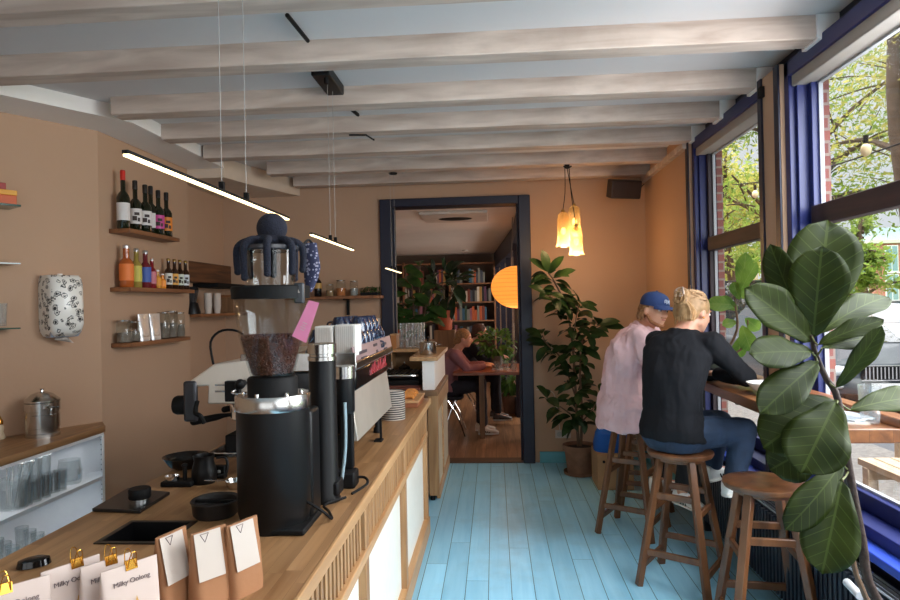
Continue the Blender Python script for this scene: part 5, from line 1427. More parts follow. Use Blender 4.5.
# ================================================================== plants
def leaf_shape(n=10, m_=6, kind='obovate'):
    """grid of a unit leaf: v along 0..1, u across -1..1 -> (width factor)"""
    out = []
    for i in range(n + 1):
        v = i / n
        if kind == 'fiddle': w = .5 * (math.sin(pi * min(v, 1) ** .92)) ** .55 * (.55 + .62 * v - .08 * math.sin(v * 2 * pi * 1.0)) if 0 < v < 1 else 0
        elif kind == 'long': w = .5 * math.sin(pi * v) ** .7
        else: w = .5 * math.sin(pi * v ** 1.1) ** .7
        out.append((v, w))
    return out
def add_leaf(mb, base, tip, width, nrm_, kind='obovate', curl=.12, fold=.15, n=9, m_=6, wave=0, rnd_=random, droop=None):
    base = V(base); tip = V(tip); ax = tip - base; L_ = ax.length; a = ax.normalized()
    nr = V(nrm_); nr = (nr - a * nr.dot(a))
    if nr.length < 1e-3: nr = a.orthogonal()
    nr.normalize(); s = a.cross(nr)
    vs, uv = [], []
    ph = rnd_.uniform(0, 6)
    for v, w in leaf_shape(n, m_, kind):
        c_ = base + ax * v + nr * (curl * L_ * 4 * v * (1 - v) * .5)
        if droop: c_ = c_ + V((0, 0, -droop * L_ * v * v))
        for k in range(m_ + 1):
            u = -1 + 2 * k / m_
            q = c_ + s * (u * w * width) + nr * (fold * abs(u) * w * width) + nr * (wave * width * math.sin(v * 15 + ph + (2 if u > 0 else 0)) * abs(u) ** 2)
            vs.append(q); uv.append(((u * max(w * 2, .05)) / 2 + .5, v))
    b = len(mb.v)
    if mb.uv is None: mb.uv = []
    mb.uv += uv
    fs = [(j * (m_ + 1) + k, j * (m_ + 1) + k + 1, (j + 1) * (m_ + 1) + k + 1, (j + 1) * (m_ + 1) + k) for j in range(n) for k in range(m_)]
    mb.add(vs, fs)

fig_m = leafmat('fiddle_leaf_green', (34, 46, 8), (52, 64, 12), .5, veins=True, vein=(140, 160, 80), trans=.22)
fp = thing('fiddle_leaf_fig', 'large fiddle leaf fig in the foreground on the right with broad drooping leaves', 'potted plant', (1.38, 2.03, 0))
YF = 1.98
st = [V((1.36, 2.05, .40)), P(876, 598, 2.0), P(862, 540, 2.0), P(849, 470, 1.99), P(838, 400, 1.98), P(826, 378, 1.98), P(816, 355, 1.98), P(811, 335, 1.98)]
MB().tube(st, [.016, .014, .013, .012, .010, .009, .008, .006], 10).build('stem', mat('dark_stem', (52, 36, 28), .7, bump=.6, bscale=60), fp)
MB().tube([V((1.34, 2.03, .40)), P(866, 598, 1.97), P(845, 505, 1.96), P(836, 430, 1.97)], [.009, .008, .007, .005], 8).build('side_stem', mat('brown_stem', (96, 72, 52), .7), fp)
tocam = V((0, 0, H)) - P(830, 380, 2.0)
tocam.normalize()
# (base px, tip px, width px, dY base, dY tip, normal tweak, droop)
LV = [((813, 338), (822, 246), 56, 0, -.02, (0, 0, 0), 'broad dark leaf standing upright at the top'),
      ((812, 336), (828, 220), 72, .05, .10, (.2, .1, .2), 'tallest leaf behind the upright one'),
      ((808, 336), (770, 244), 34, .04, .08, (-.5, 0, .2), 'slim leaf leaning left at the top'),
      ((812, 342), (745, 288), 46, 0, .0, (.0, 0, .5), 'leaf reaching left near the top'),
      ((818, 334), (888, 297), 34, .0, .10, (0, 0, .6), 'leaf reaching right near the top'),
      ((818, 345), (884, 320), 26, -.03, -.06, (.1, 0, .9), 'thin edge-on leaf on the right'),
      ((822, 348), (878, 338), 30, -.05, .0, (.0, 0, .5), 'right leaf below the thin one'),
      ((836, 388), (882, 326), 24, -.02, -.10, (.6, 0, .3), 'narrow leaf folded on the right'),
      ((812, 352), (749, 354), 38, -.03, -.08, (0, 0, .3), 'dark leaf pointing left in the middle'),
      ((818, 362), (760, 414), 40, -.04, -.12, (.2, 0, .4), 'curled leaf hanging lower left'),
      ((836, 400), (763, 448), 62, -.02, -.06, (0, 0, .25), 'broad leaf hanging left at mid height'),
      ((836, 402), (801, 474), 60, -.06, -.14, (0, 0, .1), 'dark veined leaf hanging down in the centre'),
      ((842, 462), (785, 530), 36, -.02, -.08, (.55, 0, .3), 'folded leaf hanging lower left'),
      ((842, 480), (822, 574), 52, -.05, -.12, (0, 0, .05), 'lowest broad leaf hanging straight down'),
      ((850, 410), (925, 398), 34, .0, .04, (0, 0, .7), 'leaf reaching out of the right edge'),
      ((824, 440), (770, 470), 52, .06, .10, (0, 0, .1), 'leaf behind the central ones')]
rn = random.Random(3)
for (b_, t_, w_, d0, d1, nt_, lab) in LV:
    B_ = P(b_[0], b_[1], YF + d0); T_ = P(t_[0], t_[1], YF + d1)
    mb = MB(); add_leaf(mb, B_, T_, w_ * YF / FPX * 1.0, tocam + V(nt_) * 1.2, 'fiddle', curl=rn.uniform(.05, .16), fold=rn.uniform(.05, .2), n=14, m_=8, wave=.035, rnd_=rn)
    lf_ = mb.build('leaf', fig_m, fp, solid=.0012)
    k_ = min(st[1:], key=lambda s_: (s_ - B_).length)
    MB().tube([k_, k_.lerp(B_, .5) + V((0, 0, -.005)), B_], .0028, 6, 2).build('leaf_stalk', mat('green_stalk', (92, 96, 48), .6), lf_)
MB().lathe([(.13, .0), (.15, .02), (.18, .34), (.19, .36), (.175, .36), (.165, .32), (0, .32)], (1.30, 2.0, 0), 32, caps=False).build('pot', mat('grey_pot', (120, 122, 118), .6), fp)
MB().lathe([(.168, .325), (.1, .34), (0, .345)], (1.30, 2.0, 0), 28, caps=False).build('soil', mat('soil', (44, 32, 24), .95, bump=.8), fp)
MB().tube([V((1.31, 2.02, .33)), V((1.34, 2.04, .37)), V((1.36, 2.05, .41))], .016, 8).build('stem_foot', MATS['dark_stem'], fp)

# rubber plant by the back wall
rub = leafmat('rubber_leaf', (24, 44, 20), (42, 64, 28), .4, veins=True, vein=(90, 110, 60), trans=.15)
rp = thing('rubber_plant', 'tall bushy rubber plant in a clay pot beside the doorway', 'potted plant', (.8, 5.95, 0))
YR = 5.98
pc = P(580, 470, YR); px0 = pc.x
potm = mat('terracotta_worn', (128, 94, 74), .85, var=.25, scale=10, bump=.3)
MB().lathe([(.105, .0), (.115, .03), (.135, .2), (.14, .22), (.152, .222), (.155, .27), (.143, .27), (.13, .24), (0, .235)], (px0, YR, .0), 32, caps=False).build('pot', potm, rp)
MB().lathe([(.132, .0), (.145, .004), (.15, .03), (.145, .03), (.135, .008)], (px0, YR, 0), 32).build('saucer', potm, rp)
MB().lathe([(.135, .24), (.08, .252), (0, .255)], (px0, YR, 0), 24, caps=False).build('soil', mat('soil', (44, 32, 24), .95, bump=.8), rp)
def branch(pts, r0, r1): 
    n_ = len(pts); return [V((p_[0], p_[1], p_[2])) for p_ in pts], [r0 + (r1 - r0) * i / (n_ - 1) for i in range(n_)]
def PY(px, py, dy=0): return P(px, py, YR + dy)
stems = [[V((px0 - .01, YR, .24)), PY(576, 400), PY(573, 350, .05), PY(567, 310, 0), PY(556, 285, -.03), PY(548, 272, -.05)],
         [V((px0 + .01, YR, .24)), PY(582, 415, -.05), PY(580, 370, -.08), PY(584, 335, -.1), PY(600, 325, -.15)],
         [PY(575, 395), PY(562, 360, .1), PY(548, 345, .12), PY(542, 335, .1)],
         [PY(574, 352, .04), PY(575, 325, -.1), PY(580, 300, -.16)],
         [PY(578, 420), PY(562, 408, -.08), PY(545, 398, -.12)],
         [PY(579, 425), PY(592, 410, -.15), PY(600, 395, -.2)],
         [PY(565, 308), PY(556, 300, -.15), PY(545, 295, -.2)]]
sm = MB(); lf = MB(); rn = random.Random(21)
for i, s_ in enumerate(stems):
    sm.tube(s_, [(.014 if i < 2 else .008) * (1 - .6 * k / (len(s_) - 1)) for k in range(len(s_))], 8)
    seg = [(s_[j], s_[j + 1]) for j in range(len(s_) - 1)]
    for j, (a, b) in enumerate(seg):
        if i < 2 and j == 0: continue
        nl = 13 if i < 2 else 10
        for k in range(nl):
            p_ = a.lerp(b, (k + rn.random()) / nl); an = rn.uniform(0, 2 * pi)
            up_ = rn.uniform(-.75, .5) + (.5 if j == len(seg) - 1 and k > nl - 4 else 0)
            d_ = V((math.cos(an), math.sin(an) * .8, up_)).normalized()
            if p_.y + d_.y * .2 > 6.33: d_.y = -abs(d_.y)
            L_ = rn.uniform(.12, .20); b0 = p_ + d_ * .025
            add_leaf(lf, b0, b0 + d_ * L_, L_ * .46, V((0, -.6, 1)) + V((rn.gauss(0, .3), rn.gauss(0, .3), 0)), 'obovate', curl=.15, fold=.2, n=6, m_=4, rnd_=rn, droop=rn.uniform(0, .35))
for (px, py, an, up_) in ((596, 325, 0, .15), (600, 326, .2, -.1), (548, 272, 1.8, .8), (548, 272, 2.6, .6), (548, 274, .6, .9), (553, 278, -.4, .3), (585, 330, -.1, -.3)):
    b0 = PY(px, py, -.08); d_ = V((math.cos(an), -.25, up_)).normalized()
    add_leaf(lf, b0, b0 + d_ * .22, .095, V((0, -.8, .8)), 'obovate', n=6, m_=4, rnd_=rn)
sm.build('stem', mat('brown_stem', (96, 72, 52), .7), rp)
lf.build('foliage', rub, rp)

# pine crate with blue cloth bag
crx = P(596, 470, 5.55).x
t = thing('wooden_crate', 'pale pine crate standing on the floor beside the clay pot', 'crate', (crx + .2, 5.62, 0))
MB().box(crx, crx + .30, 5.46, 5.80, 0, .30).build('body', mat('pine_crate', (176, 138, 98), .6, var=.1, scale=4), t, bevel=.004)
k_ = P(604, 462, 5.455)
MB().lathe([(.012, 0), (.012, .004)], (k_.x, 5.458, k_.z), 14, Matrix.Rotation(pi / 2, 3, 'X')).build('knot_hole', blackm, t)
t = thing('blue_bag', 'bright blue cloth bag resting on the pine crate', 'bag', (crx + .16, 5.6, .30))
MB().loft([(V((crx + .145, 5.63, .302)), V((.15, 0, 0)), V((0, .13, 0))), (V((crx + .145, 5.63, .36)), V((.15, 0, 0)), V((0, .14, 0))), (V((crx + .15, 5.6, .46)), V((.14, 0, 0)), V((0, .11, 0))), (V((crx + .14, 5.6, .50)), V((.11, 0, 0)), V((0, .06, 0)))], 28, 2.6).build('cloth', mat('blue_cloth', (22, 88, 170), .8, bump=.5, bscale=12), t)
MB().tube([(crx + .08, 5.57, .49), (crx + .12, 5.56, .56), (crx + .2, 5.56, .56), (crx + .22, 5.57, .49)], .01, 8).build('strap', MATS['blue_cloth'], t)
# socket on back wall
c_ = P(563, 434, 6.395)
t = thing('wall_socket', 'white double wall socket on the back wall beside the clay pot', 'socket', (c_.x, 6.395, c_.z))
MB().box(c_.x - .075, c_.x + .075, 6.385, 6.40, c_.z - .04, c_.z + .04).build('plate', white_c, t, bevel=.004)
for s in (-1, 1): MB().lathe([(.024, 0), (.024, .003), (.02, .003)], (c_.x + s * .036, 6.386, c_.z), 20, Matrix.Rotation(pi / 2, 3, 'X')).build('outlet', mat('socket_grey', (170, 166, 160), .5), t)
MB().tube([(c_.x - .03, 6.39, c_.z + .04), (c_.x - .06, 6.392, c_.z + .3), (c_.x - .1, 6.392, c_.z + .42), (c_.x - .25, 6.392, c_.z + .44)], .004, 6).build('cable', white_c, t)

# plant on the table at the far window
YP = 4.15
c_ = V((1.42, YP, 1.10))
t = thing('window_plant', 'potted fiddle leaf plant with upright leaves on the table before the far window', 'potted plant', c_)
MB().lathe([(.07, 0), (.078, .01), (.098, .11), (.10, .125), (.09, .125), (.085, .1), (0, .1)], c_, 32, caps=False).build('pot', mat('sage_pot', (92, 112, 104), .5), t)
MB().lathe([(.087, .10), (.05, .112), (0, .114)], c_, 24, caps=False).build('soil', MATS['soil'], t)
sm = MB().tube([c_ + V((0, 0, .1)), P(737, 330, YP), P(735, 300, YP), P(740, 285, YP)], [.01, .008, .006, .004], 8)
sm.tube([c_ + V((.01, 0, .1)), P(745, 345, YP), P(748, 320, YP)], [.008, .006, .004], 8)
sm.build('stem', MATS['brown_stem'], t)
yl = leafmat('backlit_leaf', (84, 120, 50), (124, 156, 66), .4, veins=True, vein=(210, 214, 150), trans=.5)
lf = MB(); rn = random.Random(6)
for b_, e_, w_ in (((743, 300), (746, 252), 18), ((740, 292), (757, 262), 14), ((738, 310), (718, 298), 14), ((736, 305), (706, 304), 17), ((737, 322), (722, 325), 11), ((742, 325), (752, 352), 18), ((745, 318), (760, 330), 14), ((742, 335), (738, 358), 15), ((740, 300), (733, 282), 12)):
    add_leaf(lf, P(b_[0], b_[1], YP + rn.uniform(-.03, .03)), P(e_[0], e_[1], YP + rn.uniform(-.06, .06)), w_ * YP / FPX, V((-.5, -.8, .2)), 'fiddle', n=9, m_=6, wave=.03, rnd_=rn)
lf.build('foliage', yl, t)

# ================================================================== people
def figure(name, lab, J, top_c, pants_c, skin_c, hair_c, hairfn, hat=None, vox=.008, fine=True, shoe_c=(235, 235, 232), face=True, sleeve_to=.92, loose=1.0, grp=None, hem=0):
    """J: joints in room coordinates. facing vectors: 'ff' pelvis, 'fc' chest, 'fh' head"""
    Z = V((0, 0, 1))
    root = thing(name, lab, 'person', (J['hip'].x, J['hip'].y, J['base']), grp)
    OFF[root.name] = V(root.location)
    skin = mat('skin_%d' % skin_c[0], skin_c, .5, sub=.15 if fine else 0, var=.05)
    def fr(f, up):
        up = V(up).normalized(); f = V(f); f = (f - up * f.dot(up)).normalized(); r = f.cross(up); return r, f, up
    spine = (J['neck'] - J['hip']).normalized()
    cr, cf, cu = fr(J['fc'], spine)
    pr, pf, pu = fr(J['ff'], Z)
    hr_, hf, hu = fr(J['fh'], J.get('hu', Z))
    HM = Matrix((hr_, hf, hu)).transposed()
    hc = J['head']
    def h(x, y, z): return hc + HM @ V((x, y, z))
    body = MB()
    # head: skull, face, jaw, features
    body.ell(h(0, -.012, .02), (.074, .092, .088), HM, 24, 16)
    body.ell(h(0, .022, -.035), (.060, .066, .074), HM, 20, 14)
    body.ell(h(0, .052, -.078), (.034, .030, .028), HM)            # chin
    body.cap(h(-.048, .0, -.06), .018, h(-.02, .055, -.085), .014).cap(h(.048, .0, -.06), .018, h(.02, .055, -.085), .014)
    if face:
        body.cap(h(0, .080, .012), .008, h(0, .104, -.022), .0125)  # nose
        body.ell(h(-.012, .092, -.026), .009).ell(h(.012, .092, -.026), .009)
        body.cap(h(-.036, .070, .026), .010, h(.036, .070, .026), .010)  # brow
        body.ell(h(0, .080, -.048), (.022, .012, .006), HM).ell(h(0, .078, -.058), (.019, .012, .007), HM)
        body.ell(h(-.036, .056, -.02), (.020, .020, .018), HM).ell(h(.036, .056, -.02), (.020, .020, .018), HM)
    for s in (-1, 1): body.ell(h(s * .076, -.010, -.012), (.009, .018, .029), HM)
    body.cap(J['neck'] + cu * -.02, .058, h(0, -.02, -.06), .052)
    # torso
    hip, neck = J['hip'], J['neck']
    L_ = (neck - hip).length
    def T(t): return hip.lerp(neck, t) + (J.get('bend', V((0, 0, 0))) * math.sin(pi * t))
    def rl(a, b, t): return (a * (1 - t) + b * t).normalized()
    sw = J.get('sw', .20)
    prof = J.get('prof', [(0, .165, .115), (.12, .17, .118), (.35, .145, .10), (.6, .165, .112), (.8, .18, .11), (.92, .13, .085), (1.0, .06, .06)])
    body.loft([(T(t), rl(pr, cr, t) * a, rl(pf, cf, t) * b) for t, a, b in prof], 24, 2.3)
    hr2 = .085
    shoes = []
    for s, sd in ((-1, 'l'), (1, 'r')):
        sh, el, wr = J['sh' + sd], J['el' + sd], J['wr' + sd]
        body.cap(sh, .05, el, .038).cap(el, .038, wr, .024)
        hj = hip + pr * s * .09
        kn, an = J['kn' + sd], J['an' + sd]
        body.cap(hj, .082, kn, .055).cap(kn, .055, an, .036)
        tf = J['toe' + sd]
        body.cap(an + V((0, 0, -.02)), .034, tf, .028)
        # hand
        hd = J.get('hd' + sd)
        if hd is None: hd = (wr - el).normalized()
        hn = J.get('hn' + sd, V((0, 0, -1)))
        hx = hd.cross(hn).normalized() * (s)          # towards little finger / away from thumb
        hn = hx.cross(hd) * s
        palm = wr + hd * .045
        PM = Matrix((hx, hd, hn)).transposed()
        body.ell(palm, (.038, .050, .016), PM, 16, 10)
        for k, (off, ln) in enumerate(((-.028, .068), (-.010, .078), (.010, .072), (.027, .056))):
            b0 = palm + hx * off + hd * .030
            b1 = b0 + hd * ln * .5 + hn * .010; b2 = b1 + hd * ln * .38 + hn * .026
            body.cap(b0, .0092, b1, .0085, 8).cap(b1, .0085, b2, .0072, 8)
        t0 = wr + hd * .022 - hx * .026; t1 = t0 + hd * .030 - hx * .026 + hn * .012; t2 = t1 + hd * .026 - hx * .004 + hn * .012
        body.cap(t0, .013, t1, .010, 8).cap(t1, .010, t2, .0085, 8)
    body.build('body', skin, root, remesh=vox)
    # eyes
    if face:
        for s in (-1, 1):
            e = MB().ell(h(s * .031, .069, .008), (.0125, .0125, .0095), HM, 14, 10).build('eye', mat('eye_white', (225, 220, 214), .3), root)
            MB().ell(h(s * .031, .0785, .007), (.0062, .004, .0062), HM, 12, 8).build('iris', mat('iris_dark', (52, 50, 50), .2), e)
            MB().tube([h(s * .016, .078, .027), h(s * .030, .082, .031), h(s * .046, .073, .027)], .0035, 6).build('eyebrow', mat('brow_%d' % hair_c[0], tuple(int(q * .7) for q in hair_c), .9), root)
        MB().ell(h(0, .0855, -.052), (.020, .008, .0055), HM, 12, 8).build('lips', mat('lips', (176, 104, 92), .5), root)
    # trousers
    pm = MB()
    pm.loft([(hip + V((0, 0, -.10)), pr * .15, pf * .12), (hip + V((0, 0, -.04)), pr * .19, pf * .145), (T(.03), pr * .182, pf * .136), (T(.09), pr * .17, pf * .125)], 24, 2.4)
    for s, sd in ((-1, 'l'), (1, 'r')):
        hj = hip + pr * s * .09; kn, an = J['kn' + sd], J['an' + sd]
        pm.cap(hj + V((0, 0, -.005)), .10, hj.lerp(kn, .5) + V((0, 0, .0)), .086).cap(hj.lerp(kn, .5), .086, kn, .068).cap(kn, .068, kn.lerp(an, .5), .062).cap(kn.lerp(an, .5), .062, kn.lerp(an, .88), .056)
    def wr_(amp, sc):
        return lambda q: (noise.noise(V((q.x * sc, q.y * sc, q.z * sc * .45))) * amp + abs(noise.noise(V((q.x * sc * 2.3 + 7, q.y * sc * 2.3, q.z * sc * 1.1)))) * amp * .6)
    pants = mat('trousers_%d_%d' % (pants_c[0], pants_c[2]), pants_c, .85, var=.22, scale=14, bump=.25, bscale=300)
    pm.build('trousers', pants, root, remesh=vox, disp=wr_(.007, 16))
    # top
    tm = MB()
    lo = loose
    h0 = -.02 - hem
    tp = [(h0 - .015, .197, .154), (.04, .197, .154), (.12, .182, .14), (.2, .165, .125), (.4, .16, .12), (.6, .178, .125), (.78, .19, .122), (.9, .155, .10), (.97, .092, .082), (1.0, .074, .074)]
    k_ = sw / .20
    tm.loft([(T(t) if t >= 0 else hip + pu * t, rl(pr, cr, max(t, 0)) * a * lo * (k_ if .5 < t < .95 else 1), rl(pf, cf, max(t, 0)) * b * lo) for t, a, b in tp], 28, 2.35)
    for s, sd in ((-1, 'l'), (1, 'r')):
        sh, el, wr = J['sh' + sd], J['el' + sd], J['wr' + sd]
        tm.cap(T(.86).lerp(sh, .35), .066, sh, .070 * lo).cap(sh, .070 * lo, sh.lerp(el, .6), .056 * lo).cap(sh.lerp(el, .6), .056 * lo, el, .052 * lo).cap(el, .052 * lo, el.lerp(wr, sleeve_to), .038 * lo)
    topm = mat('top_%d_%d' % (top_c[0], top_c[2]), top_c, .9, var=.08, scale=8, bump=.2, bscale=260, spec=.2)
    tm.build('shirt' if hem else 'sweater', topm, root, remesh=vox, disp=wr_(.018 if hem else .010, 17 if hem else 13))
    if hem:
        cb = MB(); c0_ = T(1.0)
        for s in (-1, 1):
            ps_ = [c0_ + cr * (s * .072 * math.sin(a)) + cf * (-.066 * math.cos(a)) + cu * (.012 - .028 * (a / 2.6)) for a in (0, .6, 1.2, 1.9, 2.6)]
            cb.tube(ps_, [.017, .017, .017, .016, .010], 8)
        cb.build('collar', topm, root)
        for s, sd in ((-1, 'l'), (1, 'r')):
            el, wr = J['el' + sd], J['wr' + sd]
            d_ = (wr - el).normalized()
            MB().rod(el.lerp(wr, sleeve_to - .14), el.lerp(wr, sleeve_to + .02), .045, .043, 18).build('cuff', topm, root)
    # shoes
    for s, sd in ((-1, 'l'), (1, 'r')):
        an, tf = J['an' + sd], J['toe' + sd]
        d_ = V((tf.x - an.x, tf.y - an.y, 0)).normalized(); sd_ = V((d_.y, -d_.x, 0))
        b0 = V((an.x, an.y, an.z - .075)); 
        SM = Matrix((sd_, d_, Z)).transposed().to_4x4(); SM.translation = b0
        q = MB()
        rings = []
        for yy, w, hh in ((-.065, .020, .045), (-.055, .034, .075), (-.02, .037, .088), (.03, .038, .075), (.08, .042, .052), (.13, .046, .042), (.165, .038, .034), (.185, .016, .022)):
            rings.append((SM @ V((0, yy, .012 + hh / 2)), (SM.to_3x3() @ V((w, 0, 0))), V((0, 0, hh / 2 + .004))))
        so = q.loft(rings, 18, 2.6).build('shoe', mat('shoe_%d' % shoe_c[0], shoe_c, .5), root)
        rings = [(c_ + V((0, 0, -b.z + .002)), a * 1.06, V((0, 0, .010))) for c_, a, b in rings]
        MB().loft(rings, 18, 4).build('sole', mat('sole_white', (228, 226, 220), .6), so)
        st_ = MB()
        for k in range(3):
            for s2 in (-1, 1):
                a_ = SM @ V((s2 * .0425, .035 + k * .022, .02)); b_ = SM @ V((s2 * .030, .015 + k * .022, .066))
                st_.bar(a_, b_, .009, .004, sd_)
        st_.build('stripes', blackm, so)
    hairfn(root, h, HM, hair_c)
    if hat: hat(root, h, HM)
    return root

def hair_strands(mb, pts, r, n=5):
    mb.tube(pts, r, n, 3)

def hair_bun(root, h, HM, hc_, sc=1.0):
    hm = mat('hair_%d' % hc_[0], hc_, .55, var=.25, scale=40, bump=.15, bscale=90)
    mb = MB()
    mb.ell(h(0, -.022, .034), (.085, .095, .088), HM, 24, 16)
    mb.ell(h(0, -.055, .0), (.076, .065, .075), HM, 20, 12)
    mb.ell(h(0, -.085, .055), (.052, .046, .05), HM).ell(h(.02, -.075, .085), (.036, .034, .034), HM).ell(h(-.03, -.09, .03), (.035, .03, .04), HM)
    rn = random.Random(5)
    for k in range(46):
        a = -1.3 + 2.6 * k / 45
        x0, x1 = .082 * math.sin(a), .03 * math.sin(a)
        p0 = h(x0, .045 - .05 * abs(math.sin(a)), .075 - .055 * abs(math.sin(a)) ** 2); p1 = h(x0 * 1.05, -.03, .10 - .06 * abs(math.sin(a)) + .012); p2 = h(x1, -.105, .075 + rn.uniform(-.02, .01))
        mb.tube([p0, p1, p2], .006, 5, 3)
    for k in range(30):
        a = -1.2 + 2.4 * k / 29
        mb.tube([h(.066 * math.sin(a), -.07 - .02 * math.cos(a), -.06 + rn.uniform(-.01, .005)), h(.07 * math.sin(a), -.10, -.01), h(.03 * math.sin(a), -.118, .05)], .0055, 5, 3)
    for k in range(14):
        a = k * 2 * pi / 14
        c = h(0, -.095, .062)
        mb.tube([c + HM @ V((.045 * math.cos(a), -.01, .045 * math.sin(a))), c + HM @ V((.05 * math.cos(a + .9), -.025, .05 * math.sin(a + .9))), c + HM @ V((.02 * math.cos(a + 1.8), -.035, .02 * math.sin(a + 1.8)))], .008, 5, 3)
    mb.build('hair', hm, root, remesh=.0045)
    sv = MB()
    for k in range(110):
        a = rn.uniform(-1.5, 1.5); zz_ = rn.uniform(-.06, .07)
        if zz_ > -.01:
            ps_ = [h(.084 * math.sin(a), .05 - .06 * abs(math.sin(a)), .06 + .03 * math.cos(a)), h(.09 * math.sin(a), -.03, .055 + .072 * math.cos(a)), h(.04 * math.sin(a), -.108 + rn.uniform(-.01, .01), .075 + rn.uniform(-.03, .03))]
        else:
            ps_ = [h(.078 * math.sin(a), -.05 - .045 * math.cos(a), -.065 + rn.uniform(-.02, .01)), h(.082 * math.sin(a), -.055 - .055 * math.cos(a), -.01), h(.04 * math.sin(a), -.118, .045)]
        sv.tube(ps_, [.0022, .0032, .0022], 5, 4)
    for k in range(34):
        a = rn.uniform(0, 2 * pi); c = h(0, -.1, .062); r_ = rn.uniform(.02, .052)
        sv.tube([c + HM @ V((r_ * math.cos(a + q_ * .6), -.012 - .03 * (1 - r_ / .06) - .005 * q_, r_ * math.sin(a + q_ * .6))) for q_ in range(4)], .0034, 5, 3)
    sv.build('hair_strands', mat('hair_light_%d' % hc_[0], tuple(min(255, int(q_ * 1.12)) for q_ in hc_), .5, var=.2, scale=40), root)
    st_ = MB()
    for k in range(16):
        a = rn.uniform(-1.4, 1.4)
        s_ = h(.07 * math.sin(a), -.08, .02 + rn.uniform(-.05, .08)); e_ = s_ + HM @ V((math.sin(a) * .03, -.02, rn.uniform(.0, .05)))
        st_.tube([s_, s_.lerp(e_, .5) + HM @ V((0, -.01, .01)), e_], .0012, 4, 3)
    st_.build('loose_strands', hm, root)
    return hm
def hair_woman(root, h, HM, hc_):
    hair_bun(root, h, HM, hc_)
    cl = MB(); c = h(0, -.118, .085)
    for s in (-1, 1):
        cl.tube([c + HM @ V((s * .006, -.008, .03)), c + HM @ V((s * .028, -.02, .015)), c + HM @ V((s * .034, -.016, -.012)), c + HM @ V((s * .024, -.002, -.03))], .0055, 6)
        for k in range(4): cl.tube([c + HM @ V((s * .032, -.018, .012 - k * .012)), c + HM @ V((s * .012, -.026, .008 - k * .012))], .0035, 5, 2)
    cl.build('hair_claw', mat('taupe_clip', (176, 150, 132), .3), root)
    MB().ell(h(.084, -.012, -.035), .006).build('earring', gold, root)

def hair_man(root, h, HM, hc_):
    hm = mat('hair_%d' % hc_[0], hc_, .6, var=.35, scale=60, bump=.3, bscale=120)
    mb = MB().ell(h(0, -.03, .015), (.082, .085, .082), HM, 22, 14)
    mb.ell(h(0, -.055, -.03), (.070, .050, .050), HM)
    rn = random.Random(9)
    for k in range(40):
        a = rn.uniform(-1.7, 1.7); z0 = rn.uniform(-.03, .03)
        p0 = h(.078 * math.sin(a), -.03 - .07 * math.cos(a), z0 + .01); p1 = h(.088 * math.sin(a), -.03 - .082 * math.cos(a), z0 - .03); p2 = h(.082 * math.sin(a + .15), -.03 - .082 * math.cos(a + .15), z0 - .055)
        mb.tube([p0, p1, p2], [.010, .010, .006], 6, 3)
    mb.build('hair', hm, root, remesh=.0045)
    # short beard along the jaw
    bd = MB()
    for s in (-1, 1):
        bd.cap(h(s * .066, .0, -.035), .011, h(s * .052, .030, -.075), .014).cap(h(s * .052, .030, -.075), .014, h(s * .018, .064, -.092), .014)
    bd.cap(h(-.02, .066, -.092), .015, h(.02, .066, -.092), .015).cap(h(-.022, .084, -.040), .0055, h(0, .092, -.037), .006).cap(h(.022, .084, -.040), .0055, h(0, .092, -.037), .006)
    bd.build('beard', mat('beard_ginger', (156, 104, 70), .85, var=.3, scale=120, bump=.5, bscale=200), root, remesh=.004)

def cap_hat(root, h, HM):
    cm = mat('cap_blue', (38, 62, 112), .8, bump=.2, bscale=200, var=.1)
    q = MB(); rings = []
    for z, rx, ry in ((.028, .088, .103), (.05, .089, .104), (.08, .084, .097), (.105, .068, .078), (.12, .045, .05), (.128, .012, .014)):
        rings.append((h(0, -.012, z), HM @ V((rx, 0, 0)), HM @ V((0, ry, 0))))
    c = q.loft(rings, 32, 2.05).build('cap', cm, root)
    MB().ell(h(0, -.012, .128), .007).build('cap_button', cm, c)
    n = 16; vs = []
    for lay, dz in ((0, 0), (1, .004)):
        for k in range(n + 1):
            a = pi * k / n
            x = .080 * math.cos(a)
            vs.append(h(x, .055 + .035 * math.sin(a), .034 + dz + .006 * math.sin(a)))
            vs.append(h(x * 1.0, .06 + .112 * math.sin(a) ** .8, .034 + dz - .022 * (x / .08) ** 2 * 1 - .010 * math.sin(a)))
    N2 = 2 * (n + 1); fs = []
    for k in range(n):
        fs.append((2 * k, 2 * k + 1, 2 * k + 3, 2 * k + 2)); fs.append((N2 + 2 * k, N2 + 2 * k + 2, N2 + 2 * k + 3, N2 + 2 * k + 1))
        fs.append((2 * k + 1, N2 + 2 * k + 1, N2 + 2 * k + 3, 2 * k + 3)); fs.append((2 * k, 2 * k + 2, N2 + 2 * k + 2, N2 + 2 * k))
    MB().add(vs, fs).build('cap_brim', cm, c)
    lg = MB()
    for (x0, z0, x1, z1) in ((-.020, .055, -.020, .082), (-.020, .082, -.006, .058), (-.006, .058, -.006, .082), (.006, .055, .006, .082), (.006, .082, .020, .08), (.006, .068, .016, .068), (.02, .08, .022, .06)):
        lg.tube([h(x0, .0935 - (z0 - .055) * .25, z0), h(x1, .0935 - (z1 - .055) * .25, z1)], .0026, 5, 1)
    lg.build('cap_logo', mat('cap_thread', (196, 206, 222), .7), c)
    MB().tube([h(-.06, -.075, .04), h(0, -.118, .036), h(.06, -.075, .04)], .003, 5).build('cap_strap', mat('cap_pale', (170, 182, 200), .7), c)

seatz = SH
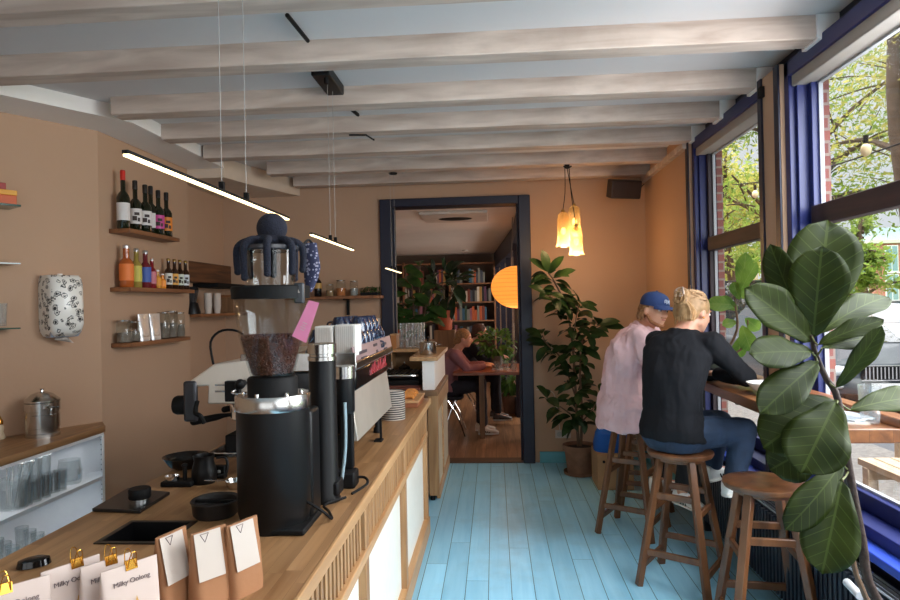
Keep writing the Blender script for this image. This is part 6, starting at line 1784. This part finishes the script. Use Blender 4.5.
# woman in the dark sweater
Yw = 3.68
hipw = V((1.00, 3.70, seatz + .105))
J = dict(hip=hipw, base=seatz, neck=V((1.075, 3.72, 1.425)), head=P(695, 313, 3.74),
         ff=V((.80, .60, 0)), fc=V((.62, .78, -.3)), fh=V((.86, .42, -.42)), hu=V((.25, .2, 1)), bend=V((-.045, -.035, 0)), sw=.205,
         shl=V((.955, 3.84, 1.345)), shr=V((1.19, 3.60, 1.345)), ell=V((1.16, 4.0, 1.15)), elr=V((1.36, 3.60, 1.160)),
         wrl=V((1.33, 3.90, 1.135)), wrr=V((1.27, 3.78, 1.16)),
         knl=V((1.40, 3.92, .845)), knr=V((1.48, 3.62, .850)), anl=V((1.27, 3.93, .46)), anr=V((1.345, 3.58, .46)),
         toel=V((1.40, 3.96, .42)), toer=V((1.46, 3.62, .42)))
J['knl'], J['knr'] = V((1.33, 3.93, .86)), V((1.355, 3.62, .87))
J['anl'], J['toel'] = V((1.27, 3.90, .590)), V((1.38, 3.98, .55))
J['anr'], J['toer'] = V((1.285, 3.60, .590)), V((1.40, 3.64, .55))
figure('person', 'woman in dark grey sweater and blue jeans with blonde hair clipped up', J, (23, 24, 28), (34, 52, 76), (206, 152, 126), (156, 122, 84), hair_woman, vox=.008, face=True, sleeve_to=.9)

# man in pink shirt and blue cap
hipm = V((.895, 4.54, seatz + .105))
J = dict(hip=hipm, base=seatz, neck=V((1.035, 4.50, 1.41)), head=P(655, 310.5, 4.42),
         ff=V((1, -.1, 0)), fc=V((.90, -.38, -.12)), fh=V((.52, -.82, -.22)), hu=V((.18, -.05, 1)), bend=V((-.06, .02, 0)), sw=.205,
         shl=V((1.10, 4.68, 1.345)), shr=V((.965, 4.33, 1.335)), ell=V((1.26, 4.66, 1.15)), elr=V((1.06, 4.24, 1.07)),
         wrl=V((1.34, 4.50, 1.13)), wrr=V((1.27, 4.24, 1.13)),
         knl=V((1.36, 4.66, .84)), knr=V((1.33, 4.42, .83)), anl=V((1.25, 4.68, .47)), anr=V((1.235, 4.33, .42)),
         toel=V((1.30, 4.68, .40)), toer=V((1.30, 4.24, .36)))
J['anl'], J['toel'] = V((1.15, 4.70, .30)), V((1.28, 4.72, .26))
J['anr'], J['toer'] = V((1.22, 4.36, .30)), V((1.28, 4.24, .26))
figure('person', 'man in a loose pink shirt and blue cap with a short ginger beard', J, (226, 188, 190), (24, 25, 30), (212, 160, 132), (140, 98, 62), hair_man, hat=cap_hat, vox=.008, loose=1.2, sleeve_to=.9, hem=.10)

# ================================================================== lamps
# glass pendants
hook = P(567, 171, 5.62)
hk = V((hook.x, 5.62, 2.78))
warm = emit('warm_filament', (255, 186, 96), 9)
ag = bpy.data.materials.new('amber_glass'); ag.use_nodes = True
nt = ag.node_tree; nt.nodes.clear(); N = nt.nodes.new; L = nt.links.new
out = N('ShaderNodeOutputMaterial'); tr = N('ShaderNodeBsdfTransparent'); tr.inputs[0].default_value = (1, .86, .62, 1); tl = N('ShaderNodeBsdfTranslucent'); tl.inputs[0].default_value = (1, .80, .48, 1)
gl = N('ShaderNodeBsdfGlossy'); gl.inputs[1].default_value = .05; m1 = N('ShaderNodeMixShader'); m2 = N('ShaderNodeMixShader')
wv = N('ShaderNodeTexWave'); wv.bands_direction = 'Z'; wv.inputs['Scale'].default_value = 28; tc = N('ShaderNodeTexCoord'); L(tc.outputs['Object'], wv.inputs['Vector'])
mr = N('ShaderNodeMapRange'); L(wv.outputs['Fac'], mr.inputs[0]); mr.inputs[3].default_value = .12; mr.inputs[4].default_value = .5
L(mr.outputs[0], m1.inputs[0]); L(tr.outputs[0], m1.inputs[1]); L(tl.outputs[0], m1.inputs[2]); m2.inputs[0].default_value = .08; L(m1.outputs[0], m2.inputs[1]); L(gl.outputs[0], m2.inputs[2]); L(m2.outputs[0], out.inputs[0])
t = thing('pendant_canopy', 'black ceiling hook plate from which the three glass pendants hang', 'ceiling hook', hk)
MB().box(hk.x - .02, hk.x + .02, 5.6, 5.64, 2.762, 2.78).tube([hk + V((-.03, 0, -.01)), hk + V((0, 0, -.03)), hk + V((.04, 0, -.012))], .006, 6).build('hook', blackm, t)
for i, (px, top_y, bot_y, dy, lab) in enumerate(((563, 212, 247, 0, 'amber glass pendant lamp hanging on the left of the cluster'), (574, 206, 235, .06, 'uppermost amber glass pendant lamp behind the other two'), (576, 226, 255, -.07, 'lowest amber glass pendant lamp hanging at the front right of the cluster'))):
    a = P(px, top_y, 5.62 + dy); b = P(px, bot_y, 5.62 + dy); hgt = a.z - b.z
    t = thing('pendant_lamp', lab, 'pendant lamp', b, 'amber glass pendant lamps')
    c = V((a.x, a.y, b.z))
    R_ = .054
    MB().lathe([(R_ * 1.25, 0), (R_ * 1.08, hgt * .12), (R_ * .98, hgt * .35), (R_ * .95, hgt * .75), (R_ * .80, hgt * .93), (R_ * .4, hgt), (.016, hgt * 1.0)], c, 32, caps=False).build('glass_shade', ag, t)
    MB().rod(c + V((0, 0, hgt * .80)), c + V((0, 0, hgt + .02)), .016).build('socket', mat('brass_socket', (150, 116, 60), .35, .8), t)
    MB().ell(c + V((0, 0, hgt * .45)), (.020, .020, .030), None, 18, 12).build('bulb', warm, t)
    MB().tube([c + V((0, 0, hgt + .02)), c.lerp(hk, .5) + V((0, 0, .12)), hk + V(((i - 1) * .018, 0, -.02))], .0035, 6).build('cord', blackm, t)
    l = bpy.data.lights.new('bulb_light', 'POINT'); l.energy = 4.5; l.color = (1, .62, .30); l.shadow_soft_size = .03
    lo = bpy.data.objects.new('bulb_light', l); C.objects.link(lo); lo.location = c + V((0, 0, -.02)); lo.parent = None
# LED bars
ledm = emit('led_warm_white', (255, 232, 176), 3.2)
def led(ax, ay, bx_, by_, Xl, lab, ceiling_z=2.89, wires=(.45, .62), Y=None, canopy=None):
    d0 = _f * FPX + _r * (ax - 450) + _u * (300 - ay); d1 = _f * FPX + _r * (bx_ - 450) + _u * (300 - by_)
    p0 = V((0, 0, H)) + d0 * (Xl / d0.x); p1 = V((0, 0, H)) + d1 * (Xl / d1.x)
    z = (p0.z + p1.z) / 2; p0.z = p1.z = z; p1.x = p0.x = Xl
    t = thing('linear_pendant', lab, 'pendant lamp', (p0 + p1) / 2, 'slim LED pendants over the counter')
    box(Xl - .008, Xl + .008, p0.y, p1.y, z, z + .009).build('housing', blackm, t)
    box(Xl - .0075, Xl + .0075, p0.y + .004, p1.y - .004, z - .006, z + .0005).build('diffuser', ledm, t)
    for w in wires:
        q = p0.lerp(p1, w)
        box(q.x - .008, q.x + .008, q.y - .008, q.y + .008, z + .008, z + .035).build('cable_grip', blackm, t)
        MB().rod((q.x, q.y, z + .03), (q.x, q.y, ceiling_z), .0012).build('wire', mat('wire_grey', (160, 156, 150), .4), t)
    return t, p0, p1
led(125, 157, 288, 217, -.90, 'long glowing LED bar pendant hanging nearest over the counter')
t_, p0, p1 = led(311, 234, 353, 250, -.90, 'shorter glowing LED bar pendant hanging behind the octopus', wires=(.40, .52))
q = p0.lerp(p1, .42)
t = thing('ceiling_driver', 'small black driver box on the ceiling above the second LED bar', 'ceiling box', (q.x, q.y, 2.80))
MB().box(q.x - .05, q.x + .05, q.y - .17, q.y + .17, 2.83, 2.888).build('box', black, t, bevel=.006)
MB().rod((q.x + .02, q.y - .12, 2.80), (q.x + .02, q.y - .12, 2.84), .012).build('gland', blackm, t)
t_, p0, p1 = led(386, 267, 401, 273.5, -.90, 'short glowing LED bar pendant at the doorway end of the counter', wires=(.35, .6))
# speaker
c = P(622, 189, 6.1)
t = thing('wall_speaker', 'black loudspeaker tilted down in the corner under the ceiling', 'speaker', c)
M_ = Matrix.Translation(c) @ Matrix.Rotation(R(18), 4, 'Z') @ Matrix.Rotation(R(14), 4, 'X')
MB().add([M_ @ V((x * (1 if y < 0 else .72), y, z)) for y in (-.09, .09) for x, z in ((-.155, -.085), (.155, -.085), (.155, .085), (-.155, .085))], [(0, 1, 2, 3), (7, 6, 5, 4), (0, 4, 5, 1), (1, 5, 6, 2), (2, 6, 7, 3), (3, 7, 4, 0)]).build('cabinet', mat('speaker_black', (44, 36, 36), .6), t, bevel=.012)
MB().box(-.14, .14, -.096, -.088, -.072, .072, M_).build('grille', mat('speaker_grille', (58, 46, 44), .9), t, bevel=.004)
MB().rod(M_ @ V((.0, .08, 0)), (c.x + .05, 6.4, c.z + .02), .015).build('wall_bracket', blackm, t)
MB().tube([M_ @ V((.1, .09, .03)), (1.40, 6.3, 2.66), (1.485, 6.36, 2.72)], .005, 6).build('cable', blackm, t)
# ceiling bits
for (a, b, lab) in ((P(287, 15, 2.83), P(308, 41, 3.0), 'short black conduit stub across the gap between two ceiling beams'),):
    a = PZ(287, 15, 2.87); b = PZ(308, 41, 2.87)
    tag(MB().tube([a, b], .010, 6).build('conduit', blackm), lab, 'conduit')
a, b, c = PZ(349, 135, 2.77), PZ(366, 135, 2.77), PZ(374, 140, 2.77)
tag(MB().tube([a + V((0, 0, .0)), b, c], .006, 6, 1).build('conduit', blackm), 'thin bent black cable clipped under a ceiling beam', 'conduit')
a, b = PZ(351, 109, 2.87), PZ(358, 115, 2.87)
tag(MB().tube([a, b], .012, 6).build('conduit', blackm), 'tiny black cable stub further back between the beams', 'conduit')
c = PZ(393, 173, 2.775)
tag(MB().lathe([(.035, -.012), (.04, 0), (.012, .005)], c, 16).build('ceiling_sensor', blackm), 'small black round sensor under a ceiling beam before the doorway', 'sensor')
# black bracket clip and camera box on lintel
for y in (3.62,):
    tag(MB().box(1.475, 1.50, y - .02, y + .02, 2.69, 2.75).build('window_catch', blackm, bevel=.004), 'small black catch on the post between the windows', 'catch')

# ================================================================== rear room
# bookcase
bkw = wood('bookcase_wood', (128, 84, 56), (164, 116, 82), 'Z', .55)
BX0, BX1, BY = -3.9, .02, 13.05
bc = thing('bookcase', 'wide wooden bookcase filled with books on the rear wall', 'bookcase', (-1.6, 13.2, 0))
xs = [BX0, -2.85, -1.85, -.9, .02]
for x in xs: box(x - .015, x + .015, BY, 13.48, 0, 2.45).build('upright', bkw, bc)
levels = [.08, .48, .86, 1.24, 1.62, 2.0, 2.42]
for z in levels: box(BX0, BX1, BY, 13.48, z - .025, z).build('shelf', bkw, bc)
rn = random.Random(11)
bookcols = [(120, 60, 46), (70, 78, 92), (190, 182, 168), (60, 84, 70), (168, 128, 70), (40, 40, 46), (148, 96, 110), (206, 196, 180), (96, 60, 84), (56, 96, 120), (184, 90, 52), (128, 128, 120)]
bsrc = {}
for li, z in enumerate(levels[:-1]):
    if li < 2: continue
    for s in range(4):
        x = xs[s] + .03
        while x < xs[s + 1] - .12:
            w = rn.uniform(.035, .06); h_ = rn.uniform(.21, .31)
            if rn.random() < .14: x += rn.uniform(.06, .16); continue
            ci = rn.randrange(len(bookcols))
            if ci not in bsrc:
                mb = MB().box(0, .045, 0, .2, 0, .26)
                o = mb.build('book', mat('book_%d' % ci, bookcols[ci], .7)); o.data.transform(Matrix.Translation((-0.0225 + .0225, .1 - .1, 0))); bsrc[ci] = o
                # put the origin in the lower front corner
            else:
                o = bsrc[ci].copy(); C.objects.link(o)
            o.scale = (w / .045, 1, h_ / .26)
            o.location = (x + w / 2, BY + .15, z)
            cn = ['rust', 'slate', 'cream', 'dark green', 'ochre', 'black', 'mauve', 'ivory', 'plum', 'teal', 'orange', 'grey'][ci]
            fl = ['', '', 'third lowest', 'middle', 'second highest', 'top'][li]
            sec = ['leftmost', 'second', 'third', 'rightmost'][s]
            tag(o, '%s book on the %s shelf of the bookcase, %s bay' % (cn, fl, sec), 'book', 'books in the rear bookcase')
            x += w + .003
# round paper lantern
c = P(516, 287, 7.75)
t = thing('paper_lantern', 'glowing orange drum shaped paper lantern hanging in the rear room', 'pendant lamp', c)
pl_ = emit('lantern_orange', (255, 158, 62), 1.05)
m = pl_; nt = m.node_tree; b = nt.nodes['Principled BSDF']
mb = MB().lathe([(.001 + .30 * math.sin(pi * k / 16), -.255 * math.cos(pi * k / 16)) for k in range(17)], c, 40, caps=False).build('shade', pl_, t)
rb = MB()
for k in range(3, 14, 1):
    a = pi * k / 16; rb.lathe([(.301 * math.sin(a) + .0005, -.256 * math.cos(a) - .001), (.301 * math.sin(a) + .0015, -.256 * math.cos(a)), (.301 * math.sin(a) + .0005, -.256 * math.cos(a) + .001)], c, 40, caps=False)
rb.build('ribs', mat('lantern_rib', (200, 110, 50), .8), t)
for s in (-.05, .05): MB().rod(c + V((s, 0, .24)), c + V((s * .5, 0, 2.62 - c.z)), .004).build('cord', mat('cord_grey', (150, 140, 130), .5), t)
l = bpy.data.lights.new('lantern_light', 'POINT'); l.energy = 9; l.color = (1, .55, .25); l.shadow_soft_size = .3
lo = bpy.data.objects.new('lantern_light', l); C.objects.link(lo); lo.location = c + V((0, 0, -.3))
# ceiling cassette and spot
c = P(455, 215, 9.0); z = 2.62
a = [PZ(426, 211, z), PZ(480, 211, z), PZ(487, 219, z), PZ(427, 221, z)]
t = thing('air_conditioner', 'square white ceiling cassette with dark slot in the rear room', 'air conditioner', (-.45, 8.1, 2.6))
cx_, cy_ = (a[0].x + a[1].x + a[2].x + a[3].x) / 4, (a[0].y + a[2].y) / 2
box(cx_ - .38, cx_ + .38, cy_ - .38, cy_ + .38, 2.585, 2.62).build('panel', mat('cassette_white', (214, 206, 198), .6), t, bevel=.01)
MB().ell((cx_, cy_ + .05, 2.585), (.2, .14, .012)).build('slot', blackm, t)
t.location = (cx_, cy_, 2.6)
for ch in [o for o in bpy.data.objects if o.parent == t]: ch.location = -V((cx_ + .45, cy_ - 8.1, 0))
c = PZ(465, 250, 2.615)
tag(MB().lathe([(.05, -.03), (.06, 0)], (c.x, c.y, 2.615), 18).build('ceiling_spotlight', mat('spot_white', (226, 220, 210), .4)), 'small round white spotlight in the rear ceiling', 'spotlight')
# long table
lt_ = thing('communal_table', 'reddish brown wooden table in the rear room where two people sit', 'table', (.1, 7.9, 0))
TX0 = P(449, 365, 7.55).x
tz = .785
box(TX0 + .05, .44, 7.45, 8.5, tz - .035, tz).build('tabletop', wood('red_table', (120, 62, 36), (166, 98, 62), 'X', .3), lt_, bevel=.005)
for x, y in ((TX0 + .38, 7.55), (TX0 + .38, 8.38), (.38, 7.55), (.38, 8.38)):
    box(x - .03, x + .03, y - .03, y + .03, 0, tz - .035).build('leg', oakdark, lt_, bevel=.004)
# chair
ch_ = thing('metal_chair', 'dark slatted chair with chrome tube legs under the woman in the mauve sweater', 'chair', (-.60, 7.85, 0), local=True, rz=0)
cs = MB().loft([(V((0, 0, .43)), V((.19, 0, 0)), V((0, .19, 0))), (V((0, 0, .45)), V((.21, 0, 0)), V((0, .21, 0))), (V((0, 0, .465)), V((.2, 0, 0)), V((0, .2, 0)))], 24, 4).build('seat', mat('chair_dark', (40, 38, 44), .4), ch_)
bk = MB()
for k in range(7):
    y = -.18 + k * .06; bk.tube([(-.17, y, .47), (-.21, y * 1.03, .64), (-.255, y, .86)], .009, 6, 3)
bk.tube([(-.255, -.2, .86), (-.262, 0, .88), (-.255, .2, .86)], .014, 8).build('backrest', mat('chair_dark', (40, 38, 44), .4), ch_)
for s in (-1, 1):
    MB().tube([(-.02, s * .17, .43), (-.14, s * .19, .25), (-.24, s * .2, .0)], .010, 8).build('leg', chrome, ch_)
    MB().tube([(.02, s * .17, .43), (.13, s * .19, .25), (.22, s * .2, .0)], .010, 8).build('leg', chrome, ch_)
MB().tube([(-.14, -.19, .25), (-.14, .19, .25)], .007, 6).tube([(.13, -.19, .25), (.13, .19, .25)], .007, 6).build('stretcher', chrome, ch_)
o = dup(ch_, (-.42, 8.55, 0), label='dark slatted chair under the person in black further back')
def hair_plain(root, h, HM, hc_):
    hm = mat('hair_%d' % hc_[0], hc_, .55, var=.35, scale=60, bump=.8, bscale=120)
    MB().ell(h(0, -.025, .03), (.085, .098, .09), HM, 22, 14).ell(h(0, -.06, -.02), (.072, .05, .07), HM).ell(h(0, -.10, -.05), (.04, .04, .05), HM).build('hair', hm, root, remesh=.007)
for (hx, hy, hz, tc_, pc_, hcx, labx, fc) in ((-.60, 7.85, .465, (150, 104, 108), (34, 32, 40), (150, 108, 66), 'woman in a mauve sweater with fair hair at the rear table', 0),
                                         (-.42, 8.55, .50, (32, 30, 34), (30, 30, 38), (72, 44, 34), 'person in black with reddish brown hair sitting further back at the rear table', 1)):
    hip = V((hx, hy, hz + .10))
    J = dict(hip=hip, base=hz, neck=hip + V((.13, 0, .46)), head=hip + V((.23, -.01, .60)), ff=V((1, 0, 0)), fc=V((1, -.05, -.2)), fh=V((1, -.1, -.25)), hu=V((.15, 0, 1)), bend=V((-.03, 0, 0)), sw=.195,
             shl=hip + V((.11, .18, .41)), shr=hip + V((.12, -.18, .41)), ell=hip + V((.26, .22, .24)), elr=hip + V((.27, -.22, .235)),
             wrl=hip + V((.46, .12, .27)), wrr=hip + V((.47, -.12, .27)),
             knl=hip + V((.42, .10, .03)), knr=hip + V((.42, -.10, .03)), anl=hip + V((.40, .10, -.48)), anr=hip + V((.44, -.12, -.48)),
             toel=hip + V((.52, .10, -.52)), toer=hip + V((.56, -.12, -.52)))
    figure('person', labx, J, tc_, pc_, (206, 158, 134), hcx, hair_plain, vox=.011, fine=False, face=True, shoe_c=(214, 196, 180) if fc == 0 else (90, 80, 76))
# things on rear table
t = thing('laptop', 'open grey laptop on the rear table before the woman in mauve', 'laptop', (.05, 7.85, tz))
box(-.04, .18, 7.70, 8.0, tz, tz + .015).build('base', steel, t, bevel=.003)
MB().add([(.18, 7.70, tz + .012), (.18, 8.0, tz + .012), (.26, 8.0, tz + .21), (.26, 7.70, tz + .21), (.187, 7.70, tz + .010), (.187, 8.0, tz + .010), (.267, 8.0, tz + .207), (.267, 7.70, tz + .207)],
         [(0, 3, 2, 1), (4, 5, 6, 7), (0, 1, 5, 4), (1, 2, 6, 5), (2, 3, 7, 6), (3, 0, 4, 7)]).build('screen', mat('laptop_dark', (50, 52, 56), .3), t)
for i, (x, y, lab) in enumerate(((.02, 7.55, 'clear glass nearest on the rear table'), (.12, 7.62, 'clear glass beside the laptop on the rear table'), (.22, 7.54, 'clear glass at the right on the rear table'))):
    place_glass((x, y, tz + .001), lab, 'glasses on the rear table')
def bush(name, lab, c, r, n, lm, pr_, ph_, pm_, seed, L_=.12, wd=.4, group=None, stemr=.008, cat='potted plant', h0=.05, kind='obovate'):
    rn = random.Random(seed); c = V(c)
    t = thing(name, lab, cat, c, group)
    MB().lathe([(pr_ * .75, 0), (pr_ * .8, .01), (pr_, ph_), (pr_ * .92, ph_), (pr_ * .85, ph_ * .9), (0, ph_ * .88)], c, 24, caps=False).build('pot', pm_, t)
    sm = MB(); lf = MB(); b = c + V((0, 0, ph_ * .88))
    ctr = c + V((0, 0, ph_ + r[2] + h0))
    for k in range(9):
        a = k * 2.4; e = ctr + V((math.cos(a) * r[0] * .7, math.sin(a) * r[1] * .7, rn.uniform(-.6, .8) * r[2]))
        sm.tube([b, b.lerp(e, .5) + V((0, 0, .03)), e], [stemr, stemr * .8, stemr * .4], 6, 3)
    for k in range(n):
        u = V((rn.gauss(0, 1), rn.gauss(0, 1), rn.gauss(0, 1))).normalized(); s = rn.uniform(.45, 1)
        p_ = ctr + V((u.x * r[0] * s, u.y * r[1] * s, u.z * r[2] * s)); d_ = (u + V((rn.gauss(0, .5), rn.gauss(0, .5), rn.gauss(0, .4) - .1))).normalized()
        l_ = L_ * rn.uniform(.7, 1.2)
        add_leaf(lf, p_, p_ + d_ * l_, l_ * wd, V((rn.gauss(0, .4), -.5, 1)), kind, n=5, m_=4, rnd_=rn, droop=.2)
    sm.build('stem', mat('brown_stem', (96, 72, 52), .7), t); lf.build('foliage', lm, t)
    return t
gm_ = leafmat('rear_leaf', (52, 88, 40), (92, 128, 60), .4, trans=.3)
c = P(492, 365, 8.05)
bush('table_plant', 'bushy light green plant in a pot on the rear table', (.02, 8.22, tz), (.24, .2, .17), 230, gm_, .08, .13, mat('grey_pot2', (110, 108, 104), .6), 3, .085, .45, h0=.0)
bush('floor_plant', 'green plant in a pot on the floor behind the rear table', (.22, 9.3, 0), (.22, .25, .30), 170, gm_, .14, .26, potm, 8, .16, .4, h0=.02)
c = P(445, 325, 9.8)
t_ = bush('hanging_plant', 'dark broad leaved plant in an orange pot on a high pedestal', (c.x, 9.8, P(445, 330, 9.8).z), (.30, .3, .28), 46, leafmat('dark_rear_leaf', (26, 44, 26), (44, 66, 36), .4, trans=.15), .13, .30, mat('orange_pot', (164, 78, 46), .6), 4, .30, .42, h0=.1)
o = box(c.x - .16, c.x + .16, 9.64, 9.96, 0, P(445, 330, 9.8).z - .001).build('plant_pedestal', oakdark, bevel=.006); tag(o, 'tall dark wooden pedestal under the orange plant pot', 'pedestal')
# large fig near the doorway behind the ledge
c = P(415, 300, 7.3)
fg = leafmat('deep_green_leaf', (38, 66, 30), (60, 92, 40), .35, veins=True, vein=(100, 125, 70), trans=.2)
t = thing('tall_fig_plant', 'large leaved dark green fig plant just behind the doorway ledge', 'potted plant', (c.x, 7.3, 0))
MB().lathe([(.14, 0), (.15, .02), (.2, .36), (.185, .36), (.17, .32), (0, .31)], (c.x, 7.3, 0), 28, caps=False).build('pot', mat('grey_pot2', (110, 108, 104), .6), t)
sm = MB(); lf = MB(); rn = random.Random(17)
tops = []
for (px, py, dy) in ((405, 268, 0), (420, 262, .1), (412, 285, -.1), (432, 290, .05), (402, 300, .1), (426, 305, -.12)):
    e = P(px, py, 7.3 + dy); m_ = V((c.x + (e.x - c.x) * .3, 7.3, 1.1))
    sm.tube([V((c.x, 7.3, .3)), m_, e], [.014, .011, .006], 8)
    for k in range(7):
        p_ = m_.lerp(e, .35 + .65 * (k + .5) / 7); a = rn.uniform(0, 6.28); d_ = V((math.cos(a), math.sin(a) * .7, rn.uniform(-.4, .6))).normalized()
        add_leaf(lf, p_, p_ + d_ * rn.uniform(.18, .26), .13, V((0, -.8, .8)), 'fiddle', n=8, m_=5, rnd_=rn, droop=.15, wave=.03)
sm.build('stem', MATS['brown_stem'], t); lf.build('foliage', fg, t)
# glasses on the doorway shelf, wooden box
n_ = 0
for r_ in range(2):
    for k in range(5):
        for lv in range(2):
            x = -.965 + k * .046 * 1.0 + 0; y = 6.12 + r_ * .09
            x = -.965 + k * .058 + r_ * .02
            if k == 0: continue
            place_glass((x + .01, y, 1.171 + lv * .123), 'clear glass in the upside stacked rows on the oak shelf at the doorway', 'stacked glasses at the doorway shelf', (.62, .62, 1.0))
t = thing('wooden_box', 'small orange brown wooden box at the left end of the doorway glass shelf', 'box', (-1.02, 6.2, 1.17))
# rail shelf sits inside the frame, box on it
t.location = (-.975, 6.2, 1.17); OFF[t.name] = V(t.location)
box(-1.0, -.945, 6.10, 6.30, 1.171, 1.30).build('body', mat('orange_wood', (170, 112, 60), .5), t, bevel=.003)
box(-1.005, -.94, 6.095, 6.305, 1.30, 1.312).build('lid', oak_e, t)
t = thing('milk_carton', 'small white carton standing on the rear counter at the left', 'carton', (-.98, 5.95, .89))
box(-1.02, -.96, 5.92, 5.98, .89, 1.06).build('body', white_c, t, bevel=.002)
MB().prism([(-1.02, 5.92), (-.96, 5.92), (-.96, 5.98), (-1.02, 5.98)], 1.06, 1.062).build('top', white_c, t)

# ================================================================== light
w = bpy.data.worlds.new('World'); scn.world = w; w.use_nodes = True
nt = w.node_tree; nt.nodes.clear(); N = nt.nodes.new; L = nt.links.new
out = N('ShaderNodeOutputWorld'); bg = N('ShaderNodeBackground'); tc = N('ShaderNodeTexCoord'); sp = N('ShaderNodeSeparateXYZ')
L(tc.outputs['Generated'], sp.inputs[0])
rp = N('ShaderNodeValToRGB'); L(sp.outputs['Z'], rp.inputs[0])
rp.color_ramp.elements[0].position = 0.0; rp.color_ramp.elements[0].color = (.78, .84, .90, 1)
rp.color_ramp.elements[1].position = 1.0; rp.color_ramp.elements[1].color = (1, 1, 1, 1)
mr = N('ShaderNodeMapRange'); L(sp.outputs['Z'], mr.inputs[0]); mr.inputs[1].default_value = .36; mr.inputs[2].default_value = .75; mr.inputs[3].default_value = SKY0; mr.inputs[4].default_value = SKY1
L(rp.outputs[0], bg.inputs[0]); L(mr.outputs[0], bg.inputs[1]); L(bg.outputs[0], out.inputs[0])
def area(name, loc, rot, sx, sy, e, col=(1, 1, 1)):
    l = bpy.data.lights.new(name, 'AREA'); l.shape = 'RECTANGLE'; l.size = sx; l.size_y = sy; l.energy = e; l.color = col
    o = bpy.data.objects.new(name, l); C.objects.link(o); o.location = loc; o.rotation_euler = rot; return o
# added out-of-view area lamps standing in for daylight at side and front windows
area('side_fill_light', (2.0, 1.9, 2.0), (0, R(50), R(-16)), 2.0, 2.0, E_SIDE, (.92, .96, 1))
area('side_fill_light_rear', (2.0, -1.0, 2.0), (0, R(58), 0), 2.0, 3.2, E_SIDE * .5, (.92, .96, 1))
area('front_fill_light', (-.7, -3.3, 1.65), (R(90), 0, 0), 3.6, 2.0, E_FRONT, (1, .97, .94))  # fill lamp outside the added front window
# added out-of-view lamp standing in for daylight at the rear room's side openings
area('rear_fill_light', (1.95, 10.0, 1.6), (0, R(90), 0), 1.7, 5.0, E_REAR, (1, .86, .76))
sun = bpy.data.lights.new('sun', 'SUN'); sun.energy = E_SUN; sun.angle = R(12); sun.color = (1, .96, .9)
so = bpy.data.objects.new('sun', sun); C.objects.link(so)
so.rotation_euler = V((.75, .15, -1.0)).to_track_quat('-Z', 'Y').to_euler()

scn.view_settings.view_transform = 'Standard'
scn.view_settings.look = 'None'
scn.view_settings.gamma = 1
scn.view_settings.exposure = EXPO
try:
    scn.view_settings.use_curve_mapping = False
except Exception: pass
